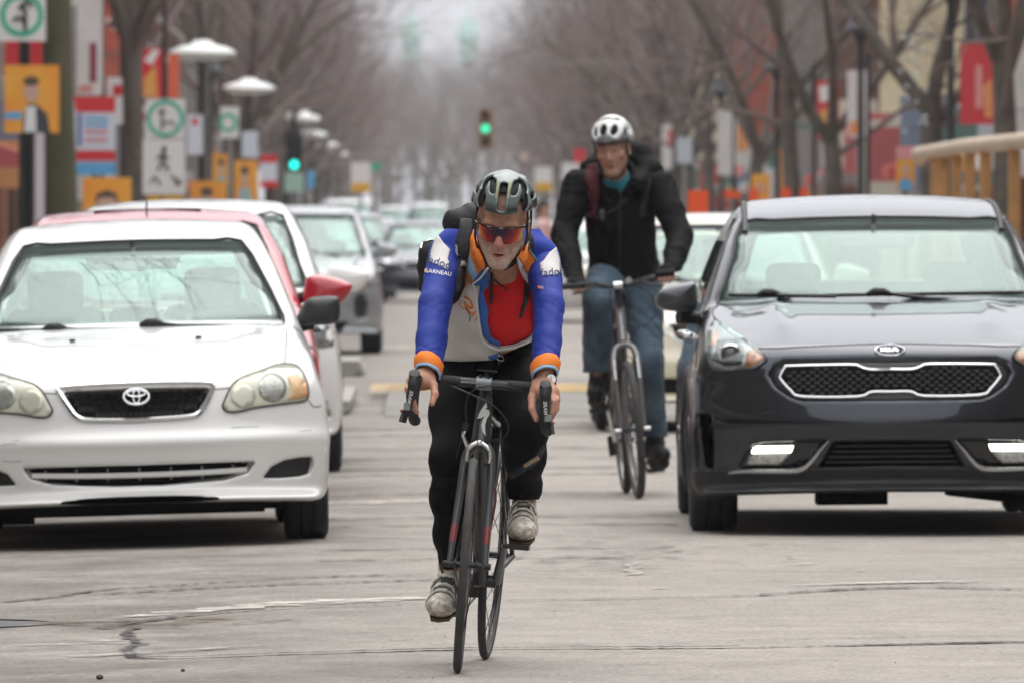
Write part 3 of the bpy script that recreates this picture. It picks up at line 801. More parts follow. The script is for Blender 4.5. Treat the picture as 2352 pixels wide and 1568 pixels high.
left_named = [(-4.5, 124, 0, 0.4, 1.3, 'thick mossy tree trunk at the far left beside the orange poster'),
              (-4.25, 146, 1, 1.2, 1.05, 'bare tree behind the pedestrian sign on the left'),
              (-4.75, 163, 3, 2.9, 1.0, 'bare tree behind the first white disc lamp'),
              (-4.5, 204, 2, 0.2, 1.0, 'bare tree behind the second white disc lamp'),
              (-4.0, 236, 4, 2.2, 1.2, 'forked bare tree right of the white disc lamps')]
for i, a in enumerate(left_named): tree(*a, tall=(1.4, 1.5, 1.5, 1.35, 1.1)[i])
tree(-3.5, 51.5, 2, 1.0, 1.0, 'bare tree beside the parked cars, mirrored in the white sedan windscreen')
tree(-4.2, 80, 1, 2.0, 1.0, 'bare tree on the left pavement beside the kerb nib', tall=1.3)
tree(6.4, 86, 4, 2.0, 1.0, 'bare tree on the right pavement beside the near end of the terrace', tall=1.3)
right_named = [(6.4, 110, 3, 0.3, 1.0, 'forked bare tree in front of the red banner at the right edge'),
               (6.5, 129, 1, 2.0, 1.05, 'bare tree hung with tiny lights left of the wooden terrace'),
               (6.35, 153, 4, 0.9, 1.0, 'bare tree beside the white hanging banner on the right'),
               (6.4, 171, 2, 1.7, 1.0, 'bare tree before the cream building, second from the white banner'),
               (6.3, 193, 1, 3.3, 1.0, 'bare tree before the cream building, nearest the hooded cyclist'),
               (6.3, 222, 3, 5.0, 1.0, 'bare tree rising behind the shoulder of the hooded cyclist')]
for a in right_named: tree(*a)
Yq = 250
while Yq < 640:
    tree(-4.7+rnd.uniform(-0.4, 0.4), Yq+rnd.uniform(-2, 2), rnd.randrange(5), rnd.uniform(0, 6.28), rnd.uniform(1.0, 1.3)*(1 if Yq < 420 else 0.9), 'bare street tree in the hazy left row beyond the traffic light', 'bare trees down the left row')
    tree(6.6+rnd.uniform(-0.5, 0.5), Yq-8+rnd.uniform(-2, 2), rnd.randrange(5), rnd.uniform(0, 6.28), rnd.uniform(1.0, 1.3)*(1 if Yq < 420 else 0.9), 'bare street tree in the hazy right row beyond the traffic light', 'bare trees down the right row')
    Yq += 11 if Yq < 450 else 18
# the road ends at a park far away; its bare trees close the view
struct(mesh_obj('park_ground', [(-60, 640, -0.05), (60, 640, -0.05), (60, 1450, -0.05), (-60, 1450, -0.05)], [(0, 1, 2, 3)], mat('park_grass', (0.10, 0.11, 0.06), 0.95, var=0.3, vscale=0.4)))
for k in range(22):
    tree(rnd.uniform(-7, 9), 665+k*17+rnd.uniform(-5, 5), rnd.randrange(5), rnd.uniform(0, 6.28), rnd.uniform(0.85, 1.15)*(1+0.045*k), 'bare tree of the hazy far park closing the street', 'bare trees of the far park')
# ================================================================== STREET FURNITURE, SIGNS, POSTERS, BANNERS
M_POST = mat('post_black', (0.012, 0.013, 0.015), 0.5); M_GALV = mat('galvanised', (0.33, 0.33, 0.33), 0.5, metal=0.6)
M_SW = mat('sign_white', (0.72, 0.72, 0.70), 0.5); M_SG = mat('sign_green', (0.02, 0.42, 0.28), 0.5); M_SK = mat('sign_black', (0.02, 0.02, 0.02), 0.5)
M_SR = mat('sign_red', (0.62, 0.02, 0.03), 0.5); M_SY = mat('sign_yellow', (0.72, 0.38, 0.01), 0.5)
M_PO = mat('poster_orange', (0.80, 0.27, 0.02), 0.5, var=0.55, vscale=1.6, col2=(0.78, 0.42, 0.05)); M_PB = mat('poster_blue', (0.10, 0.38, 0.66), 0.5); M_PSK = mat('poster_skin', (0.58, 0.36, 0.27), 0.6); M_PH = mat('poster_hair', (0.09, 0.055, 0.04), 0.6)
M_PSUIT = mat('poster_suit', (0.035, 0.04, 0.05), 0.6); M_PPALE = mat('poster_pale', (0.62, 0.66, 0.74), 0.5)
def rect(x0, y0, x1, y1, Y):
    a, b = P(x0, y0, Y), P(x1, y1, Y); return a.x, b.x, b.z, a.z
def gz(X): return 0.09 if X < XL or X > XR else road_z(X)
def board(name, label, cat, r, Y, m, thick=0.02, post=None, group=None, px=None, ptop=None):
    """panel facing down the street on its own post; r = picture rectangle"""
    x0, x1, z0, z1 = rect(*r, Y); cx = (x0+x1)/2 if px is None else P(px, 0, Y).x
    t = thing(name, label, cat, (cx, Y, gz(cx)), 0, group); g = gz(cx)
    MB().box(((x0+x1)/2-cx, 0, (z0+z1)/2-g), (x1-x0, thick, z1-z0)).build('panel', m, t)
    top = z1-g if ptop is None else P(0, ptop, Y).z-g
    MB().tube([(0, 0.05, 0), (0, 0.05, top)], 0.035, 10).build('post', post or M_GALV, t, True)
    t['_cx'] = cx
    return t, (lambda xd, yd: (P(xd, yd, Y).x-cx, P(xd, yd, Y).z-g)), FPX/Y
def flat(t, name, poly, m, d=-0.014, th=0.004):
    return MB().prism([tuple(p) for p in poly], d-th, d).build(name, m, t)
def ringpoly(c, r0, r1, n=32):
    mb = MB(); vs = []
    for r in (r0, r1):
        for k in range(n): vs.append((c[0]+r*math.cos(2*math.pi*k/n), -0.018, c[1]+r*math.sin(2*math.pi*k/n)))
    return mb.add(vs, [(k, (k+1) % n, n+(k+1) % n, n+k) for k in range(n)])
def circ(c, rx, rz, n=20): return [(c[0]+rx*math.cos(2*math.pi*k/n), c[1]+rz*math.sin(2*math.pi*k/n)) for k in range(n)]
def strokes(t, name, lines, w, m):
    mb = MB()
    for i, l in enumerate(lines):
        mb.tube([(p[0], -0.016-0.0006*i, p[1]) for p in l], w, 5)
    return mb.build(name, m, t)
# -- left pavement
t, q, s = board('turn_sign', 'white sign with green ring cut by the top left corner', 'sign', (-6, -22, 105, 95), 120, M_SW, post=M_POST)
ringpoly(q(50, 35), 38/s, 50/s).build('green_ring', M_SG, t); strokes(t, 'turn_arrow', [[q(58, 70), q(58, 30), q(52, 10)], [q(30, 48), q(44, 40), q(58, 52)], [q(44, 20), q(62, 2), q(72, 16)]], 0.025, M_SK)
t, q, s = board('election_poster', 'orange poster of a man in a dark suit at the left edge', 'poster', (10, 150, 136, 306), 118, M_PO, post=M_POST)
flat(t, 'portrait', circ(q(72, 210), 17/s, 26/s), M_PSK, -0.016); flat(t, 'portrait_hair', circ(q(72, 187), 18/s, 11/s), M_PH, -0.021)
flat(t, 'portrait_suit', [q(52, 306), q(54, 262), q(64, 240), q(84, 240), q(108, 262), q(116, 306)], M_PSUIT, -0.012); flat(t, 'portrait_shirt', [q(56, 304), q(60, 246), q(82, 244), q(84, 304)], M_SW, -0.019); flat(t, 'blue_band', [q(12, 258), q(50, 258), q(50, 274), q(12, 274)], M_PB, -0.012)
for k, (x0, x1, m_) in enumerate(((14, 50, M_SR), (70, 112, M_SR))):
    board('wall_banner', ['red banner left of the black post behind the orange poster', 'red banner right of the black post behind the orange poster'][k], 'banner', (x0, 70, x1, 152), 127, m_, post=M_POST, px=60)
o, q, s = board('white_panel', 'narrow white panel standing under the orange poster at the left edge', 'panel', (74, 300, 102, 512), 122, mat('lilac_white', (0.62, 0.56, 0.62), 0.6))
t, q, s = board('hanging_banner', 'tall white banner right of the mossy trunk', 'banner', (176, -40, 236, 218), 141, mat('banner_white', (0.66, 0.64, 0.62), 0.7, var=0.15, vscale=3), post=M_POST, px=234, ptop=-60)
flat(t, 'banner_print', [q(206, 100), q(222, 100), q(222, 190), q(206, 190)], mat('print_wine', (0.25, 0.03, 0.06), 0.7)); flat(t, 'banner_print', [q(180, 196), q(212, 196), q(212, 212), q(180, 212)], mat('print_rose', (0.6, 0.25, 0.22), 0.7))
t, q, s = board('election_poster', 'red, white and blue poster right of the mossy trunk', 'poster', (169, 222, 265, 402), 131, M_PPALE, post=M_POST)
for (y0, y1, m_) in ((222, 258, M_SR), (346, 370, M_SR), (374, 402, M_PB)): flat(t, 'band', [q(169 if y0 < 300 else 175, y0), q(265, y0), q(265, y1), q(175, y1)], m_)
flat(t, 'band', [q(178, 262), q(188, 262), q(188, 335), q(178, 335)], mat('print_blue', (0.12, 0.16, 0.40), 0.6)); 
for y in (270, 284, 300, 318): flat(t, 'text_line', [q(196, y), q(248, y), q(248, y+7), q(196, y+7)], M_PB if y < 290 else mat('print_pink', (0.62, 0.22, 0.25), 0.6))
t, q, s = board('election_poster', 'orange poster with a man’s head just above the red car roof'.replace('’', ''), 'poster', (190, 408, 302, 540), 119, M_PO, post=M_POST)
flat(t, 'portrait', circ(q(246, 474), 26/s, 34/s), M_PSK, -0.016); flat(t, 'portrait_hair', [q(219, 470), q(222, 446), q(246, 436), q(268, 446), q(272, 470), q(262, 454), q(230, 454)], M_PH, -0.021)
t, q, s = board('parking_sign', 'small white parking sign right of the red, white and blue poster', 'sign', (246, 178, 292, 286), 150, M_SW); flat(t, 'red_symbol', circ(q(270, 208), 12/s, 14/s), M_SR)
t, q, s = board('parking_sign', 'small white parking sign left of the pedestrian sign', 'sign', (318, 244, 340, 330), 148, M_SW); flat(t, 'red_symbol', circ(q(328, 268), 8/s, 10/s), M_SR)
t, q, s = board('pedestrian_sign', 'white pedestrian sign with green ring on top and yellow tab below', 'sign', (335, 228, 425, 318), 135, M_SW)
ringpoly(q(380, 273), 34/s, 43/s).build('green_ring', M_SG, t); strokes(t, 'ring_arrows', [[q(372, 300), q(372, 262), q(366, 254)], [q(372, 284), q(392, 280), q(404, 288)], [q(366, 262), q(374, 250), q(380, 262)]], 0.014, M_SK)
flat(t, 'lower_panel', [q(328, 321), q(425, 321), q(425, 447), q(328, 447)], M_SW, 0.006, 0.018)
strokes(t, 'walking_figure', [[q(376, 350), q(374, 372)], [q(374, 372), q(362, 392)], [q(375, 372), q(388, 392)], [q(374, 354), q(362, 366)], [q(376, 356), q(388, 366)]], 0.018, M_SK); flat(t, 'figure_head', circ(q(377, 343), 6/s, 7/s), M_SK, -0.022)
strokes(t, 'bicycle_mark', [[q(346, 420), q(354, 406), q(368, 424)]], 0.016, M_SK); strokes(t, 'arrow_mark', [[q(394, 404), q(414, 424)], [q(414, 412), q(414, 424), q(402, 424)]], 0.016, M_SK)
flat(t, 'yellow_tab', [q(338, 450), q(423, 450), q(423, 500), q(338, 500)], M_SY, 0.006, 0.018); flat(t, 'tab_symbol', circ(q(374, 464), 9/s, 9/s), mat('violet_dark', (0.12, 0.08, 0.16), 0.6), -0.014)
t, q, s = board('hanging_banner', 'red and yellow banner on the black post behind the pedestrian sign', 'banner', (327, 112, 372, 226), 156, M_SR, post=M_POST, px=378, ptop=-40)
flat(t, 'banner_print', [q(330, 180), q(358, 150), q(362, 224), q(330, 224)], mat('print_gold', (0.70, 0.35, 0.08), 0.6)); flat(t, 'banner_print', [q(330, 140), q(352, 114), q(368, 116), q(350, 150)], M_SW)
flat(t, 'banner_print', [q(386, 124), q(412, 124), q(412, 226), q(386, 226)], mat('banner_scarlet', (0.70, 0.14, 0.06), 0.7), 0.01, 0.02)
t, q, s = board('parking_sign', 'pale rectangular sign just right of the pedestrian sign', 'sign', (430, 264, 466, 356), 160, M_PPALE); flat(t, 'red_symbol', circ(q(448, 280), 8/s, 8/s), M_SR)
t, q, s = board('turn_sign', 'half-seen green-ringed sign below the first disc lamp', 'sign', (506, 246, 549, 318), 172, M_SW); ringpoly(q(524, 282), 14/s, 22/s).build('green_ring', M_SG, t)
board('parking_sign', 'pale sign left of the forked tree under the second disc lamp', 'sign', (556, 302, 592, 362), 190, M_PPALE)
for (r, Y, lab) in (((437, 416, 521, 520), 152, 'orange poster with a blurred face right of the yellow tab'), ((488, 354, 532, 432), 184, 'small orange and white poster above the other orange posters'), ((538, 369, 592, 464), 174, 'orange portrait poster left of the red and white poster')):
    t, q, s = board('election_poster', lab, 'poster', r, Y, M_PO, post=M_POST); cx = (r[0]*0.55+r[2]*0.45); w = r[2]-r[0]; h = r[3]-r[1]
    flat(t, 'portrait', circ(q(cx, r[1]+h*0.42), w*0.17/s, h*0.22/s), M_PSK, -0.016); flat(t, 'portrait_hair', circ(q(cx, r[1]+h*0.24), w*0.17/s, h*0.10/s), M_PH, -0.021); flat(t, 'portrait_suit', [q(cx-w*0.3, r[3]), q(cx-w*0.22, r[1]+h*0.66), q(cx+w*0.22, r[1]+h*0.66), q(cx+w*0.3, r[3])], mat('poster_teal', (0.30, 0.44, 0.46), 0.6), -0.012)
t, q, s = board('election_poster', 'red and white poster left of the green traffic light', 'poster', (598, 356, 637, 432), 205, M_PPALE, post=M_POST); flat(t, 'band', [q(598, 356), q(637, 356), q(637, 374), q(598, 374)], M_SR); flat(t, 'band', [q(598, 416), q(637, 416), q(637, 432), q(598, 432)], M_SR)
board('street_board', 'white and yellow sign above the pale van', 'sign', (806, 374, 851, 440), 236, M_SW); t, q, s = board('yellow_board', 'yellow panel under the white sign above the pale van', 'sign', (808, 421, 850, 441), 235.5, M_SY)
board('street_name_sign', 'small green street name sign right of the white and yellow sign', 'sign', (852, 375, 874, 390), 240, M_SG)
board('blue_board', 'narrow blue sign right of the green traffic light', 'sign', (706, 392, 722, 432), 215, M_PB)
o = MB().box((0, 0, 0.6), (0.9, 0.5, 1.2)).box((0, 0, 1.23), (0.95, 0.55, 0.06)).build('utility_cabinet', mat('cabinet_white', (0.6, 0.58, 0.56), 0.6)); o.location = (-2.9, 186, 0.08); tag(o, 'pale utility cabinet on the left pavement near the pedestrians', 'cabinet')
# disc lamps
M_DISC = mat('lamp_disc_white', (0.70, 0.71, 0.69), 0.5)
for Y, X, lab in ((179, -4.0, 'largest white disc street lamp at the upper left'), (226, -4.0, 'second white disc street lamp from the left'), (287, -4.0, 'third and tilted white disc street lamp from the left'), (347, -4.0, 'fourth white disc street lamp from the left'), (398, -3.9, 'fifth white disc street lamp, far down the left row'), (450, -3.9, 'farthest white disc street lamp down the left row')):
    t = thing('disc_lamp', lab, 'street lamp', (X, Y, 0.09), 0, 'white disc street lamps')
    MB().tube([(0, 0, 0), (0, 0, 4.15)], [0.06, 0.045], 10).build('post', M_POST, t, True)
    d = MB().lathe([(0.001, 4.20), (0.30, 4.21), (0.54, 4.26), (0.60, 4.33), (0.58, 4.37), (0.42, 4.44), (0.20, 4.49), (0.16, 4.55), (0.001, 4.57)], 36).build('disc', M_DISC, t, True)
    if Y == 287: d.rotation_euler = (0.06, 0.10, 0)
# black dome lamps
def dome_lamp(X, Y, lab, H=4.0, group='black dome street lamps'):
    t = thing('dome_lamp', lab, 'street lamp', (X, Y, 0.09), 0, group)
    MB().tube([(0, 0, 0), (0, 0, 0.8), (0, 0, 0.85), (0, 0, H)], [0.09, 0.09, 0.05, 0.04], 10).build('post', M_POST, t, True)
    MB().lathe([(0.02, H-0.25), (0.05, H-0.2), (0.12, H-0.05), (0.24, H-0.02), (0.24, H+0.02), (0.18, H+0.06), (0.15, H+0.18), (0.06, H+0.28), (0.02, H+0.36)], 20).build('dome', M_POST, t, True)
    MB().tube([(0, 0, H-0.5), (0.25, 0, H-0.35), (0.35, 0, H-0.45)], 0.02, 6).build('bracket', M_POST, t, True)
    return t
for X, Y, H, lab in ((-4.6, 152, 4.3, 'black dome lamp behind the parking signs on the left'), (-4.4, 205, 4.4, 'black dome lamp above the second white disc lamp'),
                     (6.05, 140, 4.0, 'nearest black dome lamp before the red brick building'), (6.0, 172, 3.95, 'black dome lamp before the cream building'), (6.0, 205, 4.0, 'black dome lamp right of the hooded cyclist'), (6.0, 244, 4.0, 'black dome lamp above the head of the hooded cyclist'), (6.05, 116, 4.05, 'black dome lamp post before the red banner on the right')):
    dome_lamp(X, Y, lab, H)
t = thing('globe_lamp', 'small peach globe lamp far away between the two riders', 'street lamp', (5.5, 560, 0)); MB().tube([(0, 0, 0), (0, 0, 4.8)], 0.07, 8).build('post', M_POST, t); MB().ball((0, 0, 5.0), 0.28, 14, 10).build('globe', mat('globe_peach', (0.62, 0.42, 0.34), 0.5), t, True)
# traffic lights
M_LIT = mat('green_lit', (0.03, 0.70, 0.36), 0.4, emit=1.0); M_LIT2 = mat('cyan_lit', (0.01, 0.80, 0.64), 0.4, emit=1.6); M_LOFF = mat('lamp_off', (0.04, 0.02, 0.015), 0.3)
def signal(t, x, z, housing, lit, w=0.36, which=1):
    h = MB().box((x, 0, z), (w, 0.22, 1.02)).build('housing', housing, t)
    for k in range(3):
        MB().lathe([(0.001, -0.135), (0.08, -0.135), (0.105, -0.115), (0.105, -0.10)], 20, 'y', (x, 0, z+0.33*(1-k))).build('lens', lit if k == which else M_LOFF, h, True)
        MB().lathe([(0.145, -0.11), (0.15, -0.26), (0.155, -0.26), (0.15, -0.11)], 20, 'y', (x, 0, z+0.33*(1-k))).build('visor', housing, h, True)
p = P(1115, 295, 256); t = thing('traffic_light', 'yellow traffic light showing green over the middle of the street', 'traffic light', (6.1, 256, 0.09))
MB().tube([(0, 0.2, 0), (0, 0.2, 5.2), (-1.2, 0.2, 5.35), (p.x-6.1, 0.2, 5.35)], [0.09, 0.06, 0.03, 0.02], 10).build('mast', mat('mast_taupe', (0.16, 0.14, 0.13), 0.6), t, True); MB().tube([(p.x-6.1, 0.1, 5.35), (p.x-6.1, 0.05, p.z)], 0.012, 6).build('hanger', MATS['mast_taupe'], t, True)
signal(t, p.x-6.1, p.z-0.10, mat('signal_yellow', (0.34, 0.20, 0.10), 0.6), M_LIT, 0.34, 1)
p = P(676, 379, 256); t = thing('traffic_light', 'dark traffic light showing bright cyan-green on the left pavement', 'traffic light', (p.x, 256, 0.09)); MB().tube([(0, 0.15, 0), (0, 0.15, 4.2)], 0.06, 10).build('mast', M_POST, t, True)
signal(t, 0, p.z-0.09+0.33, M_POST, M_LIT2, 0.40, 2)
board('direction_sign', 'pale green sign under the cyan-green traffic light', 'sign', (654, 396, 697, 442), 250, mat('sign_pale_green', (0.36, 0.56, 0.46), 0.6))
# -- right pavement: banners on posts, signs, terrace
def post_banner(r, Y, m_, lab, px, print_=None, prints=()):
    t, q, s = board('hanging_banner', lab, 'banner', r, Y, m_, post=M_POST, px=px, ptop=r[1]-40)
    for poly, pm in prints: flat(t, 'banner_print', [q(*p_) for p_ in poly], pm)
    return t
M_BRED = mat('banner_red', (0.58, 0.05, 0.06), 0.7); M_BWH = mat('banner_white', (0.66, 0.64, 0.62)); M_BOR = mat('banner_orange_print', (0.72, 0.30, 0.12), 0.7)
post_banner((2206, 102, 2282, 286), 117, M_BRED, 'large red banner behind the forked tree at the right', 2290, prints=[([(2240, 150), (2256, 150), (2256, 250), (2240, 250)], mat('print_rose2', (0.70, 0.30, 0.28), 0.7)), ([(2256, 200), (2278, 180), (2280, 270), (2262, 272)], M_BOR)])
post_banner((2308, 82, 2372, 252), 113, M_BWH, 'white banner cut by the right edge', 2302, prints=[([(2320, 110), (2350, 100), (2350, 112), (2322, 122)], M_BOR), ([(2316, 180), (2330, 178), (2328, 236), (2318, 236)], mat('print_tan', (0.5, 0.42, 0.34), 0.7))])
post_banner((1946, 162, 1990, 316), 150, M_BWH, 'white hanging banner with pale red print left of the dark building', 1994, prints=[([(1966, 210), (1982, 205), (1982, 280), (1968, 284)], mat('print_blush', (0.66, 0.42, 0.36), 0.7)), ([(1950, 280), (1984, 276), (1984, 308), (1950, 310)], M_BOR)])
post_banner((1876, 186, 1927, 322), 160, M_BRED, 'red, white and gold banner left of the white hanging banner', 1870, prints=[([(1880, 200), (1924, 190), (1924, 226), (1884, 236)], M_SW), ([(1882, 255), (1904, 250), (1906, 282), (1882, 286)], mat('print_gold', (0.7, 0.35, 0.08), 0.6))])
post_banner((1648, 248, 1682, 402), 196, M_BWH, 'white banner right of the orange barrel', 1684)
post_banner((1688, 250, 1722, 380), 197, M_BWH, 'white banner with orange print beside the leaning tree', 1686, prints=[([(1692, 290), (1718, 280), (1718, 345), (1694, 350)], M_BOR)])
post_banner((1520, 286, 1544, 388), 232, M_BWH, 'white banner just right of the hooded cyclist', 1518, prints=[([(1534, 300), (1543, 298), (1543, 340), (1535, 342)], M_SR)])
board('parking_sign', 'grey sign right of the hooded cyclist with faint lettering', 'sign', (1554, 316, 1590, 376), 215, mat('sign_grey', (0.42, 0.46, 0.50), 0.6))
board('red_board', 'red sign behind the left shoulder of the hooded cyclist', 'sign', (1318, 342, 1346, 378), 300, M_SR); board('pale_board', 'pale sign behind the left arm of the hooded cyclist', 'sign', (1290, 374, 1330, 414), 290, M_SW)
t, q, s = board('street_board', 'white sign with yellow foot between the two riders', 'sign', (1228, 384, 1268, 440), 330, M_SW); flat(t, 'yellow_foot', [q(1229, 420), q(1267, 420), q(1267, 439), q(1229, 439)], M_SY)
board('parking_sign', 'white parking sign under the red, white and gold banner', 'sign', (1888, 320, 1926, 384), 156, M_SW); board('parking_sign', 'pale grey sign under the large red banner', 'sign', (2246, 244, 2284, 316), 121, mat('sign_grey', (0.42, 0.46, 0.50), 0.6))
t, q, s = board('shop_sign', 'small pink sign before the cream building', 'sign', (1668, 377, 1706, 404), 205, mat('sign_pink', (0.70, 0.28, 0.27), 0.6), post=M_POST)
t, q, s = board('election_poster', 'pink and orange portrait poster left of the wooden terrace', 'poster', (2058, 336, 2101, 440), 133, M_PO, post=M_POST); flat(t, 'band', [q(2058, 336), q(2101, 336), q(2101, 366), q(2058, 366)], mat('poster_pink', (0.70, 0.30, 0.32), 0.6)); flat(t, 'portrait', circ(q(2080, 392), 10/s, 14/s), M_PSK, -0.016); flat(t, 'portrait_suit', [q(2062, 438), q(2068, 412), q(2092, 412), q(2098, 438)], M_PB, -0.018)
t, q, s = board('election_poster', 'orange portrait poster behind the orange barriers on the right', 'poster', (1726, 400, 1768, 470), 178, M_PO, post=M_POST); flat(t, 'portrait', circ(q(1748, 430), 9/s, 12/s), M_PSK, -0.016)
t = thing('barber_pole', 'small red, white and blue striped pole before the cream building', 'pole sign', (P(1905, 0, 166).x, 166, 0.13)); bz = P(0, 408, 166).z
for k, m_ in enumerate((M_SW, M_SR, M_PB, M_SW)): MB().tube([(0, 0, bz+0.09*k), (0, 0, bz+0.09*(k+1))], 0.07, 12).build('stripe', m_, t, True)
MB().tube([(0, 0, 0), (0, 0, bz)], 0.03, 8).build('post', M_GALV, t)
o = MB().box((0, 0, 0.55), (0.5, 0.5, 1.1)).box((0, 0, 1.13), (0.56, 0.56, 0.08)).build('litter_bin', mat('bin_green', (0.03, 0.30, 0.14), 0.5)); o.location = (P(1915, 0, 158).x, 158, 0.13); tag(o, 'green bin on the right pavement beside a leaning tree', 'bin')
o = MB().box((0, 0, 0.65), (0.6, 0.5, 1.3)).box((0, 0, 1.33), (0.66, 0.56, 0.08)).build('newspaper_box', mat('box_wine', (0.22, 0.02, 0.03), 0.5)); o.location = (P(1872, 0, 162).x, 162, 0.13); tag(o, 'dark red newspaper box on the right pavement left of the green bin', 'box')
M_CONE = mat('barrel_orange', (0.80, 0.09, 0.015), 0.5)
def barrel(X, Y, lab, sc=1.0):
    t = thing('traffic_barrel', lab, 'traffic barrel', (X, Y, gz(X)), 0, 'orange traffic barrels on the right'); t.scale = (sc, sc, sc)
    MB().lathe([(0.001, 0), (0.34, 0), (0.34, 0.06), (0.28, 0.08), (0.27, 0.45), (0.25, 0.47), (0.24, 0.85), (0.22, 1.0), (0.10, 1.06), (0.001, 1.06)], 20).build('drum', M_CONE, t, True)
    MB().lathe([(0.272, 0.32), (0.270, 0.45)], 20).build('white_band', M_SW, t, True); MB().lathe([(0.247, 0.62), (0.243, 0.75)], 20).build('white_band', M_SW, t, True)
for r_, Y, lab in (((1580, 438, 1627, 500), 118, 'large orange construction panel right of the hooded cyclist'), ((1720, 434, 1742, 484), 150, 'narrow orange construction panel beside the leaning tree'), ((1794, 432, 1816, 474), 140, 'orange construction panel above the grey hatchback roof, left one'), ((1838, 431, 1856, 470), 139, 'orange construction panel above the grey hatchback roof, right one'), ((1662, 438, 1702, 456), 160, 'low faded orange construction panel between the two leaning trees')):
    board('construction_panel', lab, 'panel', r_, Y, M_CONE)
for (px, Y, lab, sc) in ((2268, 116, 'orange traffic barrel under the wooden terrace', 1.3),):
    barrel(P(px, 0, Y).x, Y, lab, sc)
barrel(P(598, 0, 190).x, 190, 'orange traffic barrel beside the white crossover roof on the left', 1.1)
# wooden terrace with a pale handrail
M_WOOD = mat('terrace_wood', (0.50, 0.27, 0.10), 0.7, var=0.35, vscale=6, bump=0.3); M_WOODP = mat('handrail_wood', (0.52, 0.40, 0.29), 0.6, var=0.25, vscale=8)
tr = thing('wooden_terrace', 'orange-brown wooden terrace with pale handrail at the right edge', 'terrace', (5.15, 96, 0.0))
MB().box((0.9, 0, 0.10), (2.0, 23, 0.12)).build('deck', M_WOOD, tr); MB().tube([(0, -11.5, 2.10), (0, 0, 2.13), (0, 9.2, 2.12), (0.08, 10.4, 2.07)], 0.075, 10).build('handrail', M_WOODP, tr, True)
for k, y in enumerate((5.6, 4.2, 1.7, -0.8, -3.4, -8.0)): MB().box((0.0, y, 1.10), (0.10, 0.14, 1.95)).build('post', M_WOOD, tr)
# string of tiny lights in the tree left of the terrace
lt = thing('light_string', 'string of tiny glass bulbs in the tree left of the wooden terrace', 'light string', (6.5, 128.6, 0.1)); rr = random.Random(4); br_ = []
for k in range(26):
    p = P(2085+rr.uniform(-22, 48), 60+rr.uniform(0, 260), 128.4); br_.append((p.x-6.5, -0.2, p.z-0.1))
br_.sort(key=lambda p: p[2]); MB().tube([Vector(p) for p in br_], 0.004, 4).build('wire', M_POST, lt)
for p in br_: MB().ball(p, 0.022, 8, 6).build('bulb', mat('bulb_glass', (0.55, 0.65, 0.66), 0.1, spec=0.8), lt, True)
# pedestrians
def walker(X, Y, lab, top, trouser, h=1.72, rz=0.0, step=0.16, gz_=None):
    def f(x, y, z):
        g = s_ell(x, y, z, (0, 0, 1.60), (0.078, 0.095, 0.12))
        g = smin(g, s_cone(x, y, z, (0, 0, 1.50), (0, 0, 1.42), 0.055, 0.06), 0.03)
        g = smin(g, s_cone(x, y, z, (0, 0, 1.28), (0, 0, 0.98), 0.155, 0.15), 0.05); g = smin(g, s_cone(x, y, z, (-0.15, 0, 1.38), (0.15, 0, 1.38), 0.075, 0.075), 0.06)
        for sg in (-1, 1):
            g = smin(g, limb(x, y, z, [((sg*0.20, 0, 1.36), 0.06), ((sg*0.25, sg*0.08, 1.08), 0.045), ((sg*0.24, -sg*0.06, 0.84), 0.035), ((sg*0.24, -sg*0.08, 0.76), 0.042)], 0.03), 0.04)
            g = smin(g, limb(x, y, z, [((sg*0.09, 0, 0.92), 0.10), ((sg*0.10, -sg*step*0.6, 0.50), 0.068), ((sg*0.10, sg*step*0.3-sg*step*0.2, 0.10), 0.05), ((sg*0.10, -0.12-sg*0.02, 0.05), 0.045)], 0.04), 0.05)
        return g
    def colf(v, n):
        z = v[:, 2]; c = np.tile(trouser, (len(v), 1)).astype(float); c[z > 0.90] = top; c[z < 0.10] = (0.03, 0.03, 0.03); c[z > 1.475] = (0.45, 0.27, 0.19); c[(z > 1.63) | ((z > 1.52) & (v[:, 1] > 0.02))] = (0.05, 0.035, 0.025); c[(np.abs(v[:, 0]) > 0.19) & (z < 0.82) & (z > 0.70)] = (0.45, 0.27, 0.19)
        return c
    o = sdf_obj('person', f, (-0.33, -0.3, 0), (0.33, 0.3, 1.74), 0.02, mat('walker_cloth', (0.5, 0.5, 0.5), 0.85, vc='Col'), None, colf)
    o.location = (X, Y, gz(X) if gz_ is None else gz_); o.rotation_euler = (0, 0, rz); o.scale = (h/1.72,)*3; tag(o, lab, 'person', 'distant pedestrians'); return o
for px, Y, lab, tp, trs, rz in ((700, 160, 'pedestrian in dark top right of the pale cabinet on the left', (0.10, 0.06, 0.06), (0.10, 0.13, 0.30), 0.4), (718, 163, 'pedestrian in brown top beside the pale van', (0.16, 0.09, 0.07), (0.06, 0.06, 0.07), -0.6), (683, 168, 'pedestrian in rust top left of the other two walkers', (0.30, 0.10, 0.06), (0.08, 0.08, 0.10), 2.5), (1248, 128, 'pedestrian in pale top and green trousers between the two riders', (0.55, 0.36, 0.34), (0.10, 0.10, 0.05), 1.4)):
    walker(P(px, 0, Y).x, Y, lab, tp, trs, 1.70, rz)
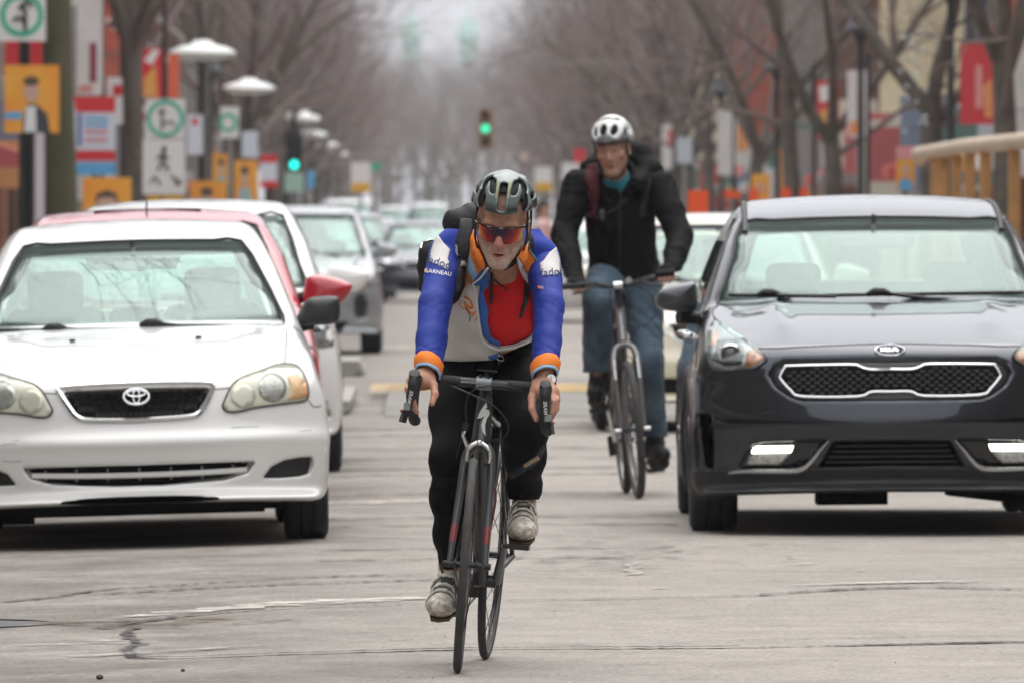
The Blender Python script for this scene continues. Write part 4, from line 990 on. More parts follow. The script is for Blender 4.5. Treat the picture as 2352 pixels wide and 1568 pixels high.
# ================================================================== CARS
M_TYRE = mat('tyre_rubber', (0.022, 0.022, 0.023), 0.85, var=0.3, vscale=30, bump=0.3, bscale=90)
M_RIM = mat('alloy_rim', (0.42, 0.43, 0.44), 0.35, metal=0.9)
M_BLK = mat('black_plastic', (0.018, 0.018, 0.019), 0.5, spec=0.4, var=0.3, vscale=12)
M_BLKM = mat('matt_black', (0.008, 0.008, 0.009), 0.9, spec=0.15)
M_GLOSSBLK = mat('gloss_black', (0.012, 0.012, 0.013), 0.12, spec=0.6)
M_CHR = mat('chrome', (0.78, 0.79, 0.80), 0.12, metal=1.0)
M_SATIN = mat('satin_silver', (0.62, 0.62, 0.62), 0.3, metal=0.9)
M_GLASS = glass_mat('car_glass', (0.70, 0.79, 0.765), 1.68, 0.01, 0.06)
M_SGLASS = glass_mat('side_glass', (0.80, 0.90, 0.87), 1.45)
M_SEAT = mat('grey_seat_cloth', (0.16, 0.155, 0.15), 0.9, var=0.2, vscale=20)
M_AMBER = mat('amber_plastic', (0.75, 0.22, 0.03), 0.25, coat=0.8)
M_LAMPCH = mat('lamp_reflector', (0.62, 0.63, 0.63), 0.18, metal=0.9)
M_LENS = glass_mat('lamp_lens', (0.93, 0.94, 0.93), 1.45, 0.03)
def paint(name, col, metal=0.0, rough=0.35, var=0.06, spec=0.5): return mat(name, col, rough, metal=metal, coat=1.0, var=var, vscale=2.5, coatr=0.03, spec=spec)

class Car:
    def __init__(s, name, label, X, Y, yaw=0.0, roll=0.0, hw=0.88, side=None, cab=None, bow=(0.25, 2.6), wz=None, wy=None, cw=None, wbow=0.16, crown=0.035,
                 axles=(0.87, 3.5), rw=0.32, tw=0.205, kb=0.07, kc=0.07, bottom=0.19, ws=None, sw=None, rearw=None, group=None, fine=0.010, extra=None, arch=0.055, z0=None):
        s.hw, s.bow, s.wz, s.wy, s.cw, s.wbow, s.crown = hw, bow, wz, wy, cw, wbow, crown
        s.S = Field2(side, 0.012, 0.7, 3); s.C = Field2(cab, 0.012, 0.7, 3)
        s.axles, s.rw, s.tw, s.kb, s.kc, s.bottom, s.arch, s.extra = axles, rw, tw, kb, kc, bottom, arch, extra
        s.L = max(p[0] for p in side); s.H = max(p[1] for p in cab)
        s.fine = fine
        z = road_z(X) if z0 is None else z0
        s.M = Matrix.Translation((X, Y, z)) @ Euler((0, roll, yaw), 'XYZ').to_matrix().to_4x4()
        s.Mi = s.M.inverted()
        s.root = thing(name, label, 'car', (0, 0, 0), 0, group); s.root.matrix_world = s.M
        s.ws, s.sw, s.rearw = ws, sw, rearw
        s.recess = []
    # --- fields
    def body(s, x, y, z):
        ax = np.abs(x)
        fade = np.clip(1-y/1.4, 0, 1); rfade = np.clip(1-(s.L-y)/1.2, 0, 1)
        yb = y-s.bow[0]*(ax/s.hw)**s.bow[1]*fade+0.22*(ax/s.hw)**2.4*rfade
        W = np.interp(z, s.wz[0], s.wz[1]).astype(F32)*np.interp(y, s.wy[0], s.wy[1]).astype(F32)
        f = smax(s.S(yb, z+0.02*(ax/s.hw)**2), ax-s.hw*W, s.kb)
        if s.extra is not None: f = s.extra(x, y, z, f)
        return f
    def cabin(s, x, y, z):
        ax = np.abs(x)
        fade = np.clip(1-(y-1.0)/1.6, 0, 1)
        return smax(s.C(y-s.wbow*(ax/0.7)**2*fade+0.10*(ax/0.7)**2*np.clip((y-s.L+1.6)/1.6, 0, 1), z+s.crown*(ax/0.6)**2), ax-np.interp(z, s.cw[0], s.cw[1]).astype(F32), s.kc)
    def outer(s, x, y, z): return smin(s.body(x, y, z), s.cabin(x, y, z), 0.035)
    def full(s, x, y, z):
        ax = np.abs(x); f = s.outer(x, y, z)
        for (poly, dep, ymax) in s.recess:
            p = poly(ax, z); f = smax(f, -np.maximum(np.maximum(p, -f-dep), y-ymax), 0.010)
        for ya in s.axles:
            d = np.sqrt((y-ya)**2+(z-s.rw)**2)-(s.rw+s.arch)
            f = smax(f, -np.maximum(d, 0.52-ax), 0.02)
        if s.ws is not None:
            c = s.cabin(x, y, z)
            inner = np.maximum(c+0.05, 0.55-z)
            ym = s.ymid
            o1 = np.maximum(np.maximum(s.WS(x, z), -(c+0.10)), y-ym)
            o2 = np.maximum(np.maximum(s.SW(y, z), -(c+0.10)), 0.3-ax)
            op = np.minimum(inner, np.minimum(o1, o2))
            if s.rearw is not None: op = np.minimum(op, np.maximum(np.maximum(s.RW(x, z), -(c+0.10)), ym-y))
            f = smax(f, -op, 0.008)
        return f
    # --- picture places to the surface
    def pix(s, pts, cabin=False):
        o = np.array(s.Mi @ Vector((0, 0, CAMH))); R = np.array(s.Mi.to_3x3())
        d = np.array([R @ np.array([(p[0]-VPX)/FPX, 1.0, -(p[1]-VPY)/FPX]) for p in pts]); d /= np.linalg.norm(d, axis=1, keepdims=True)
        t0 = -o[1]-1.2
        f = s.cabin if cabin else s.outer
        oo = o[None, :]+d*(t0/d[:, 1:2])
        q = trace(f, oo, d)
        miss = np.isnan(q[:, 0])
        if miss.any():
            ok = np.where(~miss)[0]
            for i in np.where(miss)[0]:
                j = ok[np.argmin(np.abs(ok-i))] if len(ok) else i
                yy = q[j, 1] if len(ok) else 0.3
                q[i] = oo[i]+d[i]*((yy-oo[i, 1])/d[i, 1])
        return q
    def at_depth(s, px, yl):
        o = np.array(s.Mi @ Vector((0, 0, CAMH))); R = np.array(s.Mi.to_3x3()); out = []
        for p in px:
            d = R @ np.array([(p[0]-VPX)/FPX, 1.0, -(p[1]-VPY)/FPX]); out.append((o+d*((yl-o[1])/d[1]))[[0, 2]])
        return np.array(out)
    def side_glass(s, poly, m=None):
        V, T = fill2d(poly, 0.08)
        for sg in (1, -1):
            q = trace(s.cabin, np.stack([np.full(len(V), 1.2*sg), V[:, 0], V[:, 1]], 1), np.tile([-sg, 0, 0], (len(V), 1))); n = grad(s.cabin, q, 0.01)
            P3, Fs = sheet_mesh(q+n*0.003, n, T, 0.004); mesh_obj('side_window', P3, Fs, m or M_SGLASS, s.root)
    def rear_glass(s, poly):
        V, T = fill2d(poly, 0.1)
        q = trace(s.cabin, np.stack([V[:, 0], np.full(len(V), s.L+0.7), V[:, 1]], 1), np.tile([0, -1.0, 0], (len(V), 1))); n = grad(s.cabin, q, 0.01)
        P3, Fs = sheet_mesh(q+n*0.003, n, T, 0.004); mesh_obj('rear_window', P3, Fs, M_SGLASS, s.root)
    def windscreen(s, wsr, curve=(0.012, 0.02), frame=(0.925, 0.045, 0.05), m=None, strip=True):
        """glass from the right-hand edge (bottom to top), mirrored; black border and seal"""
        wsr = np.abs(wsr); e = wsr[-1]; b = wsr[0]
        top = [(x, e[1]+curve[0]*(1-(x/e[0])**2)) for x in np.linspace(e[0], -e[0], 9)]
        bot = [(x, b[1]-curve[1]*(1-(x/b[0])**2)) for x in np.linspace(-b[0], b[0], 11)]
        outl = np.array([tuple(q) for q in wsr[:-1]]+top+[(-q[0], q[1]) for q in wsr[1:-1][::-1]]+bot[:-1])
        g = s.patch('windscreen', outl, m or M_GLASS, 0.004, 0.005, 0.06, cabin=True)
        zc = outl[:, 1].mean(); inn = np.stack([outl[:, 0]*frame[0], np.where(outl[:, 1] > zc, outl[:, 1]-frame[1], outl[:, 1]+frame[2])], 1)
        s.patch('windscreen_border', outl, mat('black_border', (0.015, 0.015, 0.016), 0.3), 0.001, 0.004, 0.05, hole=inn, cabin=True, parent=g)
        s.line('windscreen_seal', outl, 0.008, M_BLK, 0.004, cabin=True, parent=g, closed=True, seg=2)
        return g
    def xz(s, pts, **k): return s.pix(pts, **k)[:, [0, 2]]
    def cast(s, xz, cabin=False, y0=-0.8):
        xz = np.asarray(xz, float); o = np.stack([xz[:, 0], np.full(len(xz), y0), xz[:, 1]], 1); d = np.tile([0, 1.0, 0], (len(xz), 1))
        f = s.cabin if cabin else s.outer
        q = trace(f, o, d)
        bad = np.isnan(q[:, 0])
        if bad.any() and (~bad).any():
            for i in np.where(bad)[0]:
                g = np.where(~bad)[0]; j = g[np.argmin(((xz[g]-xz[i])**2).sum(1))]
                q[i] = (xz[i, 0], q[j, 1]+0.01, xz[i, 1])
        n = grad(f, q, 0.012); n /= np.linalg.norm(n, axis=1, keepdims=True)+1e-9
        return q, n
    def patch(s, name, xz, m, off=0.004, thick=0.01, h=0.03, hole=None, cabin=False, parent=None, mirror=False, label=None, fn=None):
        V, T = fill2d(xz, h, hole); q, n = s.cast(V, cabin)
        if fn is not None: off = fn(V)[:, None]
        P3, Fs = sheet_mesh(q+n*off, n, T, thick)
        out = []
        for sg in ((1, -1) if mirror else (1,)):
            vv = P3*np.array([sg, 1, 1]); ff = Fs if sg == 1 else [tuple(reversed(t)) for t in Fs]
            o = mesh_obj(name, vv, ff, m, parent or s.root, smooth=False); out.append(o)
            if thick < 0.5: o.data.polygons.foreach_set('use_smooth', [i < len(T) for i in range(len(Fs))])
        return out if mirror else out[0]
    def line(s, name, xz, r, m, off=0.0, parent=None, cabin=False, mirror=False, n=6, closed=False, seg=6, rad=None):
        c = spline(xz, seg, closed)
        if closed: c = np.concatenate([c, c[:1]])
        q, nn = s.cast(c, cabin); p = q+nn*off
        rr = r if rad is None else list(np.interp(np.linspace(0, 1, len(p)), np.linspace(0, 1, len(rad)), rad))
        out = []
        for sg in ((1, -1) if mirror else (1,)):
            out.append(MB().tube([Vector((a[0]*sg, a[1], a[2])) for a in p], rr, n).build(name, m, parent or s.root, smooth=True))
        return out
    # --- building
    def shell(s, m):
        s.ymid = s.axles[0]+1.4
        if s.ws is not None:
            s.WS = Field2(s.ws, 0.012, 0.5, 1); s.SW = Field2(s.sw, 0.012, 0.5, 1)
            if s.rearw is not None: s.RW = Field2(s.rearw, 0.012, 0.5, 1)
        h = s.fine
        m_ = int((s.hw+0.06)/h); xs = np.arange(-m_, m_+1)*h
        ys = np.concatenate([np.arange(-0.06, 0.5-h/2, h), np.arange(0.5, 2.3-h, h*2), np.arange(2.3, s.L+0.12, h*3.5)])
        zs = np.arange(s.bottom-0.06, s.H+0.07, h)
        v, f, n = sdf_mesh(s.full, xs, ys, zs, neps=0.014, lip=1.5, proj=1, sym=True)
        return link_mesh('body', np_mesh('body', v, f, n), m, s.root)
    def wheels(s, rimm=None, spokes=10, dirty=False):
        for ya in s.axles:
            for sg in (-1, 1):
                x = sg*(s.hw-0.015-s.tw/2)
                r, w = s.rw, s.tw/2
                w_ = thing_part('wheel', s.root, (x, ya, r))
                pr = [(r-0.10, -w*0.92), (r-0.03, -w), (r-0.006, -w*0.86), (r, -w*0.6), (r, -w*0.34), (r-0.008, -w*0.30), (r-0.008, -w*0.24), (r, -w*0.2), (r, w*0.2), (r-0.008, w*0.24), (r-0.008, w*0.30), (r, w*0.34), (r, w*0.6), (r-0.006, w*0.86), (r-0.03, w), (r-0.10, w*0.92)]
                MB().lathe(pr, 40, 'x').build('tyre', M_TYRE, w_, smooth=True)
                rm = MB().lathe([(r-0.09, w*0.9*sg), (r-0.105, w*0.8*sg), (r-0.11, -w*0.8*sg), (r-0.09, -w*0.9*sg)], 32, 'x')
                for k in range(spokes):
                    a = 2*math.pi*k/spokes
                    rm.tube([(sg*w*0.75, math.cos(a)*0.03, math.sin(a)*0.03), (sg*w*0.7, math.cos(a)*(r-0.1), math.sin(a)*(r-0.1))], [0.022, 0.016], 5)
                rm.lathe([(0.001, sg*w*0.86), (0.05, sg*w*0.82), (0.06, sg*w*0.5), (0.001, sg*w*0.5)], 14, 'x')
                rm.build('rim', rimm or M_RIM, w_, smooth=True)
    def interior(s, seatx=0.36, y0=1.75, dash=True, belt=0.95, driver=None, rear=True):
        r = s.root
        for sx in (-seatx, seatx):
            st = obj_of('front_seat', 'seat', seat_mesh, M_SEAT, r, (sx, y0, 0.30))
            obj_of('headrest', 'headrest', headrest_mesh, M_SEAT, st, (0, 0.10, 0.80))
        if rear:
            b = obj_of('rear_bench', 'bench', bench_mesh, M_SEAT, r, (0, y0+1.0, 0.32))
            for sx in (-0.38, 0.0, 0.38): obj_of('headrest', 'headrest2', headrest2_mesh, M_SEAT, b, (sx, 0.2, 0.62))
        d = s.axles[0]
        zc = np.interp(1.25, *[list(q) for q in ((0, 2), (0, 0))]) if False else belt
        MB().box((0, y0-0.62, zc-0.20), (2*seatx+0.55, 0.5, 0.22)).build('dashboard', M_BLK, r)
        sw = MB(); N = 24; R = 0.185
        sw.tube([(seatx+math.cos(2*math.pi*k/N)*R, y0-0.40-math.sin(2*math.pi*k/N)*R*0.35, zc-0.07+math.sin(2*math.pi*k/N)*R) for k in range(N+1)], 0.014, 6)
        sw.box((seatx, y0-0.40, zc-0.07), (0.34, 0.02, 0.06)); sw.build('steering_wheel', M_BLK, r, smooth=True)
        ym = float(trace(s.cabin, np.array([[0, -0.5, s.H-0.20]]), np.array([[0, 1.0, 0]]))[0][1])+0.12; MB().ball((0, ym, s.H-0.20), (0.125, 0.02, 0.038), 14, 8).tube([(0, ym-0.01, s.H-0.2), (0, ym+0.04, s.H-0.10)], 0.012, 6).build('rear_view_mirror', M_BLK, r, smooth=True)
        MB().box((0, s.L*0.5, 0.40), (1.2, s.L*0.62, 0.04)).build('floor_pan', M_BLKM, r)
    def under(s, z=0.24):
        MB().box((0, s.L*0.5, z), (2*s.hw-0.5, s.L-0.5, 0.05)).build('underbody', M_BLKM, s.root)
    def mirror(s, outl, depth, m, arm=None, armm=None, both=True, mb=None):
        """door mirror: outline of the housing in (x,z), swept back along y"""
        o2 = spline(outl, 5, True); c = o2.mean(0); N = len(o2)
        rows = [(0.35, -0.035), (0.72, -0.025), (0.93, -0.005), (1.0, 0.03), (0.98, 0.10), (0.94, 0.125)]
        y0 = depth; vs = []; fs = []
        for k, dy in rows: vs += [(c[0]+(p[0]-c[0])*k, y0+dy, c[1]+(p[1]-c[1])*k) for p in o2]
        for j in range(len(rows)-1):
            fs += [(j*N+i, j*N+(i+1) % N, (j+1)*N+(i+1) % N, (j+1)*N+i) for i in range(N)]
        fs += [tuple(range(N)), tuple(range((len(rows)-1)*N, len(rows)*N))]
        for sg in ((1, -1) if both else (1,)):
            q = MB().add([(v[0]*sg, v[1], v[2]) for v in vs], fs).build('door_mirror', m, s.root, smooth=True)
            if arm is not None:
                MB().tube([Vector((a[0]*sg, a[1], a[2])) for a in arm], [0.03, 0.028, 0.035][:len(arm)] if len(arm) <= 3 else 0.03, 8).build('mirror_arm', armm or m, q, smooth=True)
_shm = {}
def obj_of(name, key, fn, m, parent, loc):
    if key not in _shm: _shm[key] = fn()
    me = _shm[key]
    o = bpy.data.objects.new(name, me); COL.objects.link(o); o.parent = parent; o.location = loc
    if not me.materials: me.materials.append(m)
    return o
def _sm(f, lo, hi, h):
    v, fc, n = sdf_mesh(f, *[np.arange(lo[i]-2*h, hi[i]+3*h, h) for i in range(3)]); return np_mesh('seat', v, fc, n)
def seat_mesh(): return _sm(lambda x, y, z: smin(s_box(x, y+0.12, z, (0, 0, 0.17), (0.25, 0.26, 0.10), 0.07), s_box(x, y-0.18*(z-0.15), z, (0, 0.12, 0.42), (0.23, 0.075, 0.33), 0.07), 0.06), (-0.3, -0.45, 0), (0.3, 0.4, 0.85), 0.03)
def headrest_mesh(): return _sm(lambda x, y, z: s_box(x, y, z, (0, 0.05, 0.02), (0.13, 0.05, 0.095), 0.045), (-0.16, -0.05, -0.1), (0.16, 0.15, 0.15), 0.02)
def headrest2_mesh(): return _sm(lambda x, y, z: s_box(x, y, z, (0, 0.05, 0.02), (0.12, 0.05, 0.07), 0.04), (-0.16, -0.05, -0.1), (0.16, 0.15, 0.15), 0.02)
def bench_mesh(): return _sm(lambda x, y, z: smin(s_box(x, y+0.12, z, (0, 0, 0.15), (0.62, 0.25, 0.09), 0.07), s_box(x, y-0.22*(z-0.15), z, (0, 0.12, 0.36), (0.62, 0.08, 0.26), 0.07), 0.06), (-0.7, -0.45, 0), (0.7, 0.4, 0.75), 0.04)

def wiper(c, name, a, b, mid, m=None):
    """wiper on the windscreen between two (x,z) places, arm bulge at mid (0..1)"""
    pts = [np.array(a)*(1-t)+np.array(b)*t for t in np.linspace(0, 1, 12)]
    q, n = c.cast(pts, True); p = q+n*0.022
    mb = MB().tube([Vector(v) for v in p], 0.009, 6)
    k = int(mid*11); pk = Vector(p[k]); mb.tube([pk+Vector((-0.05, 0, 0.0)), pk+Vector((-0.02, -0.012, 0.012)), pk+Vector((0.02, -0.012, 0.012)), pk+Vector((0.06, 0, 0.0))], [0.012, 0.02, 0.02, 0.012], 8)
    mb.tube([pk+Vector((0.02, -0.01, 0.008)), pk+Vector((0.22, 0.0, -0.02)), Vector((p[-1][0], p[-1][1]-0.03, p[-1][2]-0.05))], 0.010, 6)
    return mb.build(name, m or M_BLK, c.root, smooth=True)
def mir(xz): return np.asarray(xz)*np.array([-1, 1])

# ------------------------------------------------------------------ the white sedan in front on the left
def white_sedan():
    zx = lambda p: [(x*0.36622, 746.5+y*0.36622) for x, y in p]        # measured on enlargements of the picture
    zy = lambda p: [(x*0.36622, 430.7+y*0.36622) for x, y in p]
    side = spline([(0.07, 0.20), (0.015, 0.27), (0.0, 0.38), (0.005, 0.47), (0.045, 0.545), (0.075, 0.64), (0.12, 0.725), (0.24, 0.785), (0.55, 0.865), (0.95, 0.93), (1.25, 0.965), (1.8, 0.95), (3.0, 0.96), (3.9, 0.99), (4.4, 0.97), (4.5, 0.8), (4.52, 0.5), (4.42, 0.26), (4.2, 0.2), (2.3, 0.19)], 6, True)
    cab = spline([(1.08, 0.86), (1.15, 0.925), (1.55, 1.15), (1.88, 1.318), (2.12, 1.405), (2.6, 1.445), (3.1, 1.41), (3.5, 1.30), (3.95, 1.05), (4.05, 0.9), (3.6, 0.78), (2.0, 0.75)], 6, True)
    def extra(x, y, z, f):
        ax = np.abs(x)
        # bumper shelf crease, bonnet edges a little raised towards the wings
        f = f-0.012*np.exp(-((z-0.475)/0.03)**2)*np.clip(1-y/0.5, 0, 1)
        f = f-0.010*np.exp(-((ax-0.60+0.10*y)/0.06)**2)*np.clip((y-0.3)/0.4, 0, 1)*np.clip((1.4-y)/0.4, 0, 1)
        return f
    c = Car('sedan', 'white compact sedan with yellowed headlights parked at the left front', -1.245, 43.85, math.radians(1.75), math.radians(-1.6), hw=0.85, side=side, cab=cab, bow=(0.34, 2.7),
            wz=([0.15, 0.25, 0.45, 0.62, 0.80, 1.0], [0.955, 0.985, 1.0, 0.985, 0.93, 0.85]), wy=([0, 0.9, 2.2, 3.6, 4.5], [0.985, 1.0, 1.0, 0.99, 0.93]),
            cw=([0.8, 0.95, 1.2, 1.35, 1.5], [0.78, 0.745, 0.655, 0.585, 0.50]), wbow=0.20, axles=(0.88, 3.48), rw=0.305, tw=0.195, extra=extra,
            ws=[(-0.60, 0.985), (-0.505, 1.275), (0.505, 1.275), (0.60, 0.985)], sw=[(1.75, 0.98), (2.25, 1.30), (3.0, 1.33), (3.5, 1.22), (3.75, 1.0)], rearw=[(-0.55, 1.02), (-0.47, 1.27), (0.47, 1.27), (0.55, 1.02)], kc=0.06, z0=-0.028)
    PW = paint('white_car_paint', (0.65, 0.64, 0.615), 0.0, 0.35, 0.03)
    # shapes cut into the nose
    grille = c.xz(zx([(392, 418), (700, 402), (1000, 395), (1312, 392), (1285, 460), (1238, 535), (1180, 562), (900, 578), (700, 584), (545, 578), (478, 552), (425, 480)]))
    ring = c.xz(zx([(358, 410), (382, 392), (600, 376), (1000, 362), (1290, 362), (1328, 386), (1292, 478), (1250, 543), (1180, 572), (900, 592), (700, 598), (540, 594), (472, 572), (418, 505)]))
    gx = grille[:, 0].max(); gc = (grille[:, 0].max()+grille[:, 0].min())/2
    grille = grille-[gc, 0]; ring = ring-[gc, 0]
    intake = c.xz(zx([(130, 905), (500, 893), (1000, 873), (1590, 852), (1545, 925), (1400, 972), (1000, 1003), (500, 1012), (250, 1000), (180, 962)])); intake = intake-[(intake[:, 0].max()+intake[:, 0].min())/2, 0]
    fog = c.xz(zx([(1645, 958), (1700, 885), (1790, 842), (1880, 828), (1962, 824), (1963, 870), (1945, 930), (1880, 948), (1750, 958)]))
    flip = lambda a: np.where(a[:, :1] < 0, a*[-1, 1], a)
    hl = c.xz(zx([(1395, 510), (1410, 465), (1450, 385), (1510, 332), (1640, 285), (1740, 250), (1830, 247), (1890, 282), (1922, 360), (1932, 430), (1908, 474), (1780, 492), (1600, 516), (1500, 540), (1430, 543)]))
    # level the picture's tilt: symmetric shapes from their own halves
    def sym(a):
        b = np.concatenate([a, mir(a)]); return a
    c.recess += [(Field2(grille, 0.008, 0.3, 0), 0.045, 0.6), (Field2(intake, 0.008, 0.3, 0), 0.07, 0.5), (Field2(fog, 0.008, 0.3, 0), 0.035, 0.7)]
    body = c.shell(PW)
    # headlamps: reflector bowl, yellowed cover
    M_HB = mat('hazed_reflector', (0.50, 0.49, 0.38), 0.35, spec=0.5, coat=1.0, var=0.12, vscale=30)
    for sg in (1, -1):
        h_ = hl if sg == 1 else mir(hl)[::-1]
        lamp = c.patch('headlight', h_, M_HB, 0.006, 0.012, 0.02)
        ctr = h_.mean(0)
        def disc(cx, cz, rx, rz, nm, m_, off, hole=None):
            a = np.linspace(0, 2*math.pi, 28, endpoint=False); o2 = np.stack([cx+np.cos(a)*rx, cz+np.sin(a)*rz], 1)
            return c.patch(nm, o2, m_, off, 0.004, 0.02, parent=lamp)
        p = c.xz(zx([(1705, 395), (1522, 445), (1860, 400)])); p = p*[sg, 1]
        disc(p[0, 0], p[0, 1], 0.062, 0.062, 'reflector', mat('fluted_reflector', (0.36, 0.37, 0.33), 0.25, metal=0.5, var=0.35, vscale=60), 0.0075)
        disc(p[1, 0], p[1, 1], 0.055, 0.052, 'reflector', mat('hazed_reflector2', (0.50, 0.50, 0.40), 0.3, metal=0.3), 0.0075)
        am = c.xz(zx([(1800, 330), (1860, 310), (1905, 350), (1922, 440), (1890, 462), (1800, 470), (1820, 400)])); am = am*[sg, 1]
        c.patch('indicator', am if sg == 1 else am[::-1], mat('faded_amber', (0.66, 0.42, 0.20), 0.4, coat=0.5, var=0.3, vscale=30), 0.0078, 0.004, 0.02, parent=lamp)
        am2 = c.xz(zx([(1893, 370), (1915, 365), (1926, 440), (1905, 455)]))*[sg, 1]
        c.patch('side_marker', am2 if sg == 1 else am2[::-1], mat('faded_orange', (0.68, 0.30, 0.12), 0.4, coat=0.5), 0.0088, 0.004, 0.02, parent=lamp)
        c.line('lamp_gasket', h_, 0.004, M_BLK, 0.004, parent=lamp, closed=True, seg=3)
    # grille: dark bed, four ribbed bars, chrome surround, emblem
    g = c.patch('grille', grille, M_BLKM, -0.040, 0.01, 0.04)
    zt, zb = grille[:, 1].max(), grille[:, 1].min()
    for i in range(4):
        z = zt-(zt-zb)*(0.16+0.235*i); ins = [x for x in np.linspace(-gx, gx, 120) if s_poly(np.array([x]), np.array([z]), grille)[0] < -0.012]
        if not ins: continue
        xs2 = np.linspace(min(ins), max(ins), 60); q, n = c.cast(np.stack([xs2, np.full(60, z)], 1))
        mb = MB()
        for j in range(59):
            dz = 0.005*math.sin(j*1.6); p0, p1 = q[j]-n[j]*0.012, q[j+1]-n[j+1]*0.012; w = 0.013
            mb.add([p0+[0, 0, w+dz], p0+[0, 0.02, -w+dz], p1+[0, 0.02, -w-dz], p1+[0, 0, w-dz]], [(0, 1, 2, 3)])
        mb.build('grille_bar', mat('grille_plastic', (0.030, 0.030, 0.031), 0.45, bump=0.4, bscale=200), g)
    c.line('grille_surround', ring, 0.011, M_CHR, 0.003, closed=True, seg=4)
    M_EM = mat('emblem_silver', (0.80, 0.80, 0.79), 0.22, metal=0.75)
    e = c.xz(zx([(848, 447)]))[0]; e = np.array([e[0]-gc, e[1]])
    em = thing_part('emblem', c.root, (0, 0, 0))
    def oval(cx, cz, rx, rz, r): c.line('oval', np.stack([cx+np.cos(np.linspace(0, 2*math.pi, 24, endpoint=False))*rx, cz+np.sin(np.linspace(0, 2*math.pi, 24, endpoint=False))*rz], 1), r, M_EM, 0.004, parent=em, closed=True, seg=2)
    oval(e[0], e[1], 0.055, 0.034, 0.0055); oval(e[0], e[1]+0.013, 0.040, 0.013, 0.0035); oval(e[0], e[1], 0.014, 0.030, 0.0035)
    # lower intake with its bars
    it = c.patch('lower_intake', intake, M_BLKM, -0.062, 0.01, 0.05)
    zt, zb = intake[:, 1].max(), intake[:, 1].min(); xm = np.abs(intake[:, 0]).max()
    c.line('intake_bar', [(x, zt-(zt-zb)*0.50+0.010*(x/xm)**2) for x in np.linspace(-xm*0.93, xm*0.93, 15)], 0.012, PW, -0.016, parent=it, seg=2)
    for k in range(-3, 4):
        x = k*xm*2/7.3; c.line('intake_rib', [(x, zt-0.015), (x, (zt+zb)/2), (x, zb+0.02)], 0.005, mat('grey_rib', (0.22, 0.21, 0.2), 0.6), -0.03, parent=it, seg=2)
    for sg in (1, -1): c.patch('fog_blank', fog if sg == 1 else mir(fog)[::-1], M_BLK, -0.020, 0.02, 0.012)
    # windscreen, black border, wipers
    wsc = c.xz(zy([(1780, 868), (1740, 740), (1640, 540), (1510, 338)]), cabin=True)
    glass = c.windscreen(wsc)
    c.patch('sun_strip', [(-0.20, 1.245), (-0.22, 1.30), (0.22, 1.30), (0.20, 1.245)], mat('grey_tint', (0.25, 0.26, 0.27), 0.5), -0.03, 0.004, 0.06, cabin=True, parent=glass)
    wiper(c, 'wiper', (-0.62, 0.945), (0.10, 0.93), 0.42); wiper(c, 'wiper', (0.02, 0.95), (0.60, 0.93), 0.14)
    for sx in (-0.28, 0.28): c.line('washer_jet', [(sx-0.012, 0.908), (sx+0.012, 0.908)], 0.008, M_BLK, 0.004, seg=2)
    # panel gaps
    gapm = mat('panel_gap', (0.10, 0.10, 0.095), 0.8)
    hg = c.xz(zx([(1797, 30), (1797, 90), (1790, 180), (1783, 245)])); hg = np.abs(hg)
    c.line('bonnet_gap', hg, 0.0028, gapm, 0.0, mirror=True, seg=4)
    hf = np.abs(c.xz(zx([(1335, 392), (1360, 400), (1450, 390)]))); c.line('bonnet_gap', hf, 0.0028, gapm, 0.0, mirror=True, seg=4)
    fg = np.abs(c.xz(zx([(1935, 470), (1965, 508), (2012, 505)]))); c.line('wing_gap', fg, 0.0025, gapm, 0.0, mirror=True, seg=3)
    rg = [(0.515, 1.375), (0.535, 1.33), (0.575, 1.25)]
    # scuffs on the bumper
    for p in ([(1450, 642), (1540, 636), (1620, 632)], [(1880, 668), (1910, 660), (1955, 656)], [(10, 845), (70, 855), (135, 848)], [(0, 752), (60, 742), (100, 745)], [(80, 720), (110, 722), (125, 716)]):
        c.line('scuff', c.xz(zx(p)), 0.0018, mat('scuff_grey', (0.30, 0.29, 0.28), 0.9), -0.0004, seg=5)
    # door mirrors: matt black
    mo = c.at_depth(zy([(1858, 862), (1880, 770), (1930, 700), (2000, 685), (2090, 682), (2130, 705), (2130, 800), (2105, 850), (1990, 864)]), 1.62)
    c.mirror(mo, 1.60, mat('mirror_matt_black', (0.022, 0.022, 0.023), 0.45), arm=[(0.70, 1.72, 0.93), (0.80, 1.66, 0.95)], armm=M_BLK)
    # side glass, lower black valance, wheels, cabin
    c.side_glass([(1.70, 0.96), (2.25, 1.32), (3.0, 1.35), (3.55, 1.22), (3.8, 0.98)])
    c.wheels(mat('steel_wheel_cover', (0.35, 0.35, 0.34), 0.4, metal=0.7)); c.under(0.235); c.interior(0.36, 1.95, belt=0.90)
    ub = MB().box((-0.05, 0.62, 0.165), (1.2, 0.25, 0.05)).box((0.18, 0.75, 0.17), (0.42, 0.3, 0.05)).box((-0.62, 0.8, 0.16), (0.30, 0.3, 0.10)).box((0.52, 0.95, 0.19), (0.22, 0.3, 0.09))
    ub.build('engine_undertray', M_BLKM, c.root)
    c.rear_glass([(-0.58, 1.0), (-0.49, 1.29), (0.49, 1.29), (0.58, 1.0)])
    return c
CAR_W = white_sedan()
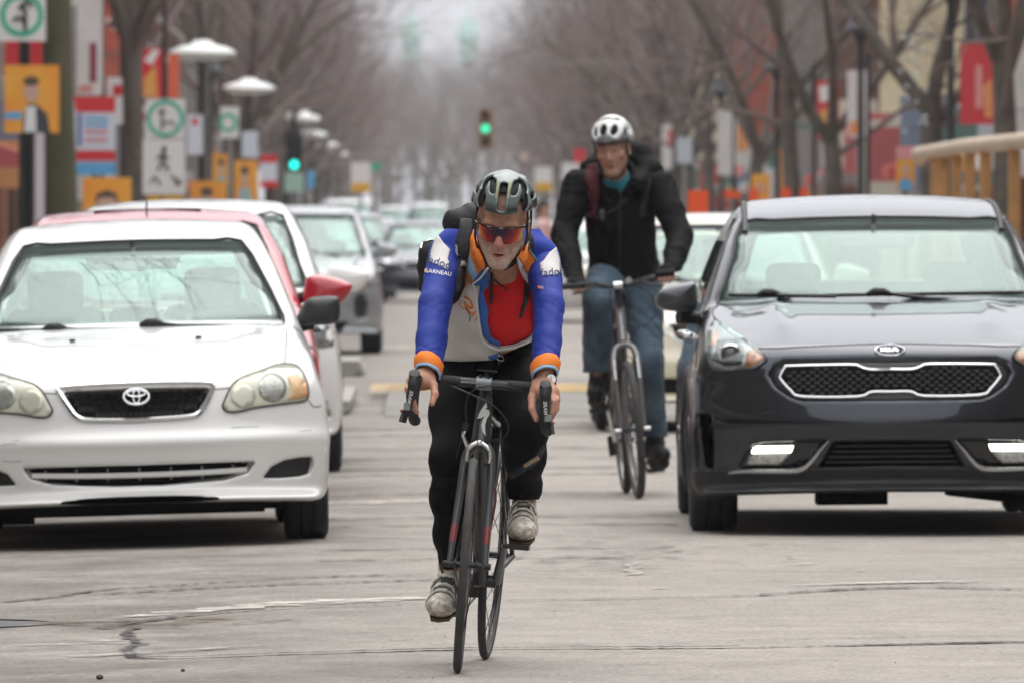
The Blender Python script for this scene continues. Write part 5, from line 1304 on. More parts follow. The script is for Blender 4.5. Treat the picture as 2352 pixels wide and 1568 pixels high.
# ------------------------------------------------------------------ the dark grey hatchback driving on the right
def grey_hatchback():
    za = lambda p: [(1493+x*0.36617, 402+y*0.36617) for x, y in p]
    zb = lambda p: [(1493+x*0.3652, 746.5+y*0.3652) for x, y in p]
    side = spline([(0.10, 0.20), (0.05, 0.24), (0.02, 0.34), (0.0, 0.46), (-0.005, 0.56), (0.02, 0.66), (0.05, 0.76), (0.105, 0.83), (0.20, 0.872), (0.5, 0.945), (0.85, 1.005), (1.2, 1.045), (1.8, 1.02), (3.0, 1.03), (3.9, 1.06), (4.25, 1.02), (4.34, 0.8), (4.355, 0.5), (4.28, 0.26), (4.1, 0.2), (2.2, 0.19)], 6, True)
    cab = spline([(1.0, 0.92), (1.08, 1.0), (1.5, 1.215), (1.88, 1.385), (2.15, 1.475), (2.6, 1.53), (3.2, 1.525), (3.8, 1.46), (4.15, 1.22), (4.25, 1.0), (3.8, 0.85), (2.0, 0.8)], 6, True)
    def extra(x, y, z, f):
        ax = np.abs(x)
        hood = np.clip((y-0.25)/0.25, 0, 1)*np.clip((1.35-y)/0.3, 0, 1)*np.clip((z-0.8)/0.06, 0, 1)
        # two ridges running down the bonnet, hollow between ridge and wing
        f = f-0.014*np.exp(-((ax-0.50+0.06*(1.2-y))/0.045)**2)*hood
        f = f+0.012*np.exp(-((ax-0.63)/0.07)**2)*hood
        front = np.clip(1-y/0.6, 0, 1)
        f = f-0.012*np.exp(-((z-0.50)/0.05)**2)*front
        f = f-0.016*np.exp(-((np.sqrt((y-0.87)**2+(z-0.34)**2)-0.41)/0.035)**2)*np.clip((ax-0.7)/0.08, 0, 1)
        return f
    c = Car('hatchback', 'dark grey hatchback with lit daytime lamps driving at the right front', 2.085, 44.95, math.radians(-0.35), math.radians(-0.5), hw=0.905, side=side, cab=cab, bow=(0.36, 2.8),
            wz=([0.15, 0.25, 0.45, 0.70, 0.90, 1.1], [0.97, 0.99, 1.0, 0.985, 0.93, 0.86]), wy=([0, 0.9, 2.2, 3.6, 4.35], [0.97, 1.0, 0.995, 1.0, 0.94]),
            cw=([0.85, 1.05, 1.3, 1.45, 1.6], [0.84, 0.795, 0.70, 0.625, 0.54]), wbow=0.22, axles=(0.87, 3.57), rw=0.325, tw=0.215, extra=extra,
            ws=[(-0.64, 1.08), (-0.545, 1.37), (0.545, 1.37), (0.64, 1.08)], sw=[(1.7, 1.06), (2.25, 1.40), (3.2, 1.44), (3.75, 1.36), (3.95, 1.10)], rearw=[(-0.55, 1.12), (-0.48, 1.36), (0.48, 1.36), (0.55, 1.12)], kc=0.06, z0=0.0, crown=0.03)
    PG = paint('graphite_paint', (0.026, 0.029, 0.037), 1.0, 0.30, 0.05)
    cen = c.xz(za([(1550, 1102)]))[0][0]
    def loc(p): a = c.xz(p); return a-[cen, 0]
    lhalf = lambda a: a*[-1, 1]                                        # measured on the left of the picture, kept as the right half
    ringL = loc(za([(1555, 1216), (1420, 1218), (1360, 1201), (1300, 1188), (930, 1196), (890, 1206), (862, 1258), (868, 1280), (930, 1348), (1000, 1385), (1350, 1385), (1430, 1357), (1555, 1355)]))
    ring = np.concatenate([ringL, lhalf(ringL)[::-1][1:-1]])
    surL = loc(za([(1555, 1152), (1380, 1152), (880, 1167), (820, 1197), (788, 1255), (830, 1328), (930, 1393), (1000, 1413), (1555, 1412)]))
    sur = np.concatenate([surL, lhalf(surL)[::-1][1:-1]])
    hl = lhalf(loc(za([(412, 1000), (440, 935), (462, 918), (560, 988), (700, 1082), (778, 1147), (742, 1190), (690, 1214), (560, 1230), (470, 1228), (428, 1190), (410, 1120)])))
    fogp = lhalf(loc(zb([(600, 900), (640, 820), (690, 755), (760, 738), (1160, 722), (1120, 790), (1065, 855), (1010, 893), (930, 903)])))
    intL = loc(zb([(1555, 728), (1200, 735), (1160, 800), (1090, 940), (1555, 938)])); intk = np.concatenate([intL, lhalf(intL)[::-1][1:-1]])
    vent = lhalf(loc(zb([(356, 560), (432, 562), (445, 900), (395, 900)])))
    c.recess += [(Field2(sur, 0.008, 0.3, 0), 0.018, 0.6), (Field2(intk, 0.008, 0.3, 0), 0.06, 0.6), (Field2(fogp, 0.008, 0.3, 0), 0.045, 0.7), (Field2(vent, 0.008, 0.3, 0), 0.05, 0.9)]
    c.shell(PG)
    # grille: surround, honeycomb studs, bright outline
    g = c.patch('grille', sur, mat('grille_satin_black', (0.028, 0.028, 0.029), 0.35), -0.012, 0.008, 0.03)
    inner = c.patch('grille_bed', ring, M_BLKM, -0.006, 0.004, 0.04, parent=g)
    RF = Field2(ring, 0.006, 0.2, 0); st = MB()
    x0, x1 = ring[:, 0].min(), ring[:, 0].max(); z0, z1 = ring[:, 1].min(), ring[:, 1].max()
    pts = []
    for j, z in enumerate(np.arange(z0, z1, 0.0155)):
        for x in np.arange(x0+(j % 2)*0.0205, x1, 0.041):
            if RF(np.array([x]), np.array([z]))[0] < -0.014: pts.append((x, z))
    q, n = c.cast(np.array(pts))
    for p, nn in zip(q, n):
        a = np.linspace(0, 2*math.pi, 10, endpoint=False); pc = p-nn*0.002
        o1 = [pc+np.array([math.cos(t)*0.0135, 0, math.sin(t)*0.0066]) for t in a]; o2 = [pc+nn*0.006+np.array([math.cos(t)*0.010, 0, math.sin(t)*0.0042]) for t in a]
        st.add(o1+o2, [(i, (i+1) % 10, 10+(i+1) % 10, 10+i) for i in range(10)]+[tuple(range(10, 20))])
    so_ = st.build('grille_studs', mat('grille_stud', (0.055, 0.057, 0.06), 0.3, spec=0.6), g, smooth=True); so_['kind'] = 'stuff'
    c.line('grille_outline', ring, 0.0055, M_CHR, 0.0, parent=g, closed=True, seg=3)
    # oval badge with its three letters
    a = np.linspace(0, 2*math.pi, 32, endpoint=False); ez = c.xz(za([(1550, 1102)]))[0][1]
    bd = c.patch('emblem', np.stack([np.cos(a)*0.064, ez+np.sin(a)*0.0205], 1), mat('badge_black', (0.03, 0.03, 0.032), 0.25), 0.006, 0.008, 0.02)
    c.line('emblem_rim', np.stack([np.cos(a)*0.066, ez+np.sin(a)*0.022], 1), 0.0040, M_CHR, 0.006, parent=bd, closed=True, seg=1)
    qb, nb = c.cast(np.array([[0, ez]])); tilt = math.atan2(nb[0][2], -nb[0][1])
    lt = MB()
    def stroke(p0, p1, w=0.0062):
        p0 = np.array(p0); p1 = np.array(p1); d = (p1-p0)/np.linalg.norm(p1-p0); e = np.array([-d[1], d[0]])*w/2
        cs = [p0+e, p0-e, p1-e, p1+e]
        up = Vector((0, math.sin(tilt), math.cos(tilt))); org = Vector(qb[0])+Vector(nb[0])*0.009
        f_ = [org+Vector((k[0], 0, 0))+up*k[1] for k in cs]; b_ = [v-Vector(nb[0])*0.004 for v in f_]
        lt.add(f_+b_, [(0, 1, 2, 3), (4, 7, 6, 5)]+[(i, i+4, (i+1) % 4+4, (i+1) % 4) for i in range(4)])
    stroke((-0.037, -0.011), (-0.037, 0.011), 0.008); stroke((-0.033, -0.001), (-0.016, 0.011)); stroke((-0.030, 0.001), (-0.013, -0.011))
    stroke((-0.004, -0.011), (-0.004, 0.011), 0.008); stroke((0.010, -0.011), (0.021, 0.011)); stroke((0.034, -0.011), (0.023, 0.011), 0.008)
    lt.build('lettering', M_CHR, bd)
    # headlamps
    for sg in (1, -1):
        H = hl if sg == 1 else mir(hl)[::-1]
        bed = c.patch('headlight', H, mat('lamp_bed', (0.36, 0.37, 0.38), 0.22, metal=0.6, var=0.5, vscale=18), 0.003, 0.012, 0.02)
        pr = lhalf(loc(za([(550, 1125)])))[0]*[sg, 1]
        q1, n1 = c.cast(np.array([pr])); cc = Vector(q1[0])+Vector((0, -0.004, 0))
        MB().lathe([(0.048, 0.02), (0.050, -0.006), (0.044, -0.012), (0.040, -0.006)], 28, 'y', cc).build('projector_ring', M_CHR, bed, smooth=True)
        MB().ball(cc+Vector((0, 0.012, 0)), (0.041, 0.022, 0.041), 18, 10).build('projector_lens', mat('projector_dark', (0.10, 0.10, 0.10), 0.06, spec=0.9), bed, smooth=True)
        dk = lhalf(loc(za([(470, 1040), (600, 1030), (640, 1110), (620, 1190), (520, 1200), (440, 1160)])))*[sg, 1]
        c.patch('lamp_bezel', dk if sg == 1 else dk[::-1], M_GLOSSBLK, 0.0045, 0.004, 0.02, parent=bed)
        am = lhalf(loc(za([(650, 1112), (692, 1098), (768, 1148), (738, 1178), (690, 1200), (640, 1206)])))*[sg, 1]
        c.patch('indicator', am if sg == 1 else am[::-1], mat('amber_lens', (0.62, 0.20, 0.05), 0.25, coat=0.8, var=0.6, vscale=60), 0.0050, 0.004, 0.02, parent=bed)
        am = lhalf(loc(za([(424, 1010), (440, 955), (470, 985), (478, 1030), (432, 1080)])))*[sg, 1]
        c.patch('side_marker', am if sg == 1 else am[::-1], M_AMBER, 0.0050, 0.004, 0.02, parent=bed)
        c.patch('lamp_cover', H, M_LENS, 0.012, 0.003, 0.03, parent=bed)
        c.line('lamp_trim', H, 0.004, M_GLOSSBLK, 0.006, parent=bed, closed=True, seg=3)
        # fog lamp pocket with a lit strip, sweeping bright trim
        fp = fogp if sg == 1 else mir(fogp)[::-1]
        pk = c.patch('fog_pocket', fp, M_GLOSSBLK, -0.038, 0.01, 0.03)
        fl = lhalf(loc(zb([(625, 885), (655, 825), (688, 772), (712, 762), (945, 760), (930, 800), (880, 862), (850, 885)])))*[sg, 1]
        lamp = c.patch('fog_lamp', fl if sg == 1 else fl[::-1], mat('fog_glass', (0.55, 0.56, 0.55), 0.15, metal=0.6, var=0.6, vscale=70), -0.016, 0.02, 0.02, parent=pk)
        dr = lhalf(loc(zb([(680, 804), (690, 772), (712, 763), (942, 761), (926, 800)])))*[sg, 1]
        c.patch('daytime_strip', dr if sg == 1 else dr[::-1], mat('lit_strip', (1.0, 0.98, 0.86), 0.4, emit=6.0), -0.008, 0.008, 0.02, parent=pk)
    sw_ = lhalf(loc(zb([(545, 928), (640, 918), (800, 918), (940, 917), (1010, 903), (1062, 858), (1118, 785), (1168, 726)])))
    c.line('bumper_trim', sw_, 0.012, M_SATIN, 0.004, mirror=True, seg=5, rad=[0.006, 0.010, 0.012, 0.013, 0.014, 0.012, 0.009, 0.004])
    it = c.patch('lower_intake', intk, M_BLKM, -0.05, 0.01, 0.04)
    zi0, zi1 = intk[:, 1].min(), intk[:, 1].max()
    for k in range(5):
        z = zi1-(zi1-zi0)*(0.17+0.165*k); xe = np.interp(z, [zi0, zi1], [np.abs(intk[:, 0]).max()*0.98, np.abs(intk[:, 0]).min() if False else 0.24])
        c.line('intake_slat', [(-xe, z), (0, z), (xe, z)], 0.006, M_BLK, -0.03, parent=it, seg=8)
    # black lower skirt, wheel-arch cladding
    def skirt(x, y, z):
        f = c.outer(x, y, z)-0.006; d = np.sqrt((y-0.87)**2+(z-0.325)**2)-0.39
        return np.maximum(np.maximum(np.maximum(np.maximum(f, -f-0.03), z-0.315+0.02*np.abs(x)), y-0.75), -d)
    sdf_obj('bumper_skirt', skirt, (-0.93, -0.03, 0.17), (0.93, 0.8, 0.34), 0.012, M_BLK, c.root)
    def sill(x, y, z):
        f = c.outer(x, y, z)-0.006; ax = np.abs(x)
        a1 = np.sqrt((y-0.87)**2+(z-0.325)**2); a2 = np.sqrt((y-3.57)**2+(z-0.325)**2)
        rg = np.minimum(np.minimum(a1-0.435, a2-0.435), np.maximum(z-0.36, np.abs(y-2.2)-1.0))
        return np.maximum(np.maximum(np.maximum(np.maximum(f, -f-0.03), rg), 0.6-ax), -np.minimum(a1-0.385, a2-0.385))
    sdf_obj('arch_cladding', sill, (-0.95, 0.4, 0.17), (0.95, 4.1, 0.8), 0.02, M_BLK, c.root)
    # windscreen
    w = c.pix(za([(465, 815), (500, 690), (555, 510), (612, 302)]), cabin=True)[:, [0, 2]]-[cen*0.9, 0]
    gl = c.windscreen(w, (0.02, 0.02), (0.90, 0.055, 0.05))
    c.patch('sensor_housing', [(-0.17, 1.30), (-0.21, 1.385), (0.21, 1.385), (0.17, 1.30)], mat('sensor_black', (0.05, 0.05, 0.052), 0.5), -0.012, 0.01, 0.05, cabin=True, parent=gl)
    wiper(c, 'wiper', (-0.68, 1.055), (-0.20, 1.045), 0.42); wiper(c, 'wiper', (-0.26, 1.05), (0.66, 1.055), 0.28)
    gp = mat('panel_gap_dark', (0.012, 0.012, 0.013), 0.9)
    hg = lhalf(loc(za([(1540, 1060), (1400, 1061), (1000, 1077), (860, 1086), (720, 1086)]))); c.line('bonnet_gap', hg, 0.003, gp, 0.0, mirror=True, seg=5)
    hg = lhalf(loc(za([(470, 822), (440, 845), (445, 890), (520, 950), (700, 1075)]))); c.line('bonnet_gap', hg, 0.003, gp, 0.001, mirror=True, seg=5)
    # black roof ditches
    for sg in (1, -1):
        yy = np.linspace(1.95, 3.9, 16); o2 = np.stack([np.full(16, 0.60*sg)-sg*0.02*(yy-1.9), yy, np.full(16, 2.2)], 1)
        q = trace(c.cabin, o2, np.tile([0, 0, -1.0], (16, 1))); q = q[~np.isnan(q[:, 0])]
        MB().tube([Vector(p) for p in q], 0.016, 8).build('roof_rail', M_BLK, c.root, smooth=True)
    mo = np.abs(c.at_depth(za([(76, 790), (95, 738), (160, 698), (270, 672), (322, 670), (336, 700), (340, 780), (325, 850), (250, 860), (125, 848), (84, 822)]), 1.55)-[cen, 0])
    c.mirror(mo, 1.50, mat('mirror_grey', (0.045, 0.047, 0.052), 0.3, metal=0.4, coat=0.8), arm=[(0.80, 1.62, 0.97), (0.84, 1.58, 0.965), (0.92, 1.54, 0.975)], armm=M_BLK)
    c.side_glass([(1.65, 1.04), (2.2, 1.42), (3.2, 1.46), (3.8, 1.38), (4.0, 1.08)], glass_mat('dark_side_glass', (0.22, 0.25, 0.25), 1.6)); c.rear_glass([(-0.58, 1.10), (-0.50, 1.38), (0.50, 1.38), (0.58, 1.10)])
    for sg in (1, -1):
        for yd in (2.35, 3.3):
            o2 = np.array([[1.3*sg, yd, 0.88]]); q = trace(c.outer, o2, np.array([[-sg, 0, 0.0]]))[0]
            MB().tube([q+[0, -0.09, 0], q+[sg*0.035, -0.06, 0], q+[sg*0.035, 0.06, 0], q+[0, 0.09, 0]], 0.012, 6).build('door_handle', M_CHR, c.root, smooth=True)
    c.wheels(); c.under(0.25); c.interior(0.37, 1.95, belt=0.98)
    MB().box((-0.15, 0.95, 0.19), (0.32, 0.4, 0.14)).box((0.35, 0.9, 0.20), (0.5, 0.12, 0.05)).box((0.42, 1.0, 0.185), (0.26, 0.3, 0.09), Matrix.Rotation(0.12, 3, 'Y')).box((0.60, 1.1, 0.20), (0.14, 0.2, 0.06), Matrix.Rotation(0.35, 3, 'Y')).build('engine_undertray', M_BLKM, c.root)
    return c
CAR_K = grey_hatchback()
# ------------------------------------------------------------------ the other cars
def scaled(pts, L, H, L0, H0): return [(y*L/L0, z*H/H0) for y, z in pts]
SED_S = [(0.07, 0.20), (0.015, 0.27), (0.0, 0.38), (0.005, 0.47), (0.045, 0.545), (0.075, 0.64), (0.12, 0.725), (0.24, 0.785), (0.55, 0.865), (0.95, 0.93), (1.25, 0.965), (1.8, 0.95), (3.0, 0.96), (3.9, 0.99), (4.4, 0.97), (4.5, 0.8), (4.52, 0.5), (4.42, 0.26), (4.2, 0.2), (2.3, 0.19)]
SED_C = [(1.08, 0.86), (1.15, 0.925), (1.55, 1.15), (1.88, 1.318), (2.12, 1.405), (2.6, 1.445), (3.1, 1.41), (3.5, 1.30), (3.95, 1.05), (4.05, 0.9), (3.6, 0.78), (2.0, 0.75)]
SUV_S = [(0.10, 0.24), (0.03, 0.30), (0.0, 0.46), (0.0, 0.60), (0.02, 0.74), (0.07, 0.87), (0.16, 0.94), (0.5, 1.0), (1.1, 1.08), (1.8, 1.06), (3.0, 1.07), (4.1, 1.08), (4.3, 0.9), (4.35, 0.55), (4.28, 0.28), (4.1, 0.24), (2.2, 0.23)]
SUV_C = [(0.95, 0.95), (1.03, 1.05), (1.4, 1.30), (1.72, 1.50), (1.98, 1.60), (2.6, 1.645), (3.3, 1.635), (3.95, 1.58), (4.2, 1.35), (4.3, 1.05), (3.8, 0.9), (2.0, 0.85)]
VAN_S = [(0.10, 0.24), (0.02, 0.32), (0.0, 0.5), (0.0, 0.75), (0.05, 0.95), (0.2, 1.06), (0.55, 1.16), (0.9, 1.22), (2, 1.2), (4.5, 1.2), (4.9, 1.1), (4.95, 0.6), (4.9, 0.3), (4.6, 0.24), (2.2, 0.23)]
VAN_C = [(0.6, 1.0), (0.75, 1.2), (1.05, 1.55), (1.3, 1.85), (1.55, 2.0), (2.2, 2.06), (4.3, 2.05), (4.8, 1.95), (4.92, 1.4), (4.9, 1.0), (3.8, 0.9), (2.0, 0.9)]
def traffic_car(name, label, kind, X, Y, col, L=None, H=None, W=1.76, yaw=0.0, metal=0.0, fine=0.024, z0=None, mirrorcol=None, lamps=True, foglook=False, grille_h=1.0, group=None, detail=True, rearview=False, roll=0.0):
    S0, C0, L0, H0, zb = {'sedan': (SED_S, SED_C, 4.52, 1.445, 0.95), 'suv': (SUV_S, SUV_C, 4.35, 1.645, 1.07), 'van': (VAN_S, VAN_C, 4.95, 2.06, 1.2)}[kind]
    L = L or L0; H = H or H0; k = H/H0; ky = L/L0; hw = W/2; zb *= k
    side = spline(scaled(S0, L, H, L0, H0), 5, True); cab = spline(scaled(C0, L, H, L0, H0), 5, True)
    tz = H*0.93
    c = Car(name, label, X, Y, yaw, roll, hw=hw, side=side, cab=cab, bow=(0.32, 2.7), wz=([0.15, 0.25*k, 0.45*k, 0.7*k, zb, H], [0.95, 0.985, 1.0, 0.985, 0.91, 0.85]), wy=([0, 0.9, 2.2, L*0.8, L], [0.98, 1.0, 1.0, 0.99, 0.93]),
            cw=([zb-0.15, zb, (zb+H)/2, H-0.09, H+0.1], [hw*0.92, hw*0.885, hw*0.79, hw*0.69, hw*0.58]), wbow=0.20, axles=(0.88*ky, 3.45*ky if kind != 'van' else 3.9*ky), rw=0.31 if kind == 'sedan' else 0.345, tw=0.205 if kind == 'sedan' else 0.225, fine=fine, kc=0.07,
            ws=[(-hw*0.72, zb+0.05), (-hw*0.585, tz-0.06), (hw*0.585, tz-0.06), (hw*0.72, zb+0.05)], sw=[(1.75*ky, zb+0.02), (2.25*ky, tz-0.02), (3.0*ky, tz), (3.5*ky, tz-0.07), (3.75*ky, zb+0.04)] if kind != 'van' else [(1.0, zb+0.04), (1.45, tz-0.12), (2.1, tz-0.1), (2.1, zb+0.04)],
            rearw=[(-hw*0.66, zb+0.07), (-hw*0.56, tz-0.07), (hw*0.56, tz-0.07), (hw*0.66, zb+0.07)], group=group, z0=z0)
    pm = paint('paint_%d_%d_%d' % tuple(int(q*999) for q in col), col, metal, 0.3)
    zh = zb*0.76
    hl = np.array([(0.48*hw, zh*0.93), (0.56*hw, zh*1.02), (0.74*hw, zh*1.08), (0.90*hw, zh*1.10), (0.955*hw, zh*1.02), (0.945*hw, zh*0.92), (0.7*hw, zh*0.90)])
    gr = np.array([(-0.42*hw, zh*0.99), (0.42*hw, zh*0.99), (0.36*hw, zh*0.84*grille_h), (0.2*hw, zh*0.80*grille_h), (-0.2*hw, zh*0.80*grille_h), (-0.36*hw, zh*0.84*grille_h)])
    it = np.array([(-0.6*hw, 0.36*k), (0.6*hw, 0.36*k), (0.5*hw, 0.26*k), (-0.5*hw, 0.26*k)])
    fg = np.array([(0.72*hw, 0.40*k), (0.90*hw, 0.43*k), (0.92*hw, 0.33*k), (0.74*hw, 0.31*k)])
    if foglook: fg = np.array([(0.66*hw, 0.62*k), (0.72*hw, 0.68*k), (0.80*hw, 0.66*k), (0.82*hw, 0.52*k), (0.80*hw, 0.40*k), (0.70*hw, 0.38*k), (0.66*hw, 0.46*k)])
    c.recess += [(Field2(gr, 0.012, 0.3, 0), 0.04, 0.7), (Field2(it, 0.012, 0.3, 0), 0.05, 0.7), (Field2(fg, 0.012, 0.3, 0), 0.03, 0.8)]
    c.shell(pm)
    for sg in (1, -1):
        h_ = hl if sg == 1 else mir(hl)[::-1]
        lb_ = c.patch('headlight', h_, mat('lamp_bed', (0.36, 0.37, 0.38), 0.22, metal=0.6, var=0.5, vscale=18), 0.004, 0.012, 0.04)
        ct = h_.mean(0); a = np.linspace(0, 2*math.pi, 16, endpoint=False)
        c.patch('reflector', np.stack([ct[0]+np.cos(a)*0.05, ct[1]+np.sin(a)*0.05], 1), mat('lamp_bright', (0.75, 0.76, 0.74), 0.1, metal=0.7), 0.007, 0.004, 0.03, parent=lb_)
        c.patch('fog_blank', fg if sg == 1 else mir(fg)[::-1], M_BLK, -0.02, 0.02, 0.03)
    g = c.patch('grille', gr, M_BLKM, -0.03, 0.01, 0.05)
    for i in range(3):
        z = gr[:, 1].max()-(gr[:, 1].max()-gr[:, 1].min())*(0.25+0.25*i); c.line('grille_bar', [(-0.36*hw, z), (0, z), (0.36*hw, z)], 0.008, M_BLK, -0.01, parent=g, seg=5)
    c.line('grille_surround', gr, 0.008, M_CHR, 0.003, closed=True, seg=2)
    c.patch('lower_intake', it, M_BLKM, -0.03, 0.01, 0.05)
    gl = c.windscreen(np.array([(hw*0.79, zb+0.005), (hw*0.74, zb+0.35*(tz-zb)), (hw*0.635, tz)]), (0.014, 0.02), (0.925, 0.04, 0.05))
    wiper(c, 'wiper', (-0.6*hw, zb+0.03), (0.05, zb+0.01), 0.4); wiper(c, 'wiper', (0.03, zb+0.03), (0.62*hw, zb+0.01), 0.2)
    c.side_glass([(1.70*ky, zb), (2.25*ky, tz+0.01), (3.0*ky, tz+0.02), (3.55*ky, tz-0.06), (3.8*ky, zb+0.02)] if kind != 'van' else [(0.98, zb+0.02), (1.45, tz-0.1), (2.15, tz-0.08), (2.15, zb+0.02)])
    c.rear_glass([(-hw*0.70, zb+0.05), (-hw*0.59, tz-0.05), (hw*0.59, tz-0.05), (hw*0.70, zb+0.05)])
    y_m = 1.60*ky if kind != 'van' else 0.95
    mz = zb+0.03
    c.mirror([(hw-0.09, mz-0.03), (hw-0.085, mz+0.06), (hw-0.06, mz+0.115), (hw+0.02, mz+0.12), (hw+0.15, mz+0.075), (hw+0.155, mz+0.03), (hw+0.10, mz-0.03), (hw+0.0, mz-0.04)], y_m, mat('mir_%s' % pm.name, mirrorcol or col, 0.3, coat=1.0), arm=[(hw*0.86, y_m+0.08, mz), (hw-0.04, y_m+0.05, mz+0.02)], armm=M_BLK)
    gp = mat('panel_gap_dark', (0.012, 0.012, 0.013), 0.9)
    for sg in (1, -1):
        for yd in (2.3*ky, 3.25*ky):
            q = trace(c.outer, np.array([[1.3*sg, yd, zb*0.86]]), np.array([[-sg, 0, 0.0]]))[0]
            MB().tube([q+[0, -0.09, 0], q+[sg*0.035, -0.06, 0], q+[sg*0.035, 0.06, 0], q+[0, 0.09, 0]], 0.012, 6).build('door_handle', M_CHR if metal else M_BLK, c.root, smooth=True)
            zz = np.linspace(zb*0.42, zb*0.98, 8); q = trace(c.outer, np.stack([np.full(8, 1.3*sg), np.full(8, yd+0.22), zz], 1), np.tile([-sg, 0, 0.0], (8, 1)))
            MB().tube([Vector(p) for p in q], 0.004, 5).build('door_gap', gp, c.root)
        zz = zb*0.82; tl = [(0.62*hw, zz-0.07), (0.93*hw, zz-0.09), (0.90*hw, zz+0.07), (0.66*hw, zz+0.06)]
        V, T = fill2d(np.array(tl)*[sg, 1] if sg == 1 else (np.array(tl)*[-1, 1])[::-1], 0.06)
        q = trace(c.outer, np.stack([V[:, 0], np.full(len(V), L+0.6), V[:, 1]], 1), np.tile([0, -1.0, 0], (len(V), 1))); ok = ~np.isnan(q[:, 0]); q[~ok] = q[ok].mean(0) if ok.any() else 0
        n = grad(c.outer, q, 0.01); P3, Fs = sheet_mesh(q+n*0.008, n, T, 0.01); mesh_obj('tail_light', P3, Fs, mat('tail_red', (0.6, 0.02, 0.02), 0.2, coat=1, emit=0.8 if rearview else 0.15), c.root)
    c.wheels(); c.under(0.26); c.interior(0.36, 1.95*ky if kind != 'van' else 1.4, belt=zb-0.03, rear=kind != 'van')
    return c
CAR_R = traffic_car('sedan', 'red sedan with dark sunroof parked behind the white sedan', 'sedan', -1.385, 49.85, (0.42, 0.012, 0.025), H=1.50, W=1.78, yaw=math.radians(0.9), fine=0.018, roll=math.radians(-1.2), z0=-0.022)
q = trace(CAR_R.cabin, np.array([[-0.28, 2.35, 2.0], [0.28, 2.35, 2.0], [0.28, 3.0, 2.0], [-0.28, 3.0, 2.0]]), np.tile([0, 0, -1.0], (4, 1)))
mesh_obj('sunroof', [tuple(p+[0, 0, 0.012]) for p in q], [(0, 1, 2, 3)], M_GLOSSBLK, CAR_R.root)
MB().tube([(0.0, 2.15, 1.46), (0.0, 2.22, 1.53)], 0.006, 6).build('antenna', M_BLK, CAR_R.root)
CAR_W2 = traffic_car('crossover', 'white crossover parked behind the red sedan', 'suv', -1.36, 56.0, (0.78, 0.77, 0.75), H=1.56, W=1.80, yaw=math.radians(0.35), fine=0.022, roll=math.radians(-1.2), z0=-0.022)
CAR_S = traffic_car('crossover', 'silver crossover with black fog recess behind the parked white cars', 'suv', -1.37, 107.1, (0.30, 0.31, 0.325), H=1.60, W=1.80, metal=0.5, foglook=True, z0=-0.01)
CAR_D = traffic_car('sedan', 'dark blue-grey sedan with bright headlight right of the silver crossover', 'sedan', -0.02, 175.2, (0.025, 0.03, 0.042), W=1.80, metal=0.2, z0=0.0, fine=0.03)
CAR_C = traffic_car('sedan', 'cream sedan behind the cyclist in the black hooded jacket', 'sedan', 1.99, 67.0, (0.66, 0.60, 0.46), H=1.47, W=1.74, yaw=math.radians(-0.3), z0=0.0, fine=0.02)
CAR_E = traffic_car('sedan', 'dark car at the right edge beside the grey hatchback', 'sedan', 4.50, 58.5, (0.06, 0.065, 0.075), W=1.78, metal=0.4, z0=0.0, mirrorcol=(0.6, 0.6, 0.6))
CAR_V = traffic_car('van', 'pale van parked in the distance above the silver crossover', 'van', -2.05, 258, (0.66, 0.66, 0.66), z0=-0.03, fine=0.04)
CAR_F = traffic_car('sedan', 'white sedan in the distance behind the dark blue-grey sedan', 'sedan', -0.35, 222, (0.74, 0.74, 0.73), z0=0.0, fine=0.035, rearview=True)
def far_copy(c, X, Y, label, rz=0.0):
    o = dup(c.root); o.matrix_world = Matrix.Translation((X, Y, 0)) @ Matrix.Rotation(rz, 4, 'Z'); o['label'] = label
far_copy(CAR_V, 0.1, 330, 'white van farthest down the street in the middle lane')
far_copy(CAR_W2, -1.6, 300, 'white crossover in the distance left of the farthest white van')
far_copy(CAR_F, 2.35, 144.5, 'white sedan seen from behind with red tail light between the cyclists', math.pi)
far_copy(CAR_S, -1.45, 186, 'grey crossover parked in the distance behind the silver crossover')
far_copy(CAR_F, 0.95, 262, 'white sedan in the distance right of the pale van')
far_copy(CAR_W2, 1.9, 300, 'white crossover far down the right lane')
far_copy(CAR_V, -1.3, 395, 'smallest white van far down the left lane')
far_copy(CAR_D, 2.9, 232, 'dark sedan far down the right lane behind the riders')
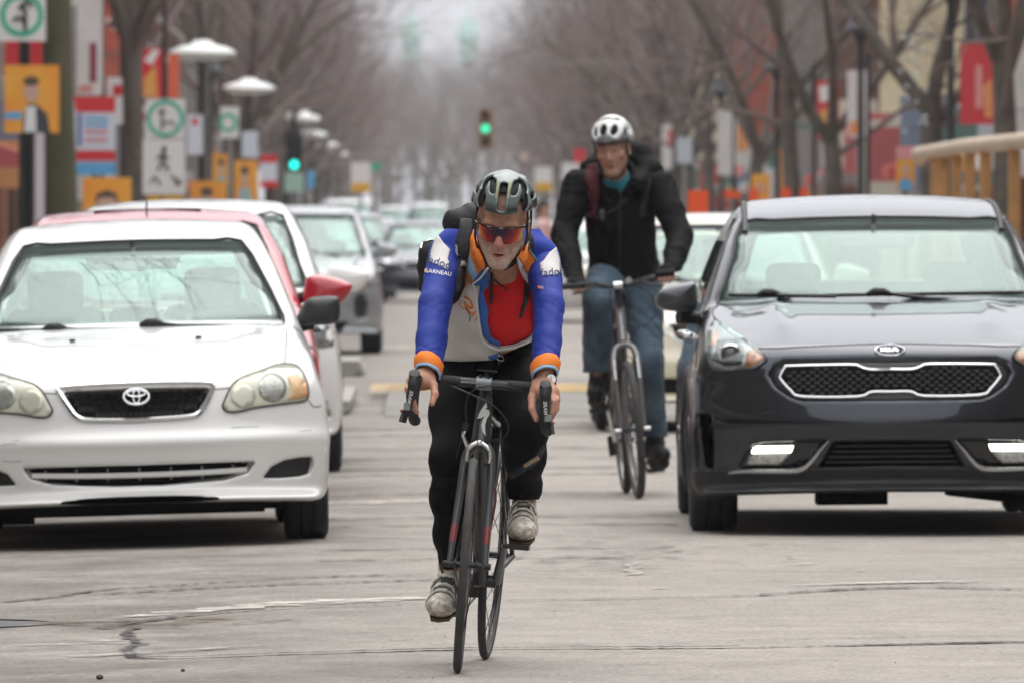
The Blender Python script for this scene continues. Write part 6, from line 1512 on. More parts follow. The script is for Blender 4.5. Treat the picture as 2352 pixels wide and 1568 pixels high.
# ================================================================== BICYCLES
M_FRAME = mat('dark_carbon', (0.022, 0.022, 0.024), 0.35, coat=0.5)
M_GREYF = mat('fork_grey', (0.050, 0.053, 0.056), 0.4, coat=0.3)
M_REDP = mat('frame_red', (0.20, 0.03, 0.035), 0.45, coat=0.3)
M_TAPE = mat('bar_tape', (0.020, 0.020, 0.021), 0.75, bump=0.5, bscale=120)
M_HOOD = mat('hood_rubber', (0.016, 0.016, 0.017), 0.6)
M_ALU = mat('polished_alloy', (0.66, 0.66, 0.65), 0.25, metal=0.95)
M_CABLE = mat('cable_black', (0.012, 0.012, 0.012), 0.5)
M_BTYRE = mat('bike_tyre', (0.060, 0.058, 0.055), 0.8, var=0.35, vscale=25)
M_WLET = mat('pale_lettering', (0.55, 0.55, 0.53), 0.5)
def bike_wheel(name, root, hub, R, tr, rimm, nsp=20, rimdepth=0.024, hubw=0.072, tyrem=None):
    w = thing_part(name, root, hub)
    a = [(R-tr+tr*math.cos(t), tr*math.sin(t)) for t in np.linspace(0, 2*math.pi, 12, endpoint=False)]
    MB().lathe([(p[0], p[1]) for p in a], 72, 'x', closed=True).build('tyre', tyrem or M_BTYRE, w, smooth=True)
    r1 = R-2*tr*0.85; hwid = tr*0.75
    MB().lathe([(r1, -hwid), (r1+0.004, -hwid*1.02), (r1+0.004, hwid*1.02), (r1, hwid), (r1-rimdepth, hwid*0.5), (r1-rimdepth, -hwid*0.5)], 72, 'x', closed=True).build('rim', rimm, w, smooth=True)
    MB().lathe([(0.008, -hubw*0.72), (0.010, -hubw*0.52), (0.020, -hubw/2), (0.020, -hubw/2+0.004), (0.011, -hubw*0.4), (0.010, 0), (0.011, hubw*0.4), (0.020, hubw/2-0.004), (0.020, hubw/2), (0.010, hubw*0.52), (0.008, hubw*0.72)], 16, 'x').build('hub', mat('hub_black', (0.03, 0.03, 0.032), 0.35, metal=0.5), w, smooth=True)
    for k in range(nsp):
        t = 2*math.pi*k/nsp; t2 = t+(0.45 if k % 4 < 2 else -0.45); sx = hubw/2-0.002 if k % 2 else -hubw/2+0.002
        MB().tube([(sx, math.cos(t2)*0.018, math.sin(t2)*0.018), (0, math.cos(t)*(r1-rimdepth), math.sin(t)*(r1-rimdepth))], 0.0013, 4, caps=False).build('spoke', mat('spoke_black', (0.03, 0.03, 0.03), 0.35, metal=0.7), w)
    return w
def part(mb, name, m, root, smooth=True): return mb.build(name, m, root, smooth)
def arc(*p, n=8): return [Vector(q) for q in spline(p, n)]

def road_bike():
    t = thing('road_bicycle', 'dark road bicycle ridden by the cyclist in the blue jacket', 'bicycle', (0.099, 31.3, 0.0))
    t.rotation_euler = (0, math.radians(4.5), math.radians(-5.2)); t.rotation_mode = 'XYZ'
    R = 0.336
    fw = bike_wheel('front_wheel', t, (-0.004, 0, R), R, 0.0135, mat('black_rim', (0.03, 0.03, 0.032), 0.3, metal=0.4), 18)
    fw.rotation_euler = (0, 0, math.radians(4.0))
    bike_wheel('rear_wheel', t, (0, 0.98, R), R, 0.0135, MATS['black_rim'], 22, hubw=0.09)
    BB = Vector((0, 0.575, 0.268)); HB, HT = Vector((0, 0.158, 0.715)), Vector((0, 0.203, 0.855)); ST = Vector((0, 0.735, 0.79)); RH = Vector((0, 0.98, R))
    fr = thing_part('frame', t, (0, 0, 0))
    part(MB().tube([HB+Vector((0, 0, 0)), HB.lerp(HT, 0.5), HT], [0.031, 0.027, 0.024], 16), 'head_tube', M_FRAME, fr)
    part(MB().tube([HB.lerp(HT, 0.2), HB.lerp(BB, 0.5), BB], [0.026, 0.024, 0.026], 12), 'down_tube', M_FRAME, fr)
    part(MB().tube([HB.lerp(HT, 0.8), ST+Vector((0, 0, -0.03))], [0.020, 0.015], 12), 'top_tube', M_FRAME, fr)
    part(MB().tube([BB, ST], [0.018, 0.016], 12), 'seat_tube', M_FRAME, fr)
    for sx in (-1, 1):
        part(MB().tube(arc((sx*0.012, 0.74, 0.755), (sx*0.035, 0.85, 0.56), (sx*0.062, 0.98, R)), 0.008, 8), 'seat_stay', M_FRAME, fr)
        part(MB().tube(arc((sx*0.03, 0.585, 0.268), (sx*0.035, 0.7, 0.285), (sx*0.062, 0.98, R)), 0.010, 8), 'chain_stay', M_FRAME, fr)
    part(MB().lathe([(0.02, -0.045), (0.021, 0.045)], 16, 'x', BB), 'bottom_bracket', M_FRAME, fr)
    # pale slanted mark on the head tube
    dv = (HT-HB).normalized(); nrm = Vector((0, -dv.z, dv.y)); lg = MB()
    S_ = [(0.006, 0.062), (0.011, 0.048), (0.005, 0.040), (0.017, 0.040), (0.020, 0.028), (0.014, 0.012), (0.010, -0.008), (0.012, -0.030), (0.016, -0.046), (0.004, -0.034), (-0.001, -0.014), (0.001, 0.004), (0.006, 0.018), (-0.004, 0.010), (-0.016, 0.008), (-0.012, 0.026), (-0.002, 0.046)]
    V, T = fill2d(S_, 0.008); fld = HB.lerp(HT, 0.42)
    pv = [fld+Vector((x*1.05, 0, 0))+dv*z+nrm*(math.sqrt(max(0.0, 0.0295**2-(x*1.05)**2))+0.0015) for x, z in V]
    lg.add(pv, [tt[::-1] for tt in T]); o = mesh_obj('head_badge', lg.v, lg.f, M_WLET, fr)
    # fork with a red band low on each blade
    fk = thing_part('fork', t, (0, 0, 0))
    part(MB().tube([HB+Vector((0, 0.004, 0.012)), HB+Vector((0, -0.008, -0.022))], [0.030, 0.027], 14), 'fork_crown', M_FRAME, fk)
    for sx in (-1, 1):
        b = arc((sx*0.020, 0.146, 0.705), (sx*0.040, 0.128, 0.665), (sx*0.047, 0.085, 0.54), (sx*0.052, 0.035, 0.43), (sx*0.056, 0.002, R))
        n = len(b)
        part(MB().tube(b, list(np.linspace(0.0155, 0.009, n)), 10), 'fork_blade', M_GREYF, fk)
        i0, i1 = int(n*0.68), int(n*0.82); part(MB().tube(b[i0:i1], list(np.linspace(0.0155, 0.009, n)[i0:i1]+0.0006), 10), 'red_band', M_REDP, fk)
        part(MB().tube([(sx*0.056, 0, R), (sx*0.075, 0, R)], [0.011, 0.010], 10), 'axle_nut', M_BLK, fk)
    part(MB().tube([(-0.075, -0.002, R), (-0.082, 0.02, R-0.01), (-0.078, 0.045, R-0.03)], 0.005, 6), 'quick_release', M_BLK, fk)
    # front brake
    br = thing_part('front_brake', t, (0, 0, 0))
    for sx in (-1, 1):
        part(MB().tube(arc((-sx*0.012, 0.112, 0.716), (sx*0.012, 0.108, 0.713), (sx*0.034, 0.106, 0.692), (sx*0.034, 0.108, 0.655)), [0.007]*17+[0.0055]*8, 8), 'brake_arm', M_ALU, br)
        part(MB().box((sx*0.026, 0.105, 0.648), (0.012, 0.05, 0.012)), 'brake_pad', M_BLK, br, False)
    part(MB().tube(arc((-0.036, 0.108, 0.70), (-0.052, 0.107, 0.735), (-0.048, 0.107, 0.75)), 0.006, 8), 'brake_arm', M_ALU, br)
    part(MB().tube([(-0.048, 0.107, 0.75), (-0.046, 0.107, 0.775)], 0.010, 8), 'cable_adjuster', M_BLK, br)
    part(MB().ball((0, 0.108, 0.716), 0.010, 10, 6), 'brake_bolt', M_ALU, br)
    part(MB().tube([(-0.05, 0.106, 0.74), (-0.062, 0.104, 0.70), (-0.070, 0.104, 0.66)], 0.002, 5), 'release_wire', M_CABLE, br)
    # rear brake
    for sx in (-1, 1): part(MB().tube(arc((0, 0.80, 0.72), (sx*0.034, 0.80, 0.705), (sx*0.032, 0.81, 0.66)), 0.006, 8), 'rear_brake_arm', M_ALU, t)
    # steerer spacers, stem, bars
    BC = Vector((0, 0.112, 0.902)); SA = Vector((0, 0.213, 0.888))
    part(MB().tube([HT, SA+Vector((0, 0.004, 0.02))], [0.019, 0.019], 14), 'headset_spacer', M_FRAME, t)
    sm = part(MB().tube([SA, BC], [0.019, 0.017], 12), 'stem', M_FRAME, t)
    part(MB().tube([BC+Vector((-0.024, 0, 0)), BC+Vector((0.024, 0, 0))], 0.0215, 16), 'stem_clamp', mat('stem_grey', (0.20, 0.22, 0.22), 0.35, metal=0.3), t)
    for sx in (-0.012, 0.012): part(MB().ball(BC+Vector((sx, -0.012, 0.022)), 0.005, 8, 6), 'clamp_bolt', M_BLK, t)
    part(MB().box(BC+Vector((0.006, 0.0, 0.040)), (0.06, 0.03, 0.004)).tube([BC+Vector((0, 0, 0.02)), BC+Vector((0.004, 0, 0.04))], 0.005, 6), 'computer_mount', M_BLK, t)
    hb = thing_part('handlebar', t, (0, 0, 0))
    part(MB().tube([BC+Vector((-0.075, 0, 0)), BC+Vector((0.075, 0, 0))], 0.0157, 16), 'bar_centre', mat('bar_black', (0.02, 0.02, 0.021), 0.3), hb)
    for sx in (-1, 1):
        part(MB().tube(arc(BC+Vector((sx*0.075, 0, 0)), BC+Vector((sx*0.165, 0.003, 0.0)), (sx*0.198, 0.085, 0.897), (sx*0.203, 0.03, 0.893), (sx*0.205, 0.0, 0.87), (sx*0.206, 0.0, 0.815), (sx*0.207, 0.06, 0.775), (sx*0.208, 0.14, 0.768)), 0.0165, 12), 'bar_tape', M_TAPE, hb)
        # brake hood and lever
        hd = thing_part('brake_lever', t, (0, 0, 0))
        part(MB().tube(arc((sx*0.202, 0.075, 0.900), (sx*0.203, 0.03, 0.899), (sx*0.204, -0.02, 0.902), (sx*0.205, -0.045, 0.912), (sx*0.205, -0.055, 0.922)), [0.017]*8+[0.0185]*8+[0.019]*8+[0.018]*8+[0.014], 12), 'hood', M_HOOD, hd)
        part(MB().tube(arc((sx*0.205, -0.052, 0.905), (sx*0.207, -0.060, 0.88), (sx*0.212, -0.052, 0.84), (sx*0.222, -0.038, 0.79), (sx*0.228, -0.032, 0.765)), [0.017]*9+[0.015]*8+[0.011]*8+[0.007]*8, 10), 'lever_blade', M_HOOD, hd)
        part(MB().tube(arc((sx*0.222, -0.030, 0.815), (sx*0.233, -0.034, 0.79), (sx*0.239, -0.034, 0.765)), 0.0065, 8), 'shift_paddle', mat('paddle_grey', (0.07, 0.08, 0.08), 0.35), hd)
        part(MB().box((sx*0.221, -0.052, 0.815), (0.020, 0.012, 0.022)), 'lever_plate', mat('plate_grey', (0.24, 0.27, 0.28), 0.4), hd, False)
        part(MB().ball((sx*0.236, -0.045, 0.80), 0.006, 8, 6), 'red_tip', M_REDP, hd)
        tx = text_obj('lettering', 'SRAM', 0.0165, M_WLET, hd, 0.0006, shear=0.2, bold=0.0004)
        tx.location = (sx*0.2115, -0.0735, 0.846)
        tx.rotation_euler = (Matrix.Rotation(math.radians(-8 if sx < 0 else 8)*-1, 3, 'Y') @ Matrix.Rotation(math.radians(90), 3, 'Y') @ Matrix.Rotation(math.radians(90), 3, 'X')).to_euler()
    tx = text_obj('lettering', 'cannondale', 0.011, M_WLET, hb, 0.0004); tx.location = BC+Vector((-0.048, -0.0165, 0.001)); tx.rotation_euler = (math.radians(90), 0, 0)
    # cables
    part(MB().tube(arc((-0.11, 0.105, 0.89), (-0.04, 0.06, 0.868), (0.04, 0.075, 0.835), (0.085, 0.11, 0.78), (0.07, 0.15, 0.735), (0.02, 0.17, 0.725)), 0.0028, 6), 'cable', M_CABLE, t)
    part(MB().tube(arc((0.12, 0.105, 0.89), (0.05, 0.06, 0.90), (-0.02, 0.055, 0.885), (-0.05, 0.09, 0.84), (-0.045, 0.107, 0.775)), 0.0028, 6), 'cable', M_CABLE, t)
    # saddle, seat post, saddle bag
    part(MB().tube([ST, Vector((0, 0.775, 0.93))], 0.0135, 12), 'seat_post', M_FRAME, t)
    sad = sdf_obj('saddle', lambda x, y, z: s_ell(x, y, z, (0, 0.84, 0.955), (0.07, 0.11, 0.022)) if False else smin(s_cone(x, y, z, (0, 0.66, 0.952), (0, 0.80, 0.955), 0.018, 0.028), s_ell(x, y, z, (0, 0.87, 0.957), (0.07, 0.075, 0.024)), 0.05), (-0.08, 0.62, 0.92), (0.08, 0.96, 0.99), 0.008, M_BLK, t)
    sdf_obj('saddle_bag', lambda x, y, z: s_box(x, y, z, (0, 0.87, 0.885), (0.045, 0.07, 0.04), 0.02), (-0.06, 0.78, 0.83), (0.06, 0.95, 0.94), 0.01, mat('bag_cloth', (0.015, 0.015, 0.016), 0.85), t)
    # cranks, rings, pedals, chain
    part(MB().lathe([(0.085, -0.044), (0.100, -0.043), (0.100, -0.047), (0.085, -0.048)], 40, 'x', BB, closed=True).lathe([(0.02, -0.05), (0.09, -0.047), (0.09, -0.045), (0.02, -0.045)], 10, 'x', BB), 'chainring', mat('chainring_dark', (0.10, 0.10, 0.10), 0.35, metal=0.8), t)
    ca = (Vector((0, -0.120, 0.120)), Vector((0, 0.120, -0.120)))
    for sx, d in ((1, ca[0]), (-1, ca[1])):
        part(MB().tube([BB+Vector((sx*0.050, 0, 0)), BB+Vector((sx*0.075, 0, 0))+d], [0.016, 0.012], 10), 'crank', mat('crank_grey', (0.16, 0.165, 0.17), 0.3, metal=0.7), t)
        part(MB().tube([BB+Vector((sx*0.072, 0, 0))+d, BB+Vector((sx*0.10, 0, 0))+d], 0.008, 8).box(BB+Vector((sx*0.125, -0.005, 0))+d, (0.06, 0.065, 0.016)), 'pedal', mat('pedal_black', (0.02, 0.02, 0.02), 0.5), t, False)
    part(MB().tube([BB+Vector((-0.046, 0.0, 0.099)), RH+Vector((-0.046, 0, 0.04))], 0.004, 5).tube([BB+Vector((-0.046, 0.0, -0.099)), RH+Vector((-0.046, -0.02, -0.14))], 0.004, 5), 'chain', mat('chain_steel', (0.12, 0.11, 0.10), 0.4, metal=0.9), t)
    part(MB().lathe([(0.01, -0.056), (0.05, -0.050), (0.05, -0.028), (0.02, -0.028)], 24, 'x', RH), 'cassette', mat('chain_steel', (0.12, 0.11, 0.10)), t)
    part(MB().tube([RH+Vector((-0.055, -0.01, -0.05)), RH+Vector((-0.05, -0.02, -0.14))], [0.014, 0.018], 8), 'rear_derailleur', M_BLK, t)
    # bottle in its cage on the down tube
    dd = (BB-HB).normalized(); bo = HB.lerp(BB, 0.42)+Vector((0, 0.045, 0.045))
    bt = part(MB().tube([bo, bo+dd*0.02, bo+dd*0.13, bo+dd*0.16], [0.030, 0.036, 0.036, 0.030], 16), 'water_bottle', mat('bottle_clear', (0.66, 0.68, 0.68), 0.3, coat=0.4), t)
    part(MB().tube([bo-dd*0.035, bo-dd*0.02, bo], [0.012, 0.022, 0.026], 14), 'bottle_cap', M_BLK, bt)
    part(MB().tube(arc(bo+Vector((0.038, 0, 0)), bo+dd*0.06+Vector((0.04, -0.01, 0)), bo+dd*0.14+Vector((0.03, -0.03, -0.02))), 0.004, 6), 'bottle_cage', M_REDP, t)
    return t
BIKE1 = road_bike()

def city_bike():
    t = thing('city_bicycle', 'silver and black flat-bar bicycle ridden by the man in blue jeans', 'bicycle', (1.082, 51.1, 0.0))
    t.rotation_euler = (0, math.radians(-5.3), math.radians(2.4))
    R = 0.352; RT = mat('grey_rim', (0.30, 0.30, 0.30), 0.35, metal=0.8)
    TY = mat('city_tyre', (0.045, 0.045, 0.045), 0.8, var=0.3, vscale=25)
    bike_wheel('front_wheel', t, (0, 0, R), R, 0.021, RT, 18, tyrem=TY).rotation_euler = (0, 0, math.radians(2))
    bike_wheel('rear_wheel', t, (0, 1.03, R), R, 0.021, RT, 18, tyrem=TY, hubw=0.09)
    BB = Vector((0, 0.60, 0.285)); HB, HT = Vector((0, 0.150, 0.80)), Vector((0, 0.195, 0.985)); ST = Vector((0, 0.79, 0.86)); RH = Vector((0, 1.03, R))
    MSV = mat('silver_frame', (0.34, 0.34, 0.35), 0.3, metal=0.8); fr = thing_part('frame', t, (0, 0, 0))
    part(MB().tube([HB, HT], [0.027, 0.024], 14), 'head_tube', MSV, fr)
    part(MB().tube([HB.lerp(HT, 0.25), BB], 0.022, 12), 'down_tube', M_FRAME, fr); part(MB().tube([HB.lerp(HT, 0.75), ST], 0.018, 12), 'top_tube', M_FRAME, fr); part(MB().tube([BB, ST], 0.017, 12), 'seat_tube', M_FRAME, fr)
    for sx in (-1, 1):
        part(MB().tube(arc((sx*0.012, 0.79, 0.82), (sx*0.04, 0.9, 0.6), (sx*0.068, 1.03, R)), 0.009, 8), 'seat_stay', M_FRAME, fr)
        part(MB().tube(arc((sx*0.03, 0.61, 0.285), (sx*0.04, 0.75, 0.30), (sx*0.068, 1.03, R)), 0.011, 8), 'chain_stay', M_FRAME, fr)
    fk = thing_part('fork', t, (0, 0, 0))
    part(MB().tube(arc((-0.060, 0.075, 0.715), (-0.045, 0.115, 0.765), (0, 0.135, 0.785), (0.045, 0.115, 0.765), (0.060, 0.075, 0.715)), 0.0145, 10), 'fork_crown', mat('crown_grey', (0.20, 0.20, 0.20), 0.35, metal=0.7), fk)
    for sx in (-1, 1):
        part(MB().tube([(sx*0.060, 0.085, 0.73), (sx*0.060, 0.05, 0.60)], 0.015, 10), 'stanchion', M_ALU, fk)
        part(MB().tube([(sx*0.060, 0.052, 0.61), (sx*0.060, 0.005, R)], [0.016, 0.0135], 10), 'fork_leg', mat('fork_silver', (0.17, 0.17, 0.17), 0.35, metal=0.7), fk)
        part(MB().tube(arc((sx*0.045, 0.05, 0.56), (sx*0.040, 0.04, 0.64), (sx*0.035, 0.045, 0.70)), 0.007, 8).box((sx*0.030, 0.045, 0.665), (0.014, 0.06, 0.014)), 'brake_arm', M_BLK, fk)
        part(MB().tube([(sx*0.06, 0, R), (sx*0.09, 0, R)], 0.012, 10), 'axle_nut', M_ALU, fk)
    part(MB().tube(arc((-0.05, 0.04, 0.69), (0.0, 0.02, 0.73), (0.05, 0.04, 0.69)), 0.003, 6), 'brake_wire', M_CABLE, fk)
    BC = Vector((0, 0.155, 1.085))
    part(MB().tube([HT, Vector((0, 0.21, 1.06))], 0.017, 12), 'headset_spacer', M_BLK, t); part(MB().tube([Vector((0, 0.21, 1.06)), BC], 0.019, 12), 'stem', M_BLK, t)
    part(MB().tube([BC+Vector((-0.022, 0, 0)), BC+Vector((0.022, 0, 0))], 0.022, 12), 'stem_clamp', M_ALU, t)
    hb = thing_part('handlebar', t, (0, 0, 0))
    part(MB().tube(arc(BC+Vector((-0.30, 0.035, 0.02)), BC+Vector((-0.15, 0.012, 0.02)), BC+Vector((-0.06, 0, 0)), BC+Vector((0.06, 0, 0)), BC+Vector((0.15, 0.012, 0.02)), BC+Vector((0.30, 0.035, 0.02))), 0.0125, 10), 'bar', M_BLK, hb)
    for sx in (-1, 1):
        part(MB().tube([BC+Vector((sx*0.17, 0.016, 0.02)), BC+Vector((sx*0.295, 0.034, 0.02))], 0.0175, 12), 'grip', M_HOOD, hb)
        part(MB().tube([BC+Vector((sx*0.293, 0.034, 0.02)), BC+Vector((sx*0.303, 0.036, 0.02))], 0.018, 12), 'bar_end', M_ALU, hb)
        part(MB().box(BC+Vector((sx*0.13, -0.01, 0.012)), (0.06, 0.035, 0.03)), 'shifter', mat('shifter_dark', (0.05, 0.05, 0.052), 0.3), hb, False)
        part(MB().tube(arc(BC+Vector((sx*0.12, -0.02, 0.01)), BC+Vector((sx*0.16, -0.05, -0.012)), BC+Vector((sx*0.235, -0.04, -0.022))), 0.006, 6), 'brake_lever', M_BLK, hb)
        part(MB().tube(arc(BC+Vector((sx*0.11, -0.01, 0.01)), BC+Vector((sx*0.05, -0.07, 0.0)), BC+Vector((sx*0.05, -0.06, -0.12)), BC+Vector((sx*0.02, 0.02, -0.25))), 0.003, 6), 'cable', M_CABLE, t)
    part(MB().tube([BC+Vector((0.055, -0.01, 0.02)), BC+Vector((0.055, -0.045, 0.02))], [0.014, 0.018], 14), 'front_light', mat('lamp_body', (0.35, 0.35, 0.35), 0.3), t)
    part(MB().box(BC+Vector((0, -0.02, -0.09)), (0.035, 0.035, 0.045)), 'lamp_bracket', M_BLK, t, False)
    part(MB().tube(arc(BC+Vector((0.06, -0.02, 0.01)), BC+Vector((0.16, -0.04, -0.06)), BC+Vector((0.17, -0.03, -0.17)), BC+Vector((0.10, 0.0, -0.22)), BC+Vector((0.03, 0.02, -0.2))), 0.003, 6), 'cable', M_CABLE, t)
    part(MB().tube([ST, Vector((0, 0.84, 1.04))], 0.015, 12), 'seat_post', M_BLK, t)
    sdf_obj('saddle', lambda x, y, z: smin(s_cone(x, y, z, (0, 0.74, 1.062), (0, 0.86, 1.065), 0.02, 0.035), s_ell(x, y, z, (0, 0.93, 1.067), (0.085, 0.085, 0.03)), 0.05), (-0.1, 0.7, 1.02), (0.1, 1.03, 1.11), 0.01, M_BLK, t)
    part(MB().lathe([(0.085, -0.05), (0.098, -0.049), (0.098, -0.053), (0.085, -0.054)], 32, 'x', BB, closed=True), 'chainring', MATS['chainring_dark'], t)
    ca = (Vector((0, 0.03, -0.168)), Vector((0, -0.03, 0.168)))
    for sx, d in ((1, ca[0]), (-1, ca[1])):
        part(MB().tube([BB+Vector((sx*0.055, 0, 0)), BB+Vector((sx*0.085, 0, 0))+d], [0.016, 0.012], 10), 'crank', M_ALU, t)
        part(MB().box(BB+Vector((sx*0.135, 0, 0))+d, (0.09, 0.09, 0.022)), 'pedal', M_BLK, t, False)
    part(MB().tube([RH+Vector((-0.06, -0.01, -0.05)), RH+Vector((-0.055, -0.03, -0.15))], [0.016, 0.02], 8), 'rear_derailleur', M_BLK, t)
    part(MB().tube([BB+Vector((-0.05, 0.0, 0.097)), RH+Vector((-0.05, 0, 0.045))], 0.004, 5), 'chain', MATS['chain_steel'], t)
    return t
BIKE2 = city_bike()
# ================================================================== PEOPLE
def body_grid(lo, hi, h, yf, zr):
    """fine where skin shows (head, hands), coarse under the clothes"""
    def ax(a, b, fine):
        out = [a-2*h]
        while out[-1] < b+2*h: out.append(out[-1]+(h if fine(out[-1]) else 3*h))
        return np.array(out)
    return [np.arange(lo[0]-2*h, hi[0]+3*h, h), ax(lo[1], hi[1], lambda v: v < yf), ax(lo[2], hi[2], lambda v: any(p-0.01 < v < q for p, q in zr))]
def frame(c, pitch, roll, yaw, scale=1.0):
    """maps world arrays into a head's own axes (face towards -y, up z)"""
    R = np.array((Matrix.Rotation(yaw, 3, 'Z') @ Matrix.Rotation(roll, 3, 'Y') @ Matrix.Rotation(pitch, 3, 'X')))
    c = np.array(V3(c))
    def inv(x, y, z):
        x, y, z = x-c[0], y-c[1], z-c[2]
        return ((R[0, 0]*x+R[1, 0]*y+R[2, 0]*z)/scale, (R[0, 1]*x+R[1, 1]*y+R[2, 1]*z)/scale, (R[0, 2]*x+R[1, 2]*y+R[2, 2]*z)/scale)
    def fwd(p): return c+R @ (np.asarray(p, float)*scale)
    return inv, fwd, R
def head_field(x, y, z, mouth=0.0, old=True):
    ax = np.abs(x)
    f = s_ell(x, y, z, (0, 0.012, 0.050), (0.0765, 0.097, 0.088))
    f = smin(f, s_ell(x, y, z, (0, -0.030, -0.030), (0.063, 0.066, 0.078)), 0.03)
    f = smin(f, s_cone(ax, y, z, (0.049, 0.004, -0.050), (0.013, -0.066, -0.104), 0.021, 0.019), 0.03)
    f = smin(f, s_ell(x, y, z, (0, -0.074, -0.101), (0.026, 0.022, 0.022)), 0.02)
    f = smin(f, s_ell(ax, y, z, (0.048, -0.058, -0.014), (0.022, 0.024, 0.020)), 0.022)
    f = smin(f, s_cone(ax, y, z, (0.010, -0.088, 0.030), (0.046, -0.074, 0.027), 0.013, 0.011), 0.018)
    # eye hollows, then lids and eyeballs
    f = smax(f, -s_ell(ax, y, z, (0.031, -0.102 if old else -0.106, 0.008), (0.017, 0.020, 0.013)), 0.014)
    f = smin(f, s_ell(ax, y, z, (0.031, -0.0775, 0.007), (0.0135, 0.0130, 0.0125)), 0.004)
    f = smin(f, s_cone(ax, y, z, (0.019, -0.088, 0.014), (0.044, -0.082, 0.013), 0.004, 0.004), 0.006)
    # nose
    f = smin(f, s_cone(x, y, z, (0, -0.090, 0.018), (0, -0.113, -0.024), 0.0085, 0.0125), 0.012)
    f = smin(f, s_ell(ax, y, z, (0.0125, -0.102, -0.030), (0.0085, 0.011, 0.0080)), 0.008)
    f = smax(f, -s_ell(ax, y, z, (0.0065, -0.112, -0.038), (0.0038, 0.006, 0.004)), 0.003)
    # cheeks fold beside the mouth, lips
    f = f+(0.0065 if old else 0.0008)*np.exp(-(((ax-0.027-0.35*(-0.035-z))/0.005)**2))*np.exp(-((z+0.052)/0.022)**2)*(y < -0.04)
    f = smin(f, s_cone(ax, y, z, (0.0, -0.0985, -0.0600), (0.019, -0.0885, -0.0645), 0.0062, 0.0035), 0.006)
    f = smin(f, s_cone(ax, y, z, (0.0, -0.0965, -0.0715-mouth*0.9), (0.016, -0.0880, -0.0690-mouth*0.6), 0.0072, 0.004), 0.006)
    f = smax(f, -s_ell(x, y, z, (0, -0.104, -0.0655-mouth*0.45), (0.0185, 0.022, 0.0018+mouth*0.42)), 0.003)
    f = f+0.0040*np.exp(-(((ax-0.050)/0.012)**2+((z+0.050)/0.020)**2))*(y < 0.0)
    # ears
    e = s_ell(ax, y-0.4*(ax-0.075), z, (0.079, 0.012, -0.004), (0.0075, 0.021, 0.033))
    e = smax(e, -s_ell(ax, y, z, (0.087, 0.008, 0.0), (0.006, 0.012, 0.019)), 0.005)
    f = smin(f, e, 0.008)
    if old:
        for k, zz in enumerate((0.052, 0.061, 0.070)):
            f = f+0.0024*np.sin(np.clip((z-zz+0.004*np.cos(x*60+k))/0.0045, -math.pi, math.pi))*(y < -0.05)*np.exp(-(x/0.05)**4)
    return f
def fingers(x, y, z, chains, r=(0.0105, 0.0095, 0.0088, 0.0075), k=0.006):
    f = None
    for c in chains:
        sc = c[1] if isinstance(c, tuple) and not hasattr(c[0], 'x') and isinstance(c[1], float) else 1.0
        pts = c[0] if sc != 1.0 else c
        g = None
        for i in range(len(pts)-1):
            h = s_cone(x, y, z, V3(pts[i]), V3(pts[i+1]), r[i]*sc, r[i+1]*sc); g = h if g is None else smin(g, h, 0.004)
        f = g if f is None else smin(f, g, k)
    return f
def bbox(pts, pad):
    a = np.array([V3(p) for p in pts]); return a.min(0)-pad, a.max(0)+pad
M_BLACKCL = mat('black_tights', (0.0045, 0.0045, 0.0052), 0.8, spec=0.15, bump=0.15, bscale=300)

